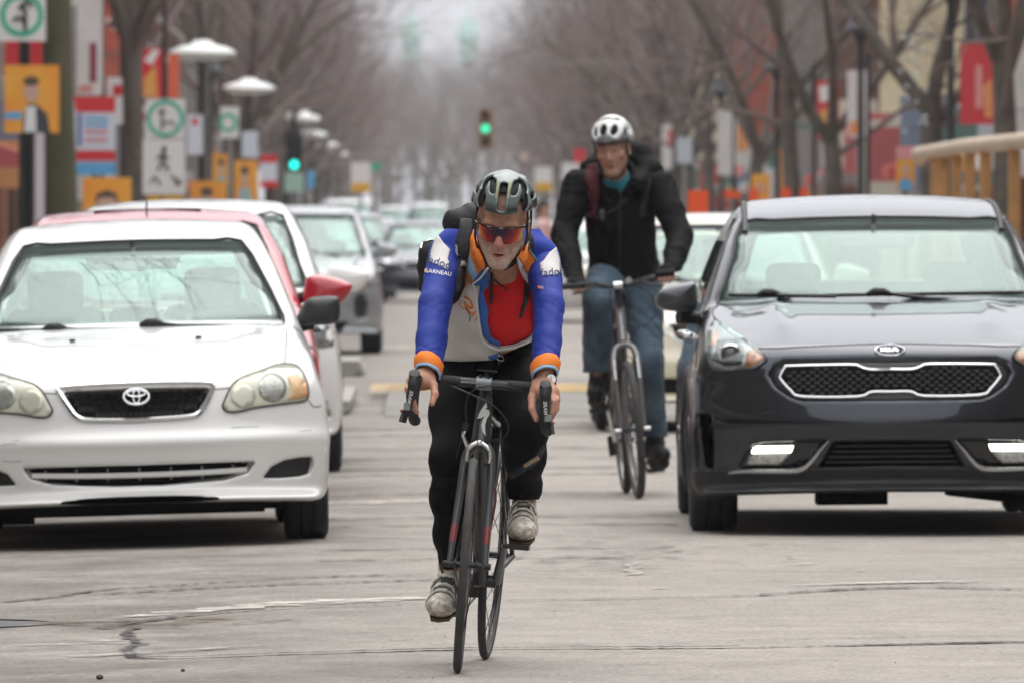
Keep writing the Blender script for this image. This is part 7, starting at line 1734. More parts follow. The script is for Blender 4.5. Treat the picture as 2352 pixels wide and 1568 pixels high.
# ------------------------------------------------------------------ the cyclist in blue and white
def rider_one():
    Ysh, Yhip = 31.78, 32.08
    J = dict(Rs=P(1028, 584, Ysh), Ls=P(1246, 598, Ysh), Re=P(999, 700, 31.60), Le=P(1261, 702, 31.60), Rw=P(985, 842, 31.43), Lw=P(1253, 846, 31.43),
             pel=P(1118, 815, Yhip), chest=P(1140, 650, 31.86), neck=P(1150, 560, 31.70),
             Rh=P(1062, 850, Yhip), Lh=P(1182, 845, Yhip), Rk=P(1036, 1055, 31.80), Lk=P(1207, 985, 31.72), Ra=P(1034, 1300, 32.06), La=P(1204, 1140, 31.93))
    HC = P(1154, 514, 31.50); inv, fwd, HR = frame(HC, math.radians(21), math.radians(5.5), math.radians(-4))
    RF = [[P(958, 876, 31.325), P(942, 894, 31.285), P(949, 922, 31.275), P(958, 946, 31.285)], [P(950, 873, 31.345), P(937, 893, 31.31), P(943, 921, 31.30), P(953, 942, 31.305)],
          [P(945, 873, 31.37), P(936, 891, 31.34), P(940, 916, 31.33), P(951, 936, 31.335)], ([P(943, 876, 31.395), P(937, 892, 31.375), P(941, 912, 31.365), P(949, 927, 31.365)], 0.9)]
    RT = [P(985, 866, 31.40), P(996, 884, 31.36), P(999, 905, 31.33), P(992, 926, 31.31)]
    LF = [[P(1256, 903, 31.325), P(1270, 923, 31.285), P(1266, 948, 31.275), P(1258, 967, 31.285)], [P(1263, 899, 31.345), P(1277, 920, 31.31), P(1274, 944, 31.30), P(1266, 961, 31.305)],
          [P(1268, 897, 31.37), P(1280, 916, 31.34), P(1278, 938, 31.33), P(1270, 953, 31.335)], ([P(1270, 897, 31.395), P(1280, 912, 31.375), P(1278, 928, 31.365), P(1271, 942, 31.365)], 0.9)]
    LT = [P(1232, 884, 31.40), P(1222, 912, 31.36), P(1222, 938, 31.33), P(1232, 962, 31.31)]
    def hand(x, y, z, w, F_, T_, pk):
        f = s_cone(x, y, z, V3(w), V3(pk[0]), 0.027, 0.030)
        f = smin(f, s_cone(x, y, z, V3(pk[1]), V3(pk[2]), 0.0235, 0.0215), 0.03)
        for ch in F_:
            c0 = ch[0] if isinstance(ch, tuple) else ch
            f = smin(f, s_cone(x, y, z, V3(pk[0]), V3(c0[0]), 0.020, 0.0125), 0.016)
        f = smin(f, s_cone(x, y, z, V3(pk[0]), V3(T_[0]), 0.020, 0.0155), 0.02)
        f = smin(f, fingers(x, y, z, F_), 0.007)
        f = smin(f, limb(x, y, z, list(zip(T_, (0.0155, 0.0125, 0.0112, 0.0090))), 0.006), 0.010)
        return f
    pkR = [P(972, 868, 31.40), P(952, 880, 31.365), P(980, 878, 31.37)]; pkL = [P(1250, 885, 31.40), P(1268, 903, 31.365), P(1236, 898, 31.37)]
    def body(x, y, z):
        hx, hy, hz = inv(x, y, z)
        f = head_field(hx, hy, hz, 0.009)
        f = smin(f, s_cone(x, y, z, V3(fwd((0, 0.03, -0.07))), V3(J['neck']), 0.056, 0.062), 0.035)
        f = smin(f, limb(x, y, z, [(J['neck'], 0.06), (J['chest'], 0.11), (J['pel'], 0.10)]), 0.05)
        for s_ in 'RL':
            f = smin(f, limb(x, y, z, [(J['chest'], 0.06), (J[s_+'s'], 0.045), (J[s_+'e'], 0.033), (J[s_+'w'], 0.024)]), 0.02)
            f = smin(f, limb(x, y, z, [(J['pel'], 0.08), (J[s_+'h'], 0.07), (J[s_+'k'], 0.042), (J[s_+'a'], 0.031), (J[s_+'a']+Vector((0, 0, -0.05)), 0.028)]), 0.02)
        f = smin(f, hand(x, y, z, J['Rw'], RF, RT, pkR), 0.012)
        f = smin(f, hand(x, y, z, J['Lw'], LF, LT, pkL), 0.012)
        return f
    def skin(v, n):
        hx, hy, hz = inv(v[:, 0], v[:, 1], v[:, 2]); N = len(v)
        c = np.tile([0.46, 0.235, 0.155], (N, 1))
        def mixc(w, col):
            nonlocal c
            w = np.clip(w, 0, 1)[:, None]; c = c*(1-w)+np.array(col)*w
        face = (np.abs(hx) < 0.1) & (hz > -0.14) & (hz < 0.15) & (np.abs(hy) < 0.13)
        g = lambda cx, cz, rx, rz: np.exp(-(((hx-cx)/rx)**2+((hz-cz)/rz)**2))*face*(hy < -0.02)
        rng = np.random.RandomState(3).rand(N)
        mixc(g(0, -0.02, 0.016, 0.022)*0.75, (0.62, 0.23, 0.19)); mixc((g(0.045, -0.02, 0.022, 0.02)+g(-0.045, -0.02, 0.022, 0.02))*0.45, (0.58, 0.26, 0.19))
        stub = face*np.clip((-0.036-hz)/0.02, 0, 1)*(hy < 0.01)*np.clip(1.2-np.exp(-((hx/0.02)**2+((hz+0.067)/0.012)**2))*1.6, 0, 1)
        mixc(stub*(0.22+0.50*(rng > 0.45)), (0.55, 0.49, 0.44))
        mixc(g(0, -0.069, 0.020, 0.013)*1.1*(hz > -0.09), (0.62, 0.25, 0.21)); mixc(g(0, -0.069, 0.015, 0.0042)*1.3, (0.10, 0.03, 0.03))
        mixc(face*(hz > 0.075)*0.35, (0.50, 0.36, 0.29)); mixc(face*(np.abs(hx) > 0.058)*(hz < 0.05)*0.3*(hy < 0.0), (0.50, 0.33, 0.26))
        # knuckles and fingertips a little redder
        hd = (v[:, 2] < 1.0) & (v[:, 1] < 31.5)
        mixc(hd*0.35*(v[:, 1] < 31.34), (0.56, 0.26, 0.20))
        return c
    M_SK1 = mat('skin_older', (0.5, 0.3, 0.22), 0.5, spec=0.4, var=0.12, vscale=60, bump=0.25, bscale=220, vc='Col')
    M_SK1.node_tree.nodes['Principled BSDF'].inputs['Subsurface Weight'].default_value = 0.12; M_SK1.node_tree.nodes['Principled BSDF'].inputs['Subsurface Radius'].default_value = (0.006, 0.002, 0.001)
    pts = [J[k] for k in J]+[HC+Vector((0, 0, 0.15)), HC+Vector((0, -0.13, 0))]+[q for ch in (RT, LT) for q in ch]+[P(940, 930, 31.27), P(1280, 960, 31.27)]
    lo, hi = bbox(pts, 0.05); lo[2] = J['Ra'].z-0.09
    per = sdf_obj('person', body, lo, hi, 0.004, M_SK1, None, skin, grid=body_grid(lo, hi, 0.004, 31.66, [(0.70, 0.99), (1.20, 2.0)]))
    tag(per, 'person in blue, white and orange jacket and black tights riding the road bicycle', 'person')
    # ---------- clothes
    def fold(x, y, z, a=0.0022, k=70.0, ph=0.0): return a*np.sin(k*(z*1.0+x*0.45+0.02*np.sin(x*45+ph))+ph+1.6*np.sin(y*28+z*22+ph))
    tc = (J['pel']+J['chest'])*0.5
    def torso(x, y, z, g=0.0):
        f = s_cone(x, y, z, V3(P(1122, 812, 32.02)), V3(P(1138, 690, 31.90)), 0.148+g, 0.152+g)
        f = smin(f, s_cone(x, y, z, V3(P(1138, 690, 31.90)), V3(P(1142, 600, 31.84)), 0.152+g, 0.135+g), 0.05)
        f = smin(f, s_cone(x, y, z, V3(P(1068, 558, 31.80)), V3(P(1208, 566, 31.80)), 0.062+g, 0.062+g), 0.06)
        f = smin(f, s_cone(x, y, z, V3(J['Rs']), V3(J['Ls']), 0.046+g, 0.046+g), 0.06)
        f = smin(f, s_cone(x, y, z, V3(P(1146, 590, 31.80)), V3(P(1150, 560, 31.74)), 0.085+g, 0.062+g), 0.04)
        return f
    def sleeve(x, y, z, s_, g=0.0):
        A, B, C = J[s_+'s'], J[s_+'e'], J[s_+'w']
        q_ = 1.0 if s_ == 'R' else 0.93
        f = limb(x, y, z, [(A, 0.061*q_+g), (A.lerp(B, 0.45), 0.055*q_+g), (B, 0.0500*q_+g), (B.lerp(C, 0.55), 0.0475*q_+g), (C, 0.0430+g)], 0.014)
        t = np.clip((A.z-z)/(A.z-C.z), 0, 1)
        w = 0.7*np.exp(-((t-0.50)/0.10)**2)+np.exp(-((t-0.92)/0.13)**2)*0.9+0.15
        sg = 1 if s_ == 'R' else -1; u = z+0.55*(x-A.x)*sg
        fold = lambda v: np.abs(np.sin(v))**0.7*2-1            # sharp creases between soft rolls
        return f-w*(0.0016*fold(52*u+2.2*np.sin((x+y)*29+1)+1.8*np.sin(z*13+x*9))+0.0010*fold(95*(z-0.7*(x-A.x)*sg)+2.4*np.sin(y*41)+2))
    wob = lambda x, y, z: 0.0035*np.sin(26*x+40*z+1.5*np.sin(30*z+9*x))+0.002*np.sin(60*z-35*x+2*np.sin(20*y))
    opening = PxPoly([(1112, 600), (1121, 634), (1103, 655), (1099, 690), (1104, 740), (1111, 772), (1124, 787), (1147, 795), (1178, 791), (1207, 780), (1226, 766), (1226, 700), (1220, 655), (1209, 626), (1196, 592), (1180, 560), (1120, 560)])
    hemcut = PxPoly([(985, 500), (985, 826), (1060, 830), (1128, 827), (1148, 810), (1180, 803), (1232, 777), (1320, 770), (1320, 500)])
    jerseyf = lambda x, y, z: smin(torso(x, y, z, -0.006)+0.6*wob(x, y, z), s_cone(x, y, z, V3(J['neck']), V3(fwd((0, 0.012, -0.098))), 0.070, 0.063), 0.03)
    def jacketf(x, y, z):
        f = torso(x, y, z, 0.006)+wob(x, y, z)
        o = np.maximum(opening(x, y, z), y-31.86)
        return smax(smax(f, -o, 0.004), hemcut(x, y, z), 0.006)
    jack0 = lambda x, y, z: torso(x, y, z, 0.006)+wob(x, y, z)
    M_WH = mat('jacket_white', (0.62, 0.60, 0.585), 0.8, bump=0.12, bscale=400)
    M_BL = mat('jacket_blue', (0.007, 0.030, 0.29), 0.7, bump=0.12, bscale=400, var=0.12, vscale=15)
    M_OR = mat('jacket_orange', (0.80, 0.20, 0.012), 0.7, bump=0.1, bscale=300)
    M_LB = mat('jacket_pale_blue', (0.26, 0.43, 0.60), 0.75)
    M_MB = mat('jacket_lining_blue', (0.035, 0.13, 0.42), 0.75, bump=0.3, bscale=150)
    M_RED = mat('jersey_red', (0.62, 0.004, 0.007), 0.8, bump=0.1, bscale=400)
    M_ZIP = mat('zip_white', (0.66, 0.65, 0.63), 0.5)
    jl, jh = bbox([J['Rs'], J['Ls'], J['pel'], J['chest']], 0.19); jl[2] = P(1100, 835, 32.0).z-0.02; jh[2] = 1.37
    bound = PxPoly([(1040, 480), (1048, 560), (1044, 640), (1040, 700), (1020, 760), (1005, 840), (1320, 840), (1320, 700), (1232, 700), (1228, 640), (1216, 560), (1205, 480)])
    def jcol(v, n):
        d = bound(v[:, 0], v[:, 1], v[:, 2]); inside = (d < 0) & (v[:, 2] < 1.33)
        c = np.where(inside[:, None], np.array([[0.62, 0.60, 0.585]]), np.array([[0.007, 0.030, 0.29]])); return c
    M_JK = mat('jacket_cloth', (0.6, 0.6, 0.6), 0.78, bump=0.12, bscale=400, vc='Col')
    jk = sdf_obj('jacket', jacketf, jl, jh, 0.005, M_JK, per, jcol)
    sdf_obj('jersey', lambda x, y, z: smax(smax(jerseyf(x, y, z), hemcut(x, y, z)+0.012, 0.01), z-1.32+3.0*np.maximum(np.abs(x-J['neck'].x)-0.06, 0), 0.01), jl, jh, 0.007, M_RED, per)
    sle = {}
    for s_ in 'RL':
        C = J[s_+'w']; A = J[s_+'s']; B = J[s_+'e']
        f = lambda x, y, z, s_=s_: smax(sleeve(x, y, z, s_), (C.z+0.004)-z+0.25*(y-C.y) if False else (C.z+0.012)-z, 0.004)
        lo, hi = bbox([A, B, C], 0.09); sdf_obj('sleeve', f, lo, hi, 0.0045, M_BL, jk)
        sle[s_] = lambda x, y, z, s_=s_: sleeve(x, y, z, s_)
        # elastic orange cuff with a pale blue edge
        dr = (C-B).normalized(); base = C+Vector((0, 0.004, 0.014)); tl = 1 if s_ == 'L' else -1
        prof = []
        cu = MB(); N = 28; rows = [(-0.012, 0.040), (0.004, 0.048), (0.020, 0.0465), (0.034, 0.043), (0.040, 0.040), (0.041, 0.036)]
        ux = Vector((1, 0, 0)); ux = (ux-dr*ux.dot(dr)).normalized(); uy = dr.cross(ux)
        def ring_rows(rows, skew=0.010):
            vs = []
            for h, r in rows:
                for k in range(N):
                    a = 2*math.pi*k/N; rr = r*(1+0.02*math.sin(7*a+h*200)); vs.append(base+dr*(h+skew*math.cos(a)*(-tl))+(ux*math.cos(a)+uy*math.sin(a))*rr)
            return vs, [(i*N+k, i*N+(k+1) % N, (i+1)*N+(k+1) % N, (i+1)*N+k) for i in range(len(rows)-1) for k in range(N)]
        cu.add(*ring_rows(rows)); cu.build('cuff', M_OR, jk, True)
        ed = MB(); ed.add(*ring_rows([(0.037, 0.0385), (0.038, 0.0425), (0.046, 0.0415), (0.0465, 0.036)])); ed.build('cuff_edge', M_LB, jk, True)
    allf = lambda x, y, z: np.minimum(jack0(x, y, z), np.minimum(sle['R'](x, y, z), sle['L'](x, y, z)))
    Y0 = 30.9
    # white sleeve panels with lettering
    px_patch('sleeve_panel', [(1007, 541), (998, 552), (990, 575), (985, 600), (997, 606), (1029, 620), (1031, 602), (1028, 595), (1034, 574), (1020, 560)], allf, M_WH, Y0, 0.0012, 0.003, 5, jk)
    px_patch('sleeve_panel', [(1277, 568), (1262, 580), (1248, 600), (1240, 605), (1244, 634), (1282, 632), (1287, 620), (1286, 598)], allf, M_WH, Y0, 0.0012, 0.003, 5, jk)
    M_NAVY = mat('print_navy', (0.03, 0.04, 0.14), 0.8)
    px_text('lettering', 'fadoq', (1008, 604), 25, math.radians(17), allf, M_NAVY, Y0, 0.0030, jk)
    px_text('lettering', 'fadoq', (1269, 626), 24, math.radians(-6), allf, M_NAVY, Y0, 0.0030, jk)
    px_text('lettering', 'GARNEAU', (1006, 627), 13, math.radians(9), allf, mat('print_white', (0.75, 0.75, 0.74), 0.8), Y0, 0.0030, jk, bold=0.01, sx=1.0)
    px_patch('print_mark', [(977, 619), (981, 620), (981, 627), (977, 626)], allf, M_OR, Y0, 0.003, 0.002, 4, jk)
    px_text('lettering', 'G', (1246, 662), 9, 0.0, allf, mat('print_white', (0.75, 0.75, 0.74)), Y0, 0.0030, jk)
    px_patch('print_mark', [(1236, 658), (1241, 658), (1241, 665), (1236, 665)], allf, M_OR, Y0, 0.003, 0.002, 4, jk)
    # open front: lining strip, collar flaps, zip edges
    px_patch('lining', [(1121, 634), (1103, 655), (1099, 690), (1104, 740), (1111, 772), (1124, 787), (1147, 795), (1150, 788), (1128, 775), (1120, 745), (1122, 710), (1115, 690), (1110, 672), (1124, 655)], jack0, M_MB, Y0, 0.002, 0.004, 5, jk)
    chest = lambda x, y, z: np.minimum(jack0(x, y, z), s_cone(x, y, z, V3(J['neck']), V3(fwd((0, 0.0, -0.10))), 0.078, 0.072))
    px_patch('collar', [(1090, 533), (1082, 552), (1081, 588), (1101, 627), (1118, 610), (1112, 590), (1102, 570), (1099, 545)], chest, M_OR, Y0, 0.012, 0.006, 5, jk)
    px_patch('collar_band', [(1077, 585), (1081, 586), (1102, 628), (1089, 645), (1076, 620)], chest, M_LB, Y0, 0.010, 0.006, 5, jk)
    px_patch('collar_lining', [(1102, 628), (1121, 610), (1125, 634), (1104, 654), (1091, 652), (1089, 644)], chest, M_MB, Y0, 0.012, 0.006, 5, jk)
    px_patch('collar_band', [(1076, 620), (1088, 645), (1092, 660), (1080, 648), (1070, 632)], chest, M_OR, Y0, 0.007, 0.004, 5, jk)
    px_patch('collar', [(1203, 560), (1193, 575), (1185, 590), (1197, 606), (1210, 625), (1231, 600), (1216, 580)], chest, M_OR, Y0, 0.014, 0.006, 5, jk)
    px_patch('collar_band', [(1202, 556), (1237, 602), (1231, 601), (1204, 566)], chest, mat('collar_slate', (0.14, 0.24, 0.32), 0.7), Y0, 0.017, 0.004, 5, jk)
    px_patch('placket', [(1184, 590), (1210, 626), (1231, 601), (1238, 606), (1222, 640), (1212, 652), (1200, 635), (1188, 612)], chest, mat('placket_grey', (0.56, 0.54, 0.57), 0.8), Y0, 0.011, 0.006, 5, jk)
    px_line('zip', [(1125, 611), (1108, 632), (1091, 648), (1093, 662), (1099, 690), (1103, 740), (1111, 774), (1126, 789), (1148, 797)], chest, 0.0034, M_ZIP, Y0, 0.013, jk)
    px_line('zip', [(1240, 605), (1226, 632), (1216, 655), (1222, 690), (1228, 730), (1230, 766), (1208, 783), (1178, 794), (1150, 797)], chest, 0.0034, M_ZIP, Y0, 0.008, jk)
    px_line('zip_pull', [(1147, 797), (1147, 808)], jack0, 0.003, M_ALU, Y0, 0.012, jk)
    a = np.linspace(0, 2*math.pi, 12, endpoint=False); px_line('pull_ring', [(1147+math.cos(t)*8, 815+math.sin(t)*8) for t in a], jack0, 0.0018, M_ALU, Y0, 0.016, jk, closed=True, seg=2)
    px_line('drawcord', [(1131, 622), (1131, 660), (1128, 697)], jerseyf, 0.0055, M_CABLE, Y0, 0.008, jk); px_line('drawcord', [(1132, 636), (1142, 648), (1165, 666)], jerseyf, 0.0025, M_CABLE, Y0, 0.010, jk)
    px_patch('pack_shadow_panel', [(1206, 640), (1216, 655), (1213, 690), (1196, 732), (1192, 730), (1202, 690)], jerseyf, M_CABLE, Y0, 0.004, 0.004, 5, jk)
    # printed orange figure on the chest
    for pl, r in (([(1062, 640), (1072, 652), (1065, 662), (1055, 660)], 0.0022), ([(1047, 660), (1055, 668), (1050, 676)], 0.0018), ([(1066, 682), (1080, 690), (1085, 708), (1072, 702), (1066, 694), (1078, 716), (1090, 722)], 0.0036), ([(1084, 730), (1092, 716), (1098, 724), (1090, 738)], 0.0020), ([(1060, 690), (1056, 700), (1066, 712)], 0.0018)):
        px_line('print_figure', pl, jack0, r, M_OR, Y0, 0.0, jk)
    px_line('print_figure', [(1068, 706), (1080, 726), (1078, 738)], jack0, 0.0018, M_NAVY, Y0, 0.0, jk)
    px_patch('hem_tab', [(1120, 818), (1142, 812), (1150, 820), (1128, 828)], jack0, M_MB, Y0, 0.002, 0.003, 5, jk)
    # ---------- tights
    def tights(x, y, z):
        f = limb(x, y, z, [(P(1122, 800, Yhip), 0.135), (J['pel'], 0.142)], 0.04)
        f = smin(f, limb(x, y, z, [(J['Rh'], 0.098), (J['Rh'].lerp(J['Rk'], 0.5), 0.080), (J['Rk'], 0.060), (J['Rk'].lerp(J['Ra'], 0.35), 0.058), (J['Ra'].lerp(J['Rk'], 0.3), 0.046), (J['Ra'], 0.036)], 0.05), 0.05)
        g = limb(x, y, z, [(J['Lh'], 0.098), (J['Lh'].lerp(J['Lk'], 0.5), 0.084), (J['Lk'], 0.064), (J['Lk'].lerp(J['La'], 0.4), 0.058), (J['La'].lerp(J['Lk'], 0.15), 0.046), (J['La'], 0.043)], 0.05)
        f = smin(f, g, 0.04)
        w = np.exp(-((z-J['Rk'].z+0.02)/0.05)**2)+np.exp(-((z-J['Ra'].z-0.05)/0.05)**2)+np.exp(-((z-J['La'].z-0.03)/0.04)**2)+0.12
        return f+w*0.0005*np.sin(190*z+60*x+1.5*np.sin(40*x+20*y))
    cutl = lambda x, y, z: np.where(x > 0.5*(J['Ra'].x+J['La'].x), J['La'].z-0.008-z, J['Ra'].z-0.010-z)
    lo, hi = bbox([J[k] for k in ('Rh', 'Lh', 'Rk', 'Lk', 'Ra', 'La', 'pel')], 0.15); hi[2] = P(1100, 752, Yhip).z
    tg = sdf_obj('tights', lambda x, y, z: np.maximum(tights(x, y, z), cutl(x, y, z)), lo, hi, 0.0055, M_BLACKCL, per)
    # strap round the shin
    px_patch('shin_strap', [(1170, 1086), (1200, 1066), (1248, 1022), (1250, 1032), (1236, 1062), (1204, 1084), (1172, 1100)], tights, mat('strap_navy', (0.012, 0.022, 0.035), 0.8), Y0, 0.003, 0.004, 6, tg)
    px_patch('strap_label', [(1201, 1065), (1234, 1044), (1238, 1051), (1205, 1072)], tights, mat('label_tan', (0.36, 0.27, 0.17), 0.8), Y0, 0.006, 0.003, 6, tg)
    # ---------- socks, shoes
    M_SOCK = mat('sock_white', (0.62, 0.58, 0.58), 0.9, bump=0.3, bscale=200)
    M_SHOE = mat('dirty_white_shoe', (0.74, 0.69, 0.60), 0.55, var=0.6, vscale=55, col2=(0.30, 0.26, 0.21), bump=0.5, bscale=60)
    M_SOLE = mat('shoe_sole', (0.10, 0.07, 0.04), 0.7)
    def shoe(ank, heel, toe, side):
        ball = heel.lerp(toe, 0.72)
        def f(x, y, z):
            g = s_cone(x, y, z, V3(heel+Vector((0, 0, 0.030))), V3(ball+Vector((0, 0, 0.016))), 0.034, 0.036)
            g = smin(g, s_ell(x, y, z, V3(ball.lerp(toe, 0.35)+Vector((0, 0, 0.010))), (0.046, 0.070, 0.034)), 0.02)
            g = smin(g, s_cone(x, y, z, V3(ank+Vector((0, 0.0, -0.018))), V3(heel.lerp(toe, 0.45)+Vector((0, 0, 0.035))), 0.038, 0.034), 0.02)
            g = smax(g, z-(ank.z-0.012), 0.006)
            u = (x-heel.x)*(toe.x-heel.x)+(y-heel.y)*(toe.y-heel.y)+(z-heel.z)*(toe.z-heel.z)
            L = (toe-heel).length; u = u/L/L
            return g+0.0006*np.sin(u*46+1)*(u > 0.15)*(u < 0.8)
        lo, hi = bbox([ank, heel, toe], 0.07)
        o = sdf_obj('shoe', f, lo, hi, 0.004, M_SHOE, per)
        dv = (toe-heel).normalized(); up = Vector((0, 0, 1)); up = (up-dv*up.dot(dv)).normalized(); sd = dv.cross(up)
        for t_, w_ in ((0.35, 0.0), (0.52, 0.0), (0.66, 0.0)):
            c = heel.lerp(toe, t_)
            pts = []
            for a_ in np.linspace(-1.9, 1.9, 14):
                d = (up*math.cos(a_)+sd*math.sin(a_)); st = c+d*0.11; q = trace(f, np.array([V3(st)]), -np.array([V3(d)]))[0]
                if not np.isnan(q[0]): pts.append(Vector(q)+d*0.002)
            if len(pts) > 3:
                for o_ in (0.011,): MB().tube([q_+dv*o_ for q_ in pts], 0.0016, 5).build('strap_edge', mat('seam_dark', (0.05, 0.045, 0.04), 0.7), o, True)
                MB().tube(pts, 0.0075, 6).build('shoe_strap', mat('strap_pale', (0.76, 0.72, 0.65), 0.5, var=0.5, vscale=70, col2=(0.30, 0.27, 0.22)), o, True)
            if len(pts) > 6:
                q = pts[10 if side > 0 else 3]; MB().box(q, (0.014, 0.016, 0.020)).build('buckle', mat('buckle_white', (0.55, 0.54, 0.52), 0.4), o)
        tq = trace(f, np.array([V3(ank.lerp(toe, 0.28)+Vector((0, -0.12, 0.03)))]), np.array([[0, 0.94, -0.34]]))[0]
        if not np.isnan(tq[0]): MB().box(tq, (0.040, 0.006, 0.022), Matrix.Rotation(-0.4, 3, 'X')).build('tongue_label', M_CABLE, o)
        sol = heel.lerp(toe, 0.5); sm = MB(); ol = [(-0.030, 0), (-0.034, 0.3), (-0.040, 0.7), (-0.028, 0.98), (0.0, 1.05), (0.028, 0.98), (0.040, 0.7), (0.034, 0.3), (0.030, 0), (0, -0.08)]
        vs = []
        for k in (-0.018, -0.027): vs += [heel+dv*((toe-heel).length*b)+sd*a_+up*(k+0.0) for a_, b in ol]
        n_ = len(ol); sm.add(vs, [tuple(range(n_)), tuple(range(n_, 2*n_))]+[(i, (i+1) % n_, (i+1) % n_+n_, i+n_) for i in range(n_)]); sm.build('sole', M_SOLE, o)
        MB().box(ball+up*(-0.036), (0.05, 0.06, 0.014)).build('cleat', mat('cleat_amber', (0.30, 0.13, 0.02), 0.5), o)
        sk = MB().tube([ank+Vector((0, 0, -0.05)), ank+Vector((0, 0, -0.020)), ank+Vector((0, 0, -0.014)), ank+Vector((0, 0.0, -0.013))], [0.040, 0.0385, 0.041, 0.034], 20, caps=False).build('sock', M_SOCK, per, True)
    shoe(J['Ra']+Vector((0, 0, 0.0)), P(1030, 1363, 32.09), P(1008, 1408, 31.89), -1)
    shoe(J['La']+Vector((0, 0, 0.0)), P(1202, 1194, 31.97), P(1199, 1232, 31.76), 1)
    # ---------- watch
    wc = J['Lw']+Vector((0, -0.004, -0.036)); d1 = (J['Lw']-J['Le']).normalized(); wt = thing_part('watch', per, (0, 0, 0))
    N = 24; ux = Vector((1, 0, 0)); ux = (ux-d1*ux.dot(d1)).normalized(); uy = d1.cross(ux); mb = MB(); vs = []
    for h, r in ((-0.009, 0.0305), (-0.009, 0.0345), (0.009, 0.0345), (0.009, 0.0305)):
        for k in range(N): vs.append(wc+d1*(h+0.006*math.cos(2*math.pi*k/N))+(ux*math.cos(2*math.pi*k/N)+uy*math.sin(2*math.pi*k/N))*r)
    mb.add(vs, [(i*N+k, i*N+(k+1) % N, (i+1)*N+(k+1) % N, (i+1)*N+k) for i in range(3) for k in range(N)]); mb.build('watch_strap', M_BLK, wt, True)
    fc = wc+Vector((0.014, -0.033, 0.002)); nz = Vector((0.38, -0.85, 0.36)).normalized(); Q = nz.to_track_quat('Z', 'Y').to_matrix()
    def disc(r0, r1, h0, h1, nm, m_):
        b = MB().lathe([(0.0005, h0), (r0, h0), (r1, h1), (0.0005, h1)], 24); b.v = [tuple(Q @ Vector(v)+fc) for v in b.v]; return b.build(nm, m_, wt, True)
    disc(0.021, 0.019, 0.0, 0.009, 'watch_case', M_BLK); disc(0.0155, 0.0155, 0.0085, 0.0098, 'watch_dial', mat('dial_white', (0.75, 0.75, 0.74), 0.3))
    hd = MB().box((0, 0.005, 0.0104), (0.0012, 0.010, 0.0004)).box((-0.003, -0.002, 0.0104), (0.008, 0.0012, 0.0004)); hd.v = [tuple(Q @ Vector(v)+fc) for v in hd.v]; hd.build('watch_hands', M_BLK, wt)
    # ---------- helmet, straps, glasses
    helmet_one(per, inv, fwd)
    glasses(per, fwd)
    M_STR = mat('strap_black', (0.012, 0.012, 0.012), 0.6)
    for sx in (-1, 1):
        MB().tube([Vector(fwd(p)) for p in spline([(sx*0.079, -0.050, 0.075), (sx*0.0815, -0.040, 0.02), (sx*0.080, -0.030, -0.045), (sx*0.060, -0.035, -0.095), (sx*0.020, -0.050, -0.135)], 6)], 0.0038, 6).build('helmet_strap', M_STR, per, True)
        MB().tube([Vector(fwd(p)) for p in spline([(sx*0.082, 0.055, 0.06), (sx*0.086, 0.040, -0.02), (sx*0.080, -0.028, -0.050)], 6)], 0.0038, 6).build('helmet_strap', M_STR, per, True)
    # ---------- rucksack on his back
    bp = thing('backpack', 'black backpack on the back of the cyclist in the blue jacket', 'backpack')
    M_BP = mat('pack_black', (0.014, 0.012, 0.013), 0.8, bump=0.25, bscale=80, var=0.3, vscale=12)
    def pack(x, y, z):
        f = s_cone(x, y, z, V3(P(1080, 530, 31.98)), V3(P(1095, 600, 32.14)), 0.085, 0.13)
        f = smin(f, s_cone(x, y, z, V3(P(1095, 600, 32.14)), V3(P(1110, 690, 32.18)), 0.13, 0.12), 0.04)
        f = smin(f, s_cone(x, y, z, V3(P(990, 590, 32.05)), V3(P(1010, 640, 32.10)), 0.045, 0.075), 0.06)
        f = smin(f, s_cone(x, y, z, V3(P(1040, 512, 31.92)), V3(P(1075, 506, 31.92)), 0.038, 0.040), 0.03)
        return f+0.004*np.sin(60*x+45*z+2*np.sin(30*z))
    lo, hi = bbox([P(960, 560, 32.05), P(1130, 690, 32.2), P(1080, 500, 31.9)], 0.15); sdf_obj('bag', pack, lo, hi, 0.009, M_BP, bp)
    strapf = lambda x, y, z: np.minimum(allf(x, y, z), pack(x, y, z))
    px_patch('shoulder_strap', [(1060, 512), (1048, 560), (1054, 570), (1047, 640), (1042, 700), (1054, 690), (1068, 660), (1072, 610), (1078, 575), (1083, 545), (1086, 512)], strapf, M_BP, Y0, 0.016, 0.014, 6, bp)
    px_patch('shoulder_strap', [(1208, 545), (1207, 568), (1216, 580), (1226, 590), (1224, 560), (1216, 540)], strapf, M_BP, Y0, 0.014, 0.012, 6, bp)
    px_patch('strap_tab', [(1050, 606), (1060, 602), (1060, 614), (1049, 616)], strapf, mat('tab_grey', (0.28, 0.28, 0.26), 0.6), Y0, 0.022, 0.006, 5, bp)
    px_line('zip', [(968, 572), (972, 560), (992, 552)], pack, 0.004, M_ALU, Y0, 0.003, bp)
    return per
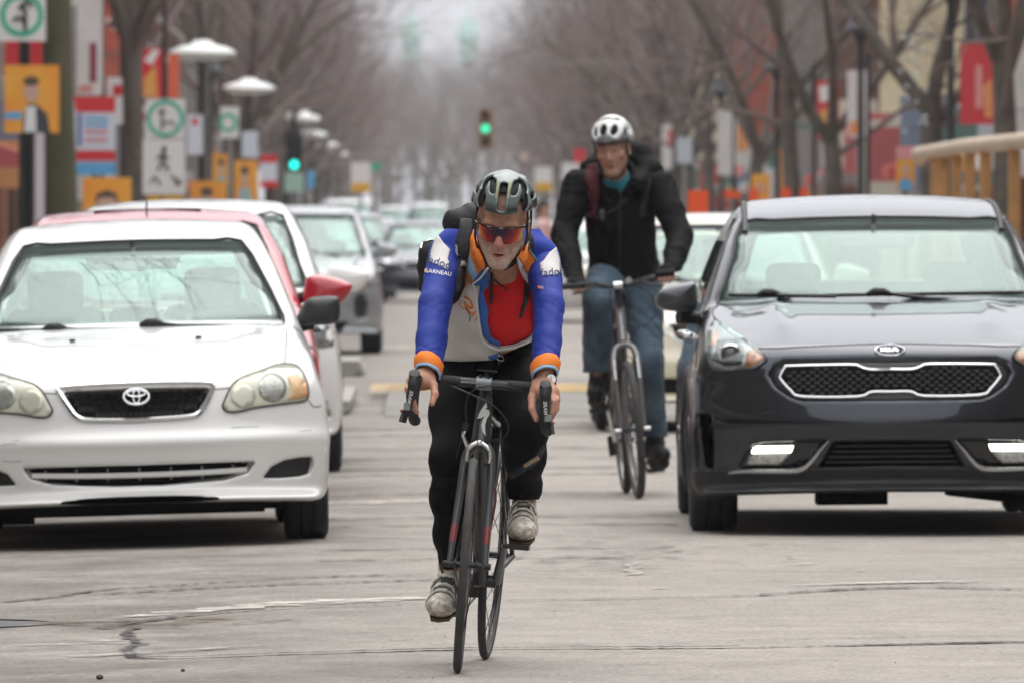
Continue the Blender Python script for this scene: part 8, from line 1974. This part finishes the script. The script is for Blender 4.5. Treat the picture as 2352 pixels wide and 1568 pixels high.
def helmet_one(per, inv, fwd):
    vents = [(0.0, 52, 8.5, 34), (24, 62, 8, 24), (-24, 62, 8, 24), (43, 27, 21, 9.5), (-43, 27, 21, 9.5), (68, 52, 16, 9), (-68, 52, 16, 9), (84, 28, 13, 6), (-84, 28, 13, 6), (150, 55, 10, 14), (-150, 55, 10, 14), (180, 45, 9, 16)]
    rot = {3: 0.95, 4: -0.95, 5: 0.8, 6: -0.8}
    def H(hx, hy, hz):
        z0 = hz-0.058; y0 = hy-0.010
        f = s_ell(hx, hy, hz, (0, 0.012, 0.058), (0.1015, 0.140, 0.109))
        lon = np.degrees(np.arctan2(hx, -y0)); el = np.degrees(np.arctan2(z0, np.sqrt(hx*hx+y0*y0)))
        # ridges between the vents
        f = f-0.0035*np.cos(np.radians(lon*7.5))*np.clip(1.3-el/70, 0, 1)*(el > 0)
        inner = s_ell(hx, hy, hz, (0, 0.012, 0.056), (0.083, 0.112, 0.090))
        f = smax(f, -inner, 0.004)
        brim = 0.075-0.10*np.clip(hy, -0.2, 0.2)*0.18-0.035*np.clip((hy+0.02)/0.12, 0, 1)-0.010*np.exp(-((hy-0.0)/0.05)**2)
        f = smax(f, brim-hz, 0.006)
        for i, (lo, e, a, b) in enumerate(vents):
            dl = (lon-lo+180) % 360-180; u = dl*np.cos(np.radians(e)); w = el-e
            if i == 0 or (i in (1, 2)):
                # long slots over the crown: use the lateral offset, not the angle
                lat = hx-{0: 0.0, 1: 0.036, 2: -0.036}[i]*(0.75+0.25*np.clip((hz-0.09)/0.06, 0, 1)); ww = {0: 0.0125, 1: 0.0095, 2: 0.0095}[i]
                fy = np.where(hy < 0.02, el, 180-el)
                sp = {0: (13, 60), 1: (36, 66), 2: (36, 66)}[i]
                g = smax(np.abs(lat)-ww, (np.maximum(sp[0]-fy, fy-sp[1]))*0.0018, 0.012)
            else:
                r_ = rot.get(i, 0.0); c, s = math.cos(r_), math.sin(r_)
                uu, vv = u*c+w*s, -u*s+w*c
                g = (np.sqrt((uu/a)**2+(vv/b)**2)-1)*min(a, b)*0.0017
            f = smax(f, -g, 0.005)
        return f
    lo = np.array([-0.115, -0.145, 0.0]); hi = np.array([0.115, 0.165, 0.17])
    v, fcs, n = sdf_mesh(H, *[np.arange(lo[i], hi[i], 0.0032) for i in range(3)], lip=2.2)
    W = np.array([fwd(p) for p in v]); c = fwd((0, 0, 0)); Wn = np.array([fwd(p) for p in n])-c
    me = np_mesh('helmet', W, fcs, Wn)
    el = np.arctan2(v[:, 2]-0.05, np.hypot(v[:, 0], v[:, 1])); e_out = s_ell(v[:, 0], v[:, 1], v[:, 2], (0, 0.012, 0.058), (0.1015, 0.140, 0.109))
    lowb = np.clip((0.092-v[:, 2]-0.10*np.abs(v[:, 0])+0.02)/0.012, 0, 1)[:, None]
    col = np.tile([0.095, 0.122, 0.118], (len(v), 1))*(1-lowb)+np.array([0.035, 0.043, 0.043])*lowb
    inn = (e_out < -0.006)[:, None]; col = np.where(inn, np.array([[0.012, 0.013, 0.013]]), col)
    ca = me.color_attributes.new('Col', 'FLOAT_COLOR', 'POINT'); ca.data.foreach_set('color', np.concatenate([col, np.ones((len(v), 1))], 1).astype(np.float32).ravel())
    h = link_mesh('helmet', me, mat('helmet_shell', (0.1, 0.1, 0.1), 0.28, coat=0.7, vc='Col'), per)
    def shade_liner(x, y, z):  # dark liner shell, added so the vents look deep in shade
        g = np.abs(s_ell(x, y, z, (0, 0.012, 0.056), (0.0855, 0.1125, 0.0945)))-0.0035
        g = np.maximum(g, 0.074-z); cut = np.maximum(np.maximum(np.abs(x)-0.0125, y+0.02), z-0.128)
        c2 = np.maximum(np.maximum(np.abs(np.abs(x)-0.050)-0.012, y+0.03), z-0.105)
        return smax(g, -np.minimum(cut, c2), 0.003)
    v, fcs, n = sdf_mesh(shade_liner, *[np.arange(lo[i], hi[i], 0.0045) for i in range(3)], lip=2.2)
    link_mesh('helmet_shade_liner', np_mesh('helmet_shade_liner', np.array([fwd(p) for p in v]), fcs), mat('shade_liner_black', (0.010, 0.010, 0.010), 0.8), h)
    # fine yellow pinstripes beside the middle vent
    for sx in (-1, 1):
        for dx in (0.0175, 0.0205):
            p = np.array([(sx*dx, -0.13, z) for z in np.linspace(0.124, 0.160, 8)]); q = trace(lambda x, y, z: s_ell(x, y, z, (0, 0.012, 0.058), (0.1015, 0.140, 0.109))-0.003, p-np.array([0, 0.2, 0]), np.tile([0, 1.0, 0], (8, 1)))
            if not np.isnan(q).any(): MB().tube([Vector(fwd(a)) for a in q], 0.0010, 4).build('pinstripe', mat('pinstripe_yellow', (0.45, 0.42, 0.16), 0.5), h)
def glasses(per, fwd):
    m = bpy.data.materials.new('painted_mirror_lens'); m.use_nodes = True; nt = m.node_tree; b = nt.nodes['Principled BSDF']; b.inputs['Roughness'].default_value = 0.10; b.inputs['Specular IOR Level'].default_value = 0.35
    at = nt.nodes.new('ShaderNodeVertexColor'); at.layer_name = 'Col'; nt.links.new(at.outputs['Color'], b.inputs['Base Color'])
    NU, NV = 40, 10; vs = []; cs = []
    for i in range(NU+1):
        u = -1+2*i/NU; a = u*math.radians(60)
        r = 0.083; x = math.sin(a)*r*0.93; y = -0.035-math.cos(a)*0.078
        top = 0.026-0.003*abs(u)**2; nose = 0.021*math.exp(-(u/0.13)**2)
        bot = -0.026+0.020*abs(u)**2.6+nose
        for j in range(NV+1):
            t = j/NV; z = top+(bot-top)*t; vs.append(fwd((x, y+0.004*t, z)))
            k = min(1, abs(u)**2.2+0.55*max(0, t-0.35)*(1.0 if abs(u) > 0.2 else 0.4))  # coating's view-dependent reflection painted as a fixed colour gradient
            dark, red, org, yel = np.array([0.012, 0.004, 0.03]), np.array([0.28, 0.010, 0.004]), np.array([0.62, 0.10, 0.006]), np.array([0.42, 0.36, 0.02])
            c = dark+(red-dark)*np.clip(k/0.45, 0, 1); c = c+(org-c)*np.clip((k-0.45)/0.35, 0, 1); c = c+(yel-c)*np.clip((k-0.82)/0.18, 0, 1)*(abs(u) > 0.8); cs.append(c)
    fs = [(i*(NV+1)+j, i*(NV+1)+j+1, (i+1)*(NV+1)+j+1, (i+1)*(NV+1)+j) for i in range(NU) for j in range(NV)]
    g = thing_part('sunglasses', per, (0, 0, 0))
    o = mesh_obj('lens', vs, fs, m, g, True); ca = o.data.color_attributes.new('Col', 'FLOAT_COLOR', 'POINT'); ca.data.foreach_set('color', np.concatenate([np.array(cs), np.ones((len(cs), 1))], 1).astype(np.float32).ravel())
    sd = o.modifiers.new('thick', 'SOLIDIFY'); sd.thickness = 0.002; sd.offset = 1
    M_FR = M_GLOSSBLK
    top = [Vector(vs[i*(NV+1)]) for i in range(0, NU+1)]
    MB().tube(top, 0.0026, 6).build('frame', M_FR, g, True)
    for sx in (-1, 1):
        MB().tube([Vector(fwd(p)) for p in spline([(sx*0.067, -0.074, 0.022), (sx*0.0785, -0.060, 0.021), (sx*0.083, -0.02, 0.018), (sx*0.084, 0.015, 0.014)], 5)], 0.0035, 6).build('temple', M_FR, g, True)
    i = NU//2; MB().tube([Vector(vs[(i+k)*(NV+1)+NV]) for k in range(-6, 7)], 0.0022, 6).build('nose_pad', M_FR, g, True)
RIDER1 = rider_one()

# ------------------------------------------------------------------ the man in the hooded black jacket
def rider_two():
    J = dict(Rs=P(1328, 425, 51.80), Ls=P(1516, 428, 51.80), Re=P(1296, 540, 51.66), Le=P(1562, 545, 51.62), Rw=P(1322, 642, 51.36), Lw=P(1541, 625, 51.36),
             pel=P(1440, 625, 51.98), chest=P(1420, 470, 51.86), neck=P(1415, 410, 51.78),
             Rh=P(1402, 628, 51.98), Lh=P(1470, 628, 51.98), Rk=P(1374, 690, 51.55), Lk=P(1490, 830, 51.66), Ra=P(1374, 868, 51.80), La=P(1506, 1002, 51.90))
    HC = P(1408, 346, 51.64); inv, fwd, HR = frame(HC, math.radians(9), math.radians(-5), math.radians(-14), 1.03)
    RF = [[P(1318, 640, 51.33), P(1316, 650, 51.27), P(1320, 664, 51.265), P(1324, 672, 51.29)], [P(1327, 640, 51.33), P(1326, 650, 51.27), P(1330, 665, 51.265), P(1333, 674, 51.29)], [P(1335, 640, 51.33), P(1336, 650, 51.27), P(1339, 664, 51.265), P(1341, 671, 51.29)], ([P(1311, 642, 51.34), P(1308, 650, 51.29), P(1311, 660, 51.28), P(1315, 666, 51.30)], 0.9)]
    LF = [[P(1514, 622, 51.33), P(1512, 632, 51.27), P(1515, 643, 51.265), P(1518, 650, 51.29)], [P(1524, 621, 51.33), P(1523, 631, 51.27), P(1526, 642, 51.265), P(1528, 649, 51.29)], [P(1534, 620, 51.33), P(1534, 630, 51.27), P(1536, 641, 51.265), P(1538, 648, 51.29)], ([P(1543, 620, 51.34), P(1544, 629, 51.28), P(1545, 638, 51.275), P(1546, 643, 51.29)], 0.9)]
    def palm(x, y, z, w, F_, g=0.0):
        c = sum(((f[0] if isinstance(f, tuple) else f)[0] for f in F_), Vector())/4
        f = s_cone(x, y, z, V3(w), V3(c), 0.029+g, 0.026+g)
        for ch in F_:
            p0 = (ch[0] if isinstance(ch, tuple) else ch); f = smin(f, s_cone(x, y, z, V3(w.lerp(c, 0.6)), V3(p0[0]), 0.016+g, 0.012+g), 0.015)
            if g: f = smin(f, s_cone(x, y, z, V3(p0[0]), V3(p0[1]), 0.0125+g, 0.0115+g), 0.006)
        return f
    def body(x, y, z):
        hx, hy, hz = inv(x, y, z)
        f = head_field(hx, hy, hz, 0.0, False)
        f = smin(f, s_cone(x, y, z, V3(fwd((0, 0.03, -0.07))), V3(J['neck']), 0.052, 0.058), 0.035)
        f = smin(f, limb(x, y, z, [(J['neck'], 0.055), (J['chest'], 0.10), (J['pel'], 0.10)]), 0.05)
        for s_ in 'RL':
            f = smin(f, limb(x, y, z, [(J['chest'], 0.06), (J[s_+'s'], 0.045), (J[s_+'e'], 0.033), (J[s_+'w'], 0.024)]), 0.02)
            f = smin(f, limb(x, y, z, [(J['pel'], 0.08), (J[s_+'h'], 0.06), (J[s_+'k'], 0.042), (J[s_+'a'], 0.031)]), 0.02)
        for w, F_ in ((J['Rw'], RF), (J['Lw'], LF)):
            f = smin(f, palm(x, y, z, w, F_), 0.012); f = smin(f, fingers(x, y, z, F_, (0.0115, 0.0105, 0.0098, 0.0085)), 0.006)
        return f
    def skin(v, n):
        hx, hy, hz = inv(v[:, 0], v[:, 1], v[:, 2]); N = len(v); c = np.tile([0.43, 0.235, 0.165], (N, 1))
        face = (np.abs(hx) < 0.1) & (hz > -0.14) & (hz < 0.15) & (np.abs(hy) < 0.13)
        def mixc(w, col):
            nonlocal c
            w = np.clip(w, 0, 1)[:, None]; c = c*(1-w)+np.array(col)*w
        g = lambda cx, cz, rx, rz: np.exp(-(((hx-cx)/rx)**2+((hz-cz)/rz)**2))*face*(hy < -0.02)
        mixc(face*np.clip((-0.04-hz)/0.02, 0, 1)*(hy < 0.01)*0.25, (0.22, 0.14, 0.10))
        mixc(g(0, -0.067, 0.020, 0.008), (0.34, 0.09, 0.07)); mixc((g(0.032, 0.027, 0.018, 0.005)+g(-0.032, 0.027, 0.018, 0.005))*0.6, (0.08, 0.05, 0.035))
        mixc((g(0.031, 0.007, 0.012, 0.005)+g(-0.031, 0.007, 0.012, 0.005))*0.5, (0.08, 0.05, 0.04))
        hair = face*((hy > 0.02)*(hz > -0.04)); mixc(hair*0.8*(np.abs(hx) < 0.075), (0.03, 0.02, 0.015))
        return c
    M_SK2 = mat('skin_tanned', (0.4, 0.2, 0.12), 0.5, spec=0.35, var=0.1, vscale=60, vc='Col')
    pts = [J[k] for k in J]+[HC+Vector((0, 0, 0.15)), HC+Vector((0, -0.13, 0)), P(1312, 675, 51.26), P(1548, 650, 51.26)]
    lo, hi = bbox(pts, 0.05)
    per = sdf_obj('person', body, lo, hi, 0.0065, M_SK2, None, skin, grid=body_grid(lo, hi, 0.0065, 51.80, [(0.96, 1.20), (1.50, 2.2)]))
    tag(per, 'person in black hooded jacket and blue jeans riding the flat-bar bicycle', 'person')
    fold = lambda v: np.abs(np.sin(v))**0.7*2-1
    M_JB = mat('jacket_black', (0.0050, 0.0050, 0.0058), 0.75, spec=0.15, bump=0.2, bscale=60)
    def torso(x, y, z):
        f = s_cone(x, y, z, V3(P(1434, 628, 51.95)), V3(P(1424, 500, 51.87)), 0.178, 0.176)
        f = smin(f, s_cone(x, y, z, V3(P(1424, 500, 51.87)), V3(P(1418, 440, 51.83)), 0.176, 0.145), 0.02)
        f = smin(f, s_cone(x, y, z, V3(J['Rs']), V3(J['Ls']), 0.078, 0.078), 0.06)
        f = smin(f, s_cone(x, y, z, V3(P(1416, 430, 51.82)), V3(P(1414, 398, 51.78)), 0.11, 0.088), 0.05)
        return f-0.0030*fold(12*z+20*x+2.5*np.sin(9*x+7*z))-0.0016*fold(34*z-26*x+2.2*np.sin(17*x+5*z))
    neckhole = lambda x, y, z: np.maximum(s_cone(x, y, z, V3(J['neck']+Vector((0, -0.03, -0.02))), V3(HC+Vector((0, -0.03, 0.05))), 0.070, 0.12), y-51.80)
    vneck = PxPoly([(1398, 395), (1410, 412), (1424, 446), (1432, 436), (1447, 392), (1440, 370), (1400, 370)])
    def sleeve(x, y, z, s_):
        A, B, C = J[s_+'s'], J[s_+'e'], J[s_+'w']
        f = limb(x, y, z, [(A, 0.083), (A.lerp(B, 0.5), 0.073), (B, 0.068), (B.lerp(C, 0.5), 0.060), (C.lerp(B, 0.05), 0.046)], 0.015)
        return f-0.0022*fold(24*z+30*x+2.6*np.sin(13*x+9*y)+1.7*np.sin(9*z))-0.0012*fold(58*z-31*x+2.3*np.sin(19*x+11*z))
    lo, hi = bbox([J['Rs'], J['Ls'], J['pel'], J['chest']], 0.24); lo[2] = P(1400, 652, 51.9).z; hi[2] = 1.70
    hem = PxPoly([(1240, 300), (1240, 642), (1330, 640), (1400, 648), (1520, 652), (1620, 650), (1620, 300)])
    jf = lambda x, y, z: smax(smax(smax(torso(x, y, z), -neckhole(x, y, z), 0.01), -np.maximum(vneck(x, y, z), y-51.80), 0.006), hem(x, y, z), 0.01)
    jk = sdf_obj('jacket', jf, lo, hi, 0.009, M_JB, per)
    for s_ in 'RL':
        C = J[s_+'w']; lo, hi = bbox([J[s_+'s'], J[s_+'e'], C], 0.11)
        sdf_obj('sleeve', lambda x, y, z, s_=s_, C=C: smax(sleeve(x, y, z, s_), C.z+0.002-z, 0.006), lo, hi, 0.008, M_JB, jk)
        F_ = RF if s_ == 'R' else LF; lo, hi = bbox([C, C+Vector((0, -0.08, -0.06))], 0.08)
        sdf_obj('glove', lambda x, y, z, C=C, F_=F_: palm(x, y, z, C+Vector((0, 0, 0.01)), F_, 0.006), lo, hi, 0.005, M_JB, per)
    # hood lying round the neck
    def hood(x, y, z):
        f = s_cone(x, y, z, V3(P(1462, 372, 51.90)), V3(P(1496, 392, 51.84)), 0.085, 0.060)
        f = smin(f, s_cone(x, y, z, V3(P(1462, 358, 51.92)), V3(P(1400, 372, 51.97)), 0.075, 0.09), 0.05)
        f = smin(f, s_cone(x, y, z, V3(P(1372, 378, 51.90)), V3(P(1352, 385, 51.86)), 0.06, 0.045), 0.05)
        f = smin(f, s_cone(x, y, z, V3(P(1494, 390, 51.84)), V3(P(1462, 425, 51.70)), 0.052, 0.045), 0.04)
        return smax(f, -s_cone(x, y, z, V3(HC+Vector((0, 0, -0.12))), V3(HC), 0.095, 0.118), 0.02)-0.003*fold(40*z+30*x+np.sin(25*x))
    lo, hi = bbox([P(1345, 350, 51.95), P(1505, 430, 51.7)], 0.10); sdf_obj('hood', hood, lo, hi, 0.009, M_JB, jk)
    allj = lambda x, y, z: np.minimum(torso(x, y, z), np.minimum(sleeve(x, y, z, 'R'), sleeve(x, y, z, 'L')))
    sh = lambda x, y, z: smin(s_cone(x, y, z, V3(P(1424, 480, 51.87)), V3(P(1420, 425, 51.80)), 0.16, 0.10), s_cone(x, y, z, V3(J['neck']), V3(J['neck']+Vector((0, 0, 0.03))), 0.066, 0.062), 0.03)
    lo, hi = bbox([P(1380, 480, 51.9), P(1460, 400, 51.75)], 0.12); hi[2] = P(1420, 402, 51.7).z
    sdf_obj('shirt', lambda x, y, z: smax(sh(x, y, z), z-P(1420, 404, 51.7).z-0.4*(x-J['neck'].x), 0.006), lo, hi, 0.009, mat('shirt_teal', (0.02, 0.22, 0.30), 0.8), per)
    Y0 = 51.2
    px_line('zip', [(1426, 446), (1424, 500), (1423, 560), (1424, 640)], torso, 0.004, M_CABLE, Y0, 0.002, jk)
    px_line('chest_strap', [(1368, 500), (1400, 488), (1420, 476), (1440, 455)], torso, 0.006, M_CABLE, Y0, 0.004, jk)
    MB().ball(px_trace(torso, [(1384, 494)], Y0)[0][0], (0.022, 0.010, 0.030), 10, 6).build('strap_buckle', mat('buckle_dark', (0.05, 0.05, 0.05), 0.3), jk, True)
    # jeans
    M_JE = mat('denim', (0.095, 0.150, 0.195), 0.85, var=0.6, vscale=6, col2=(0.022, 0.042, 0.066), bump=0.3, bscale=200)
    def jeans(x, y, z):
        f = limb(x, y, z, [(P(1436, 615, 51.98), 0.17), (J['pel'], 0.16)], 0.04)
        f = smin(f, limb(x, y, z, [(J['Rh'], 0.115), (J['Rh'].lerp(J['Rk'], 0.5), 0.10), (J['Rk'], 0.080), (J['Rk'].lerp(J['Ra'], 0.5), 0.076), (J['Ra'], 0.080)], 0.015), 0.04)
        f = smin(f, limb(x, y, z, [(J['Lh'], 0.115), (J['Lh'].lerp(J['Lk'], 0.5), 0.097), (J['Lk'], 0.075), (J['Lk'].lerp(J['La'], 0.5), 0.066), (J['La'], 0.062)], 0.015), 0.04)
        return f-0.0032*fold(17*z+22*x+2.6*np.sin(11*z+9*x+y*8))-0.0018*fold(45*z-28*x+2.2*np.sin(21*y+7*x))
    mid = 0.5*(J['Ra'].x+J['La'].x); cut = lambda x, y, z: np.where(x > mid, J['La'].z+0.0-z, J['Ra'].z+0.030-z)
    lo, hi = bbox([J[k] for k in ('Rh', 'Lh', 'Rk', 'Lk', 'Ra', 'La', 'pel')], 0.19); hi[2] = P(1400, 600, 51.98).z
    sdf_obj('jeans', lambda x, y, z: np.maximum(jeans(x, y, z), cut(x, y, z)), lo, hi, 0.009, M_JE, per)
    M_BT = mat('boot_black', (0.010, 0.010, 0.010), 0.6, spec=0.3, bump=0.3, bscale=50)
    def boot(ank, heel, toe):
        def f(x, y, z):
            g = s_cone(x, y, z, V3(ank+Vector((0, -0.02, 0.10))), V3(heel+Vector((0, -0.02, 0.05))), 0.054, 0.048)
            g = smin(g, s_cone(x, y, z, V3(heel+Vector((0, 0, 0.035))), V3(toe+Vector((0, 0, 0.032))), 0.046, 0.042), 0.05)
            return g
        lo, hi = bbox([ank+Vector((0, 0, 0.10)), heel, toe], 0.08)
        o = sdf_obj('boot', f, lo, hi, 0.007, M_BT, per); dv = (toe-heel)
        MB().tube([heel+Vector((0, 0, -0.010)), heel.lerp(toe, 0.5)+Vector((0, 0, -0.012)), toe+Vector((0, 0, -0.008))], [0.042, 0.044, 0.038], 10).build('sole', mat('boot_sole', (0.03, 0.028, 0.026), 0.8), o)
        for t_ in (0.45, 0.6):
            c = ank.lerp(toe, t_)+Vector((0, 0, 0.045)); MB().tube([c+Vector((-0.03, 0, 0)), c+Vector((0, -0.02, 0.012)), c+Vector((0.03, 0, 0))], 0.004, 5).build('lace', M_CABLE, o, True)
    boot(J['Ra'], P(1376, 908, 51.86), P(1366, 916, 51.62)); boot(J['La'], P(1502, 1052, 51.94), P(1522, 1058, 51.70))
    # helmet
    vents = [(-8, 33, 9, 14, 0.0), (22, 31, 8, 15, -0.5), (-38, 30, 8, 13, 0.5), (60, 26, 8, 10, -0.3), (-72, 28, 8, 10, 0.3), (-12, 68, 16, 6, 0.0), (60, 62, 14, 5, 0.0), (-70, 60, 12, 5, 0), (90, 30, 8, 10, 0), (130, 40, 8, 12, 0), (180, 40, 8, 12, 0)]
    def H(hx, hy, hz):
        y0 = hy-0.012; z0 = hz-0.05
        f = s_ell(hx, hy, hz, (0, 0.012, 0.056), (0.104, 0.138, 0.122))
        lon = np.degrees(np.arctan2(hx, -y0)); el = np.degrees(np.arctan2(z0, np.sqrt(hx*hx+y0*y0)))
        f = f-0.004*np.cos(np.radians(lon*6+20))*np.clip(1.2-el/70, 0, 1)
        f = smax(f, -s_ell(hx, hy, hz, (0, 0.012, 0.050), (0.084, 0.113, 0.096)), 0.004)
        brim = 0.052-0.030*np.clip((hy+0.02)/0.12, 0, 1)-0.010*np.exp(-(hy/0.05)**2); f = smax(f, brim-hz, 0.006)
        for lo_, e, a, b, r_ in vents:
            dl = (lon-lo_+180) % 360-180; u = dl*np.cos(np.radians(e)); w = el-e; c, s = math.cos(r_), math.sin(r_)
            f = smax(f, -(np.sqrt(((u*c+w*s)/a)**2+((-u*s+w*c)/b)**2)-1)*min(a, b)*0.0017, 0.007)
        return f
    v, fcs, n = sdf_mesh(H, np.arange(-0.12, 0.121, 0.0045), np.arange(-0.145, 0.165, 0.0045), np.arange(0, 0.19, 0.0045), lip=2.2)
    W = np.array([fwd(p) for p in v]); c0 = fwd((0, 0, 0)); me = np_mesh('helmet', W, fcs, np.array([fwd(p) for p in n])-c0)
    lon = np.degrees(np.arctan2(v[:, 0], -v[:, 1])); grey = np.clip((0.094+0.018*np.cos(np.radians(lon*6+20))-v[:, 2])/0.01, 0, 1)*(np.abs(lon) < 75)
    col = np.array([0.72, 0.73, 0.71])*(1-grey[:, None])+np.array([0.16, 0.16, 0.17])*grey[:, None]
    inn = s_ell(v[:, 0], v[:, 1], v[:, 2], (0, 0.012, 0.056), (0.104, 0.138, 0.122)) < -0.010; col[inn] = (0.012, 0.014, 0.014)
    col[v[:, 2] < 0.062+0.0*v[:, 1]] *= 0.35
    ca = me.color_attributes.new('Col', 'FLOAT_COLOR', 'POINT'); ca.data.foreach_set('color', np.concatenate([col, np.ones((len(v), 1))], 1).astype(np.float32).ravel())
    link_mesh('helmet', me, mat('helmet_white', (0.7, 0.7, 0.7), 0.3, coat=0.6, vc='Col'), per)
    lf = lambda x, y, z: np.maximum(np.abs(s_ell(x, y, z, (0, 0.012, 0.050), (0.088, 0.117, 0.100)))-0.004, 0.055-z)  # dark shell under the vents, standing in for the shade inside
    v, fcs, n = sdf_mesh(lf, np.arange(-0.11, 0.111, 0.006), np.arange(-0.13, 0.15, 0.006), np.arange(0.03, 0.17, 0.006), lip=2.2)
    link_mesh('helmet_shade_liner', np_mesh('helmet_shade_liner', np.array([fwd(p) for p in v]), fcs), mat('shade_liner_black', (0.010, 0.010, 0.010), 0.8), per)
    for sx in (-1, 1):
        MB().tube([Vector(fwd(p)) for p in spline([(sx*0.080, -0.045, 0.06), (sx*0.0815, -0.035, 0.0), (sx*0.076, -0.035, -0.06), (sx*0.045, -0.060, -0.115), (0, -0.065, -0.135)], 6)], 0.0045, 6).build('helmet_strap', M_CABLE, per, True)
    # rucksack with dark red straps
    bp = thing('backpack', 'backpack with dark red straps worn by the man in the hooded jacket', 'backpack'); M_DR = mat('strap_maroon', (0.075, 0.008, 0.014), 0.8)
    pk = lambda x, y, z: s_box(x, y, z, V3(P(1425, 500, 52.16)), (0.15, 0.10, 0.22), 0.07)
    lo, hi = bbox([P(1360, 400, 52.0), P(1500, 610, 52.3)], 0.06); sdf_obj('bag', pk, lo, hi, 0.018, mat('pack_maroon', (0.05, 0.008, 0.012), 0.8), bp)
    px_patch('shoulder_strap', [(1346, 385), (1372, 378), (1378, 400), (1376, 450), (1372, 500), (1356, 500), (1350, 450), (1344, 410)], allj, M_DR, Y0, 0.014, 0.012, 7, bp)
    px_patch('shoulder_strap', [(1478, 410), (1494, 412), (1492, 460), (1478, 500), (1466, 500), (1474, 455)], allj, mat('strap_dark', (0.016, 0.010, 0.012), 0.8), Y0, 0.012, 0.012, 7, bp)
    return per
RIDER2 = rider_two()

# ------------------------------------------------------------------ the air: one even haze over the whole place
hz = MB().box((0, 750, 22.0), (1840, 2540, 46.6)).build('haze'); hz['kind'] = 'stuff'
hm = bpy.data.materials.new('haze_air'); hm.use_nodes = True; nt = hm.node_tree; nt.nodes.remove(nt.nodes['Principled BSDF'])
pv = nt.nodes.new('ShaderNodeVolumePrincipled'); pv.inputs['Color'].default_value = (0.93, 0.94, 1.0, 1); pv.inputs['Density'].default_value = 0.00020; pv.inputs['Anisotropy'].default_value = 0.2
nt.links.new(pv.outputs[0], nt.nodes['Material Output'].inputs['Volume']); hz.data.materials.append(hm)
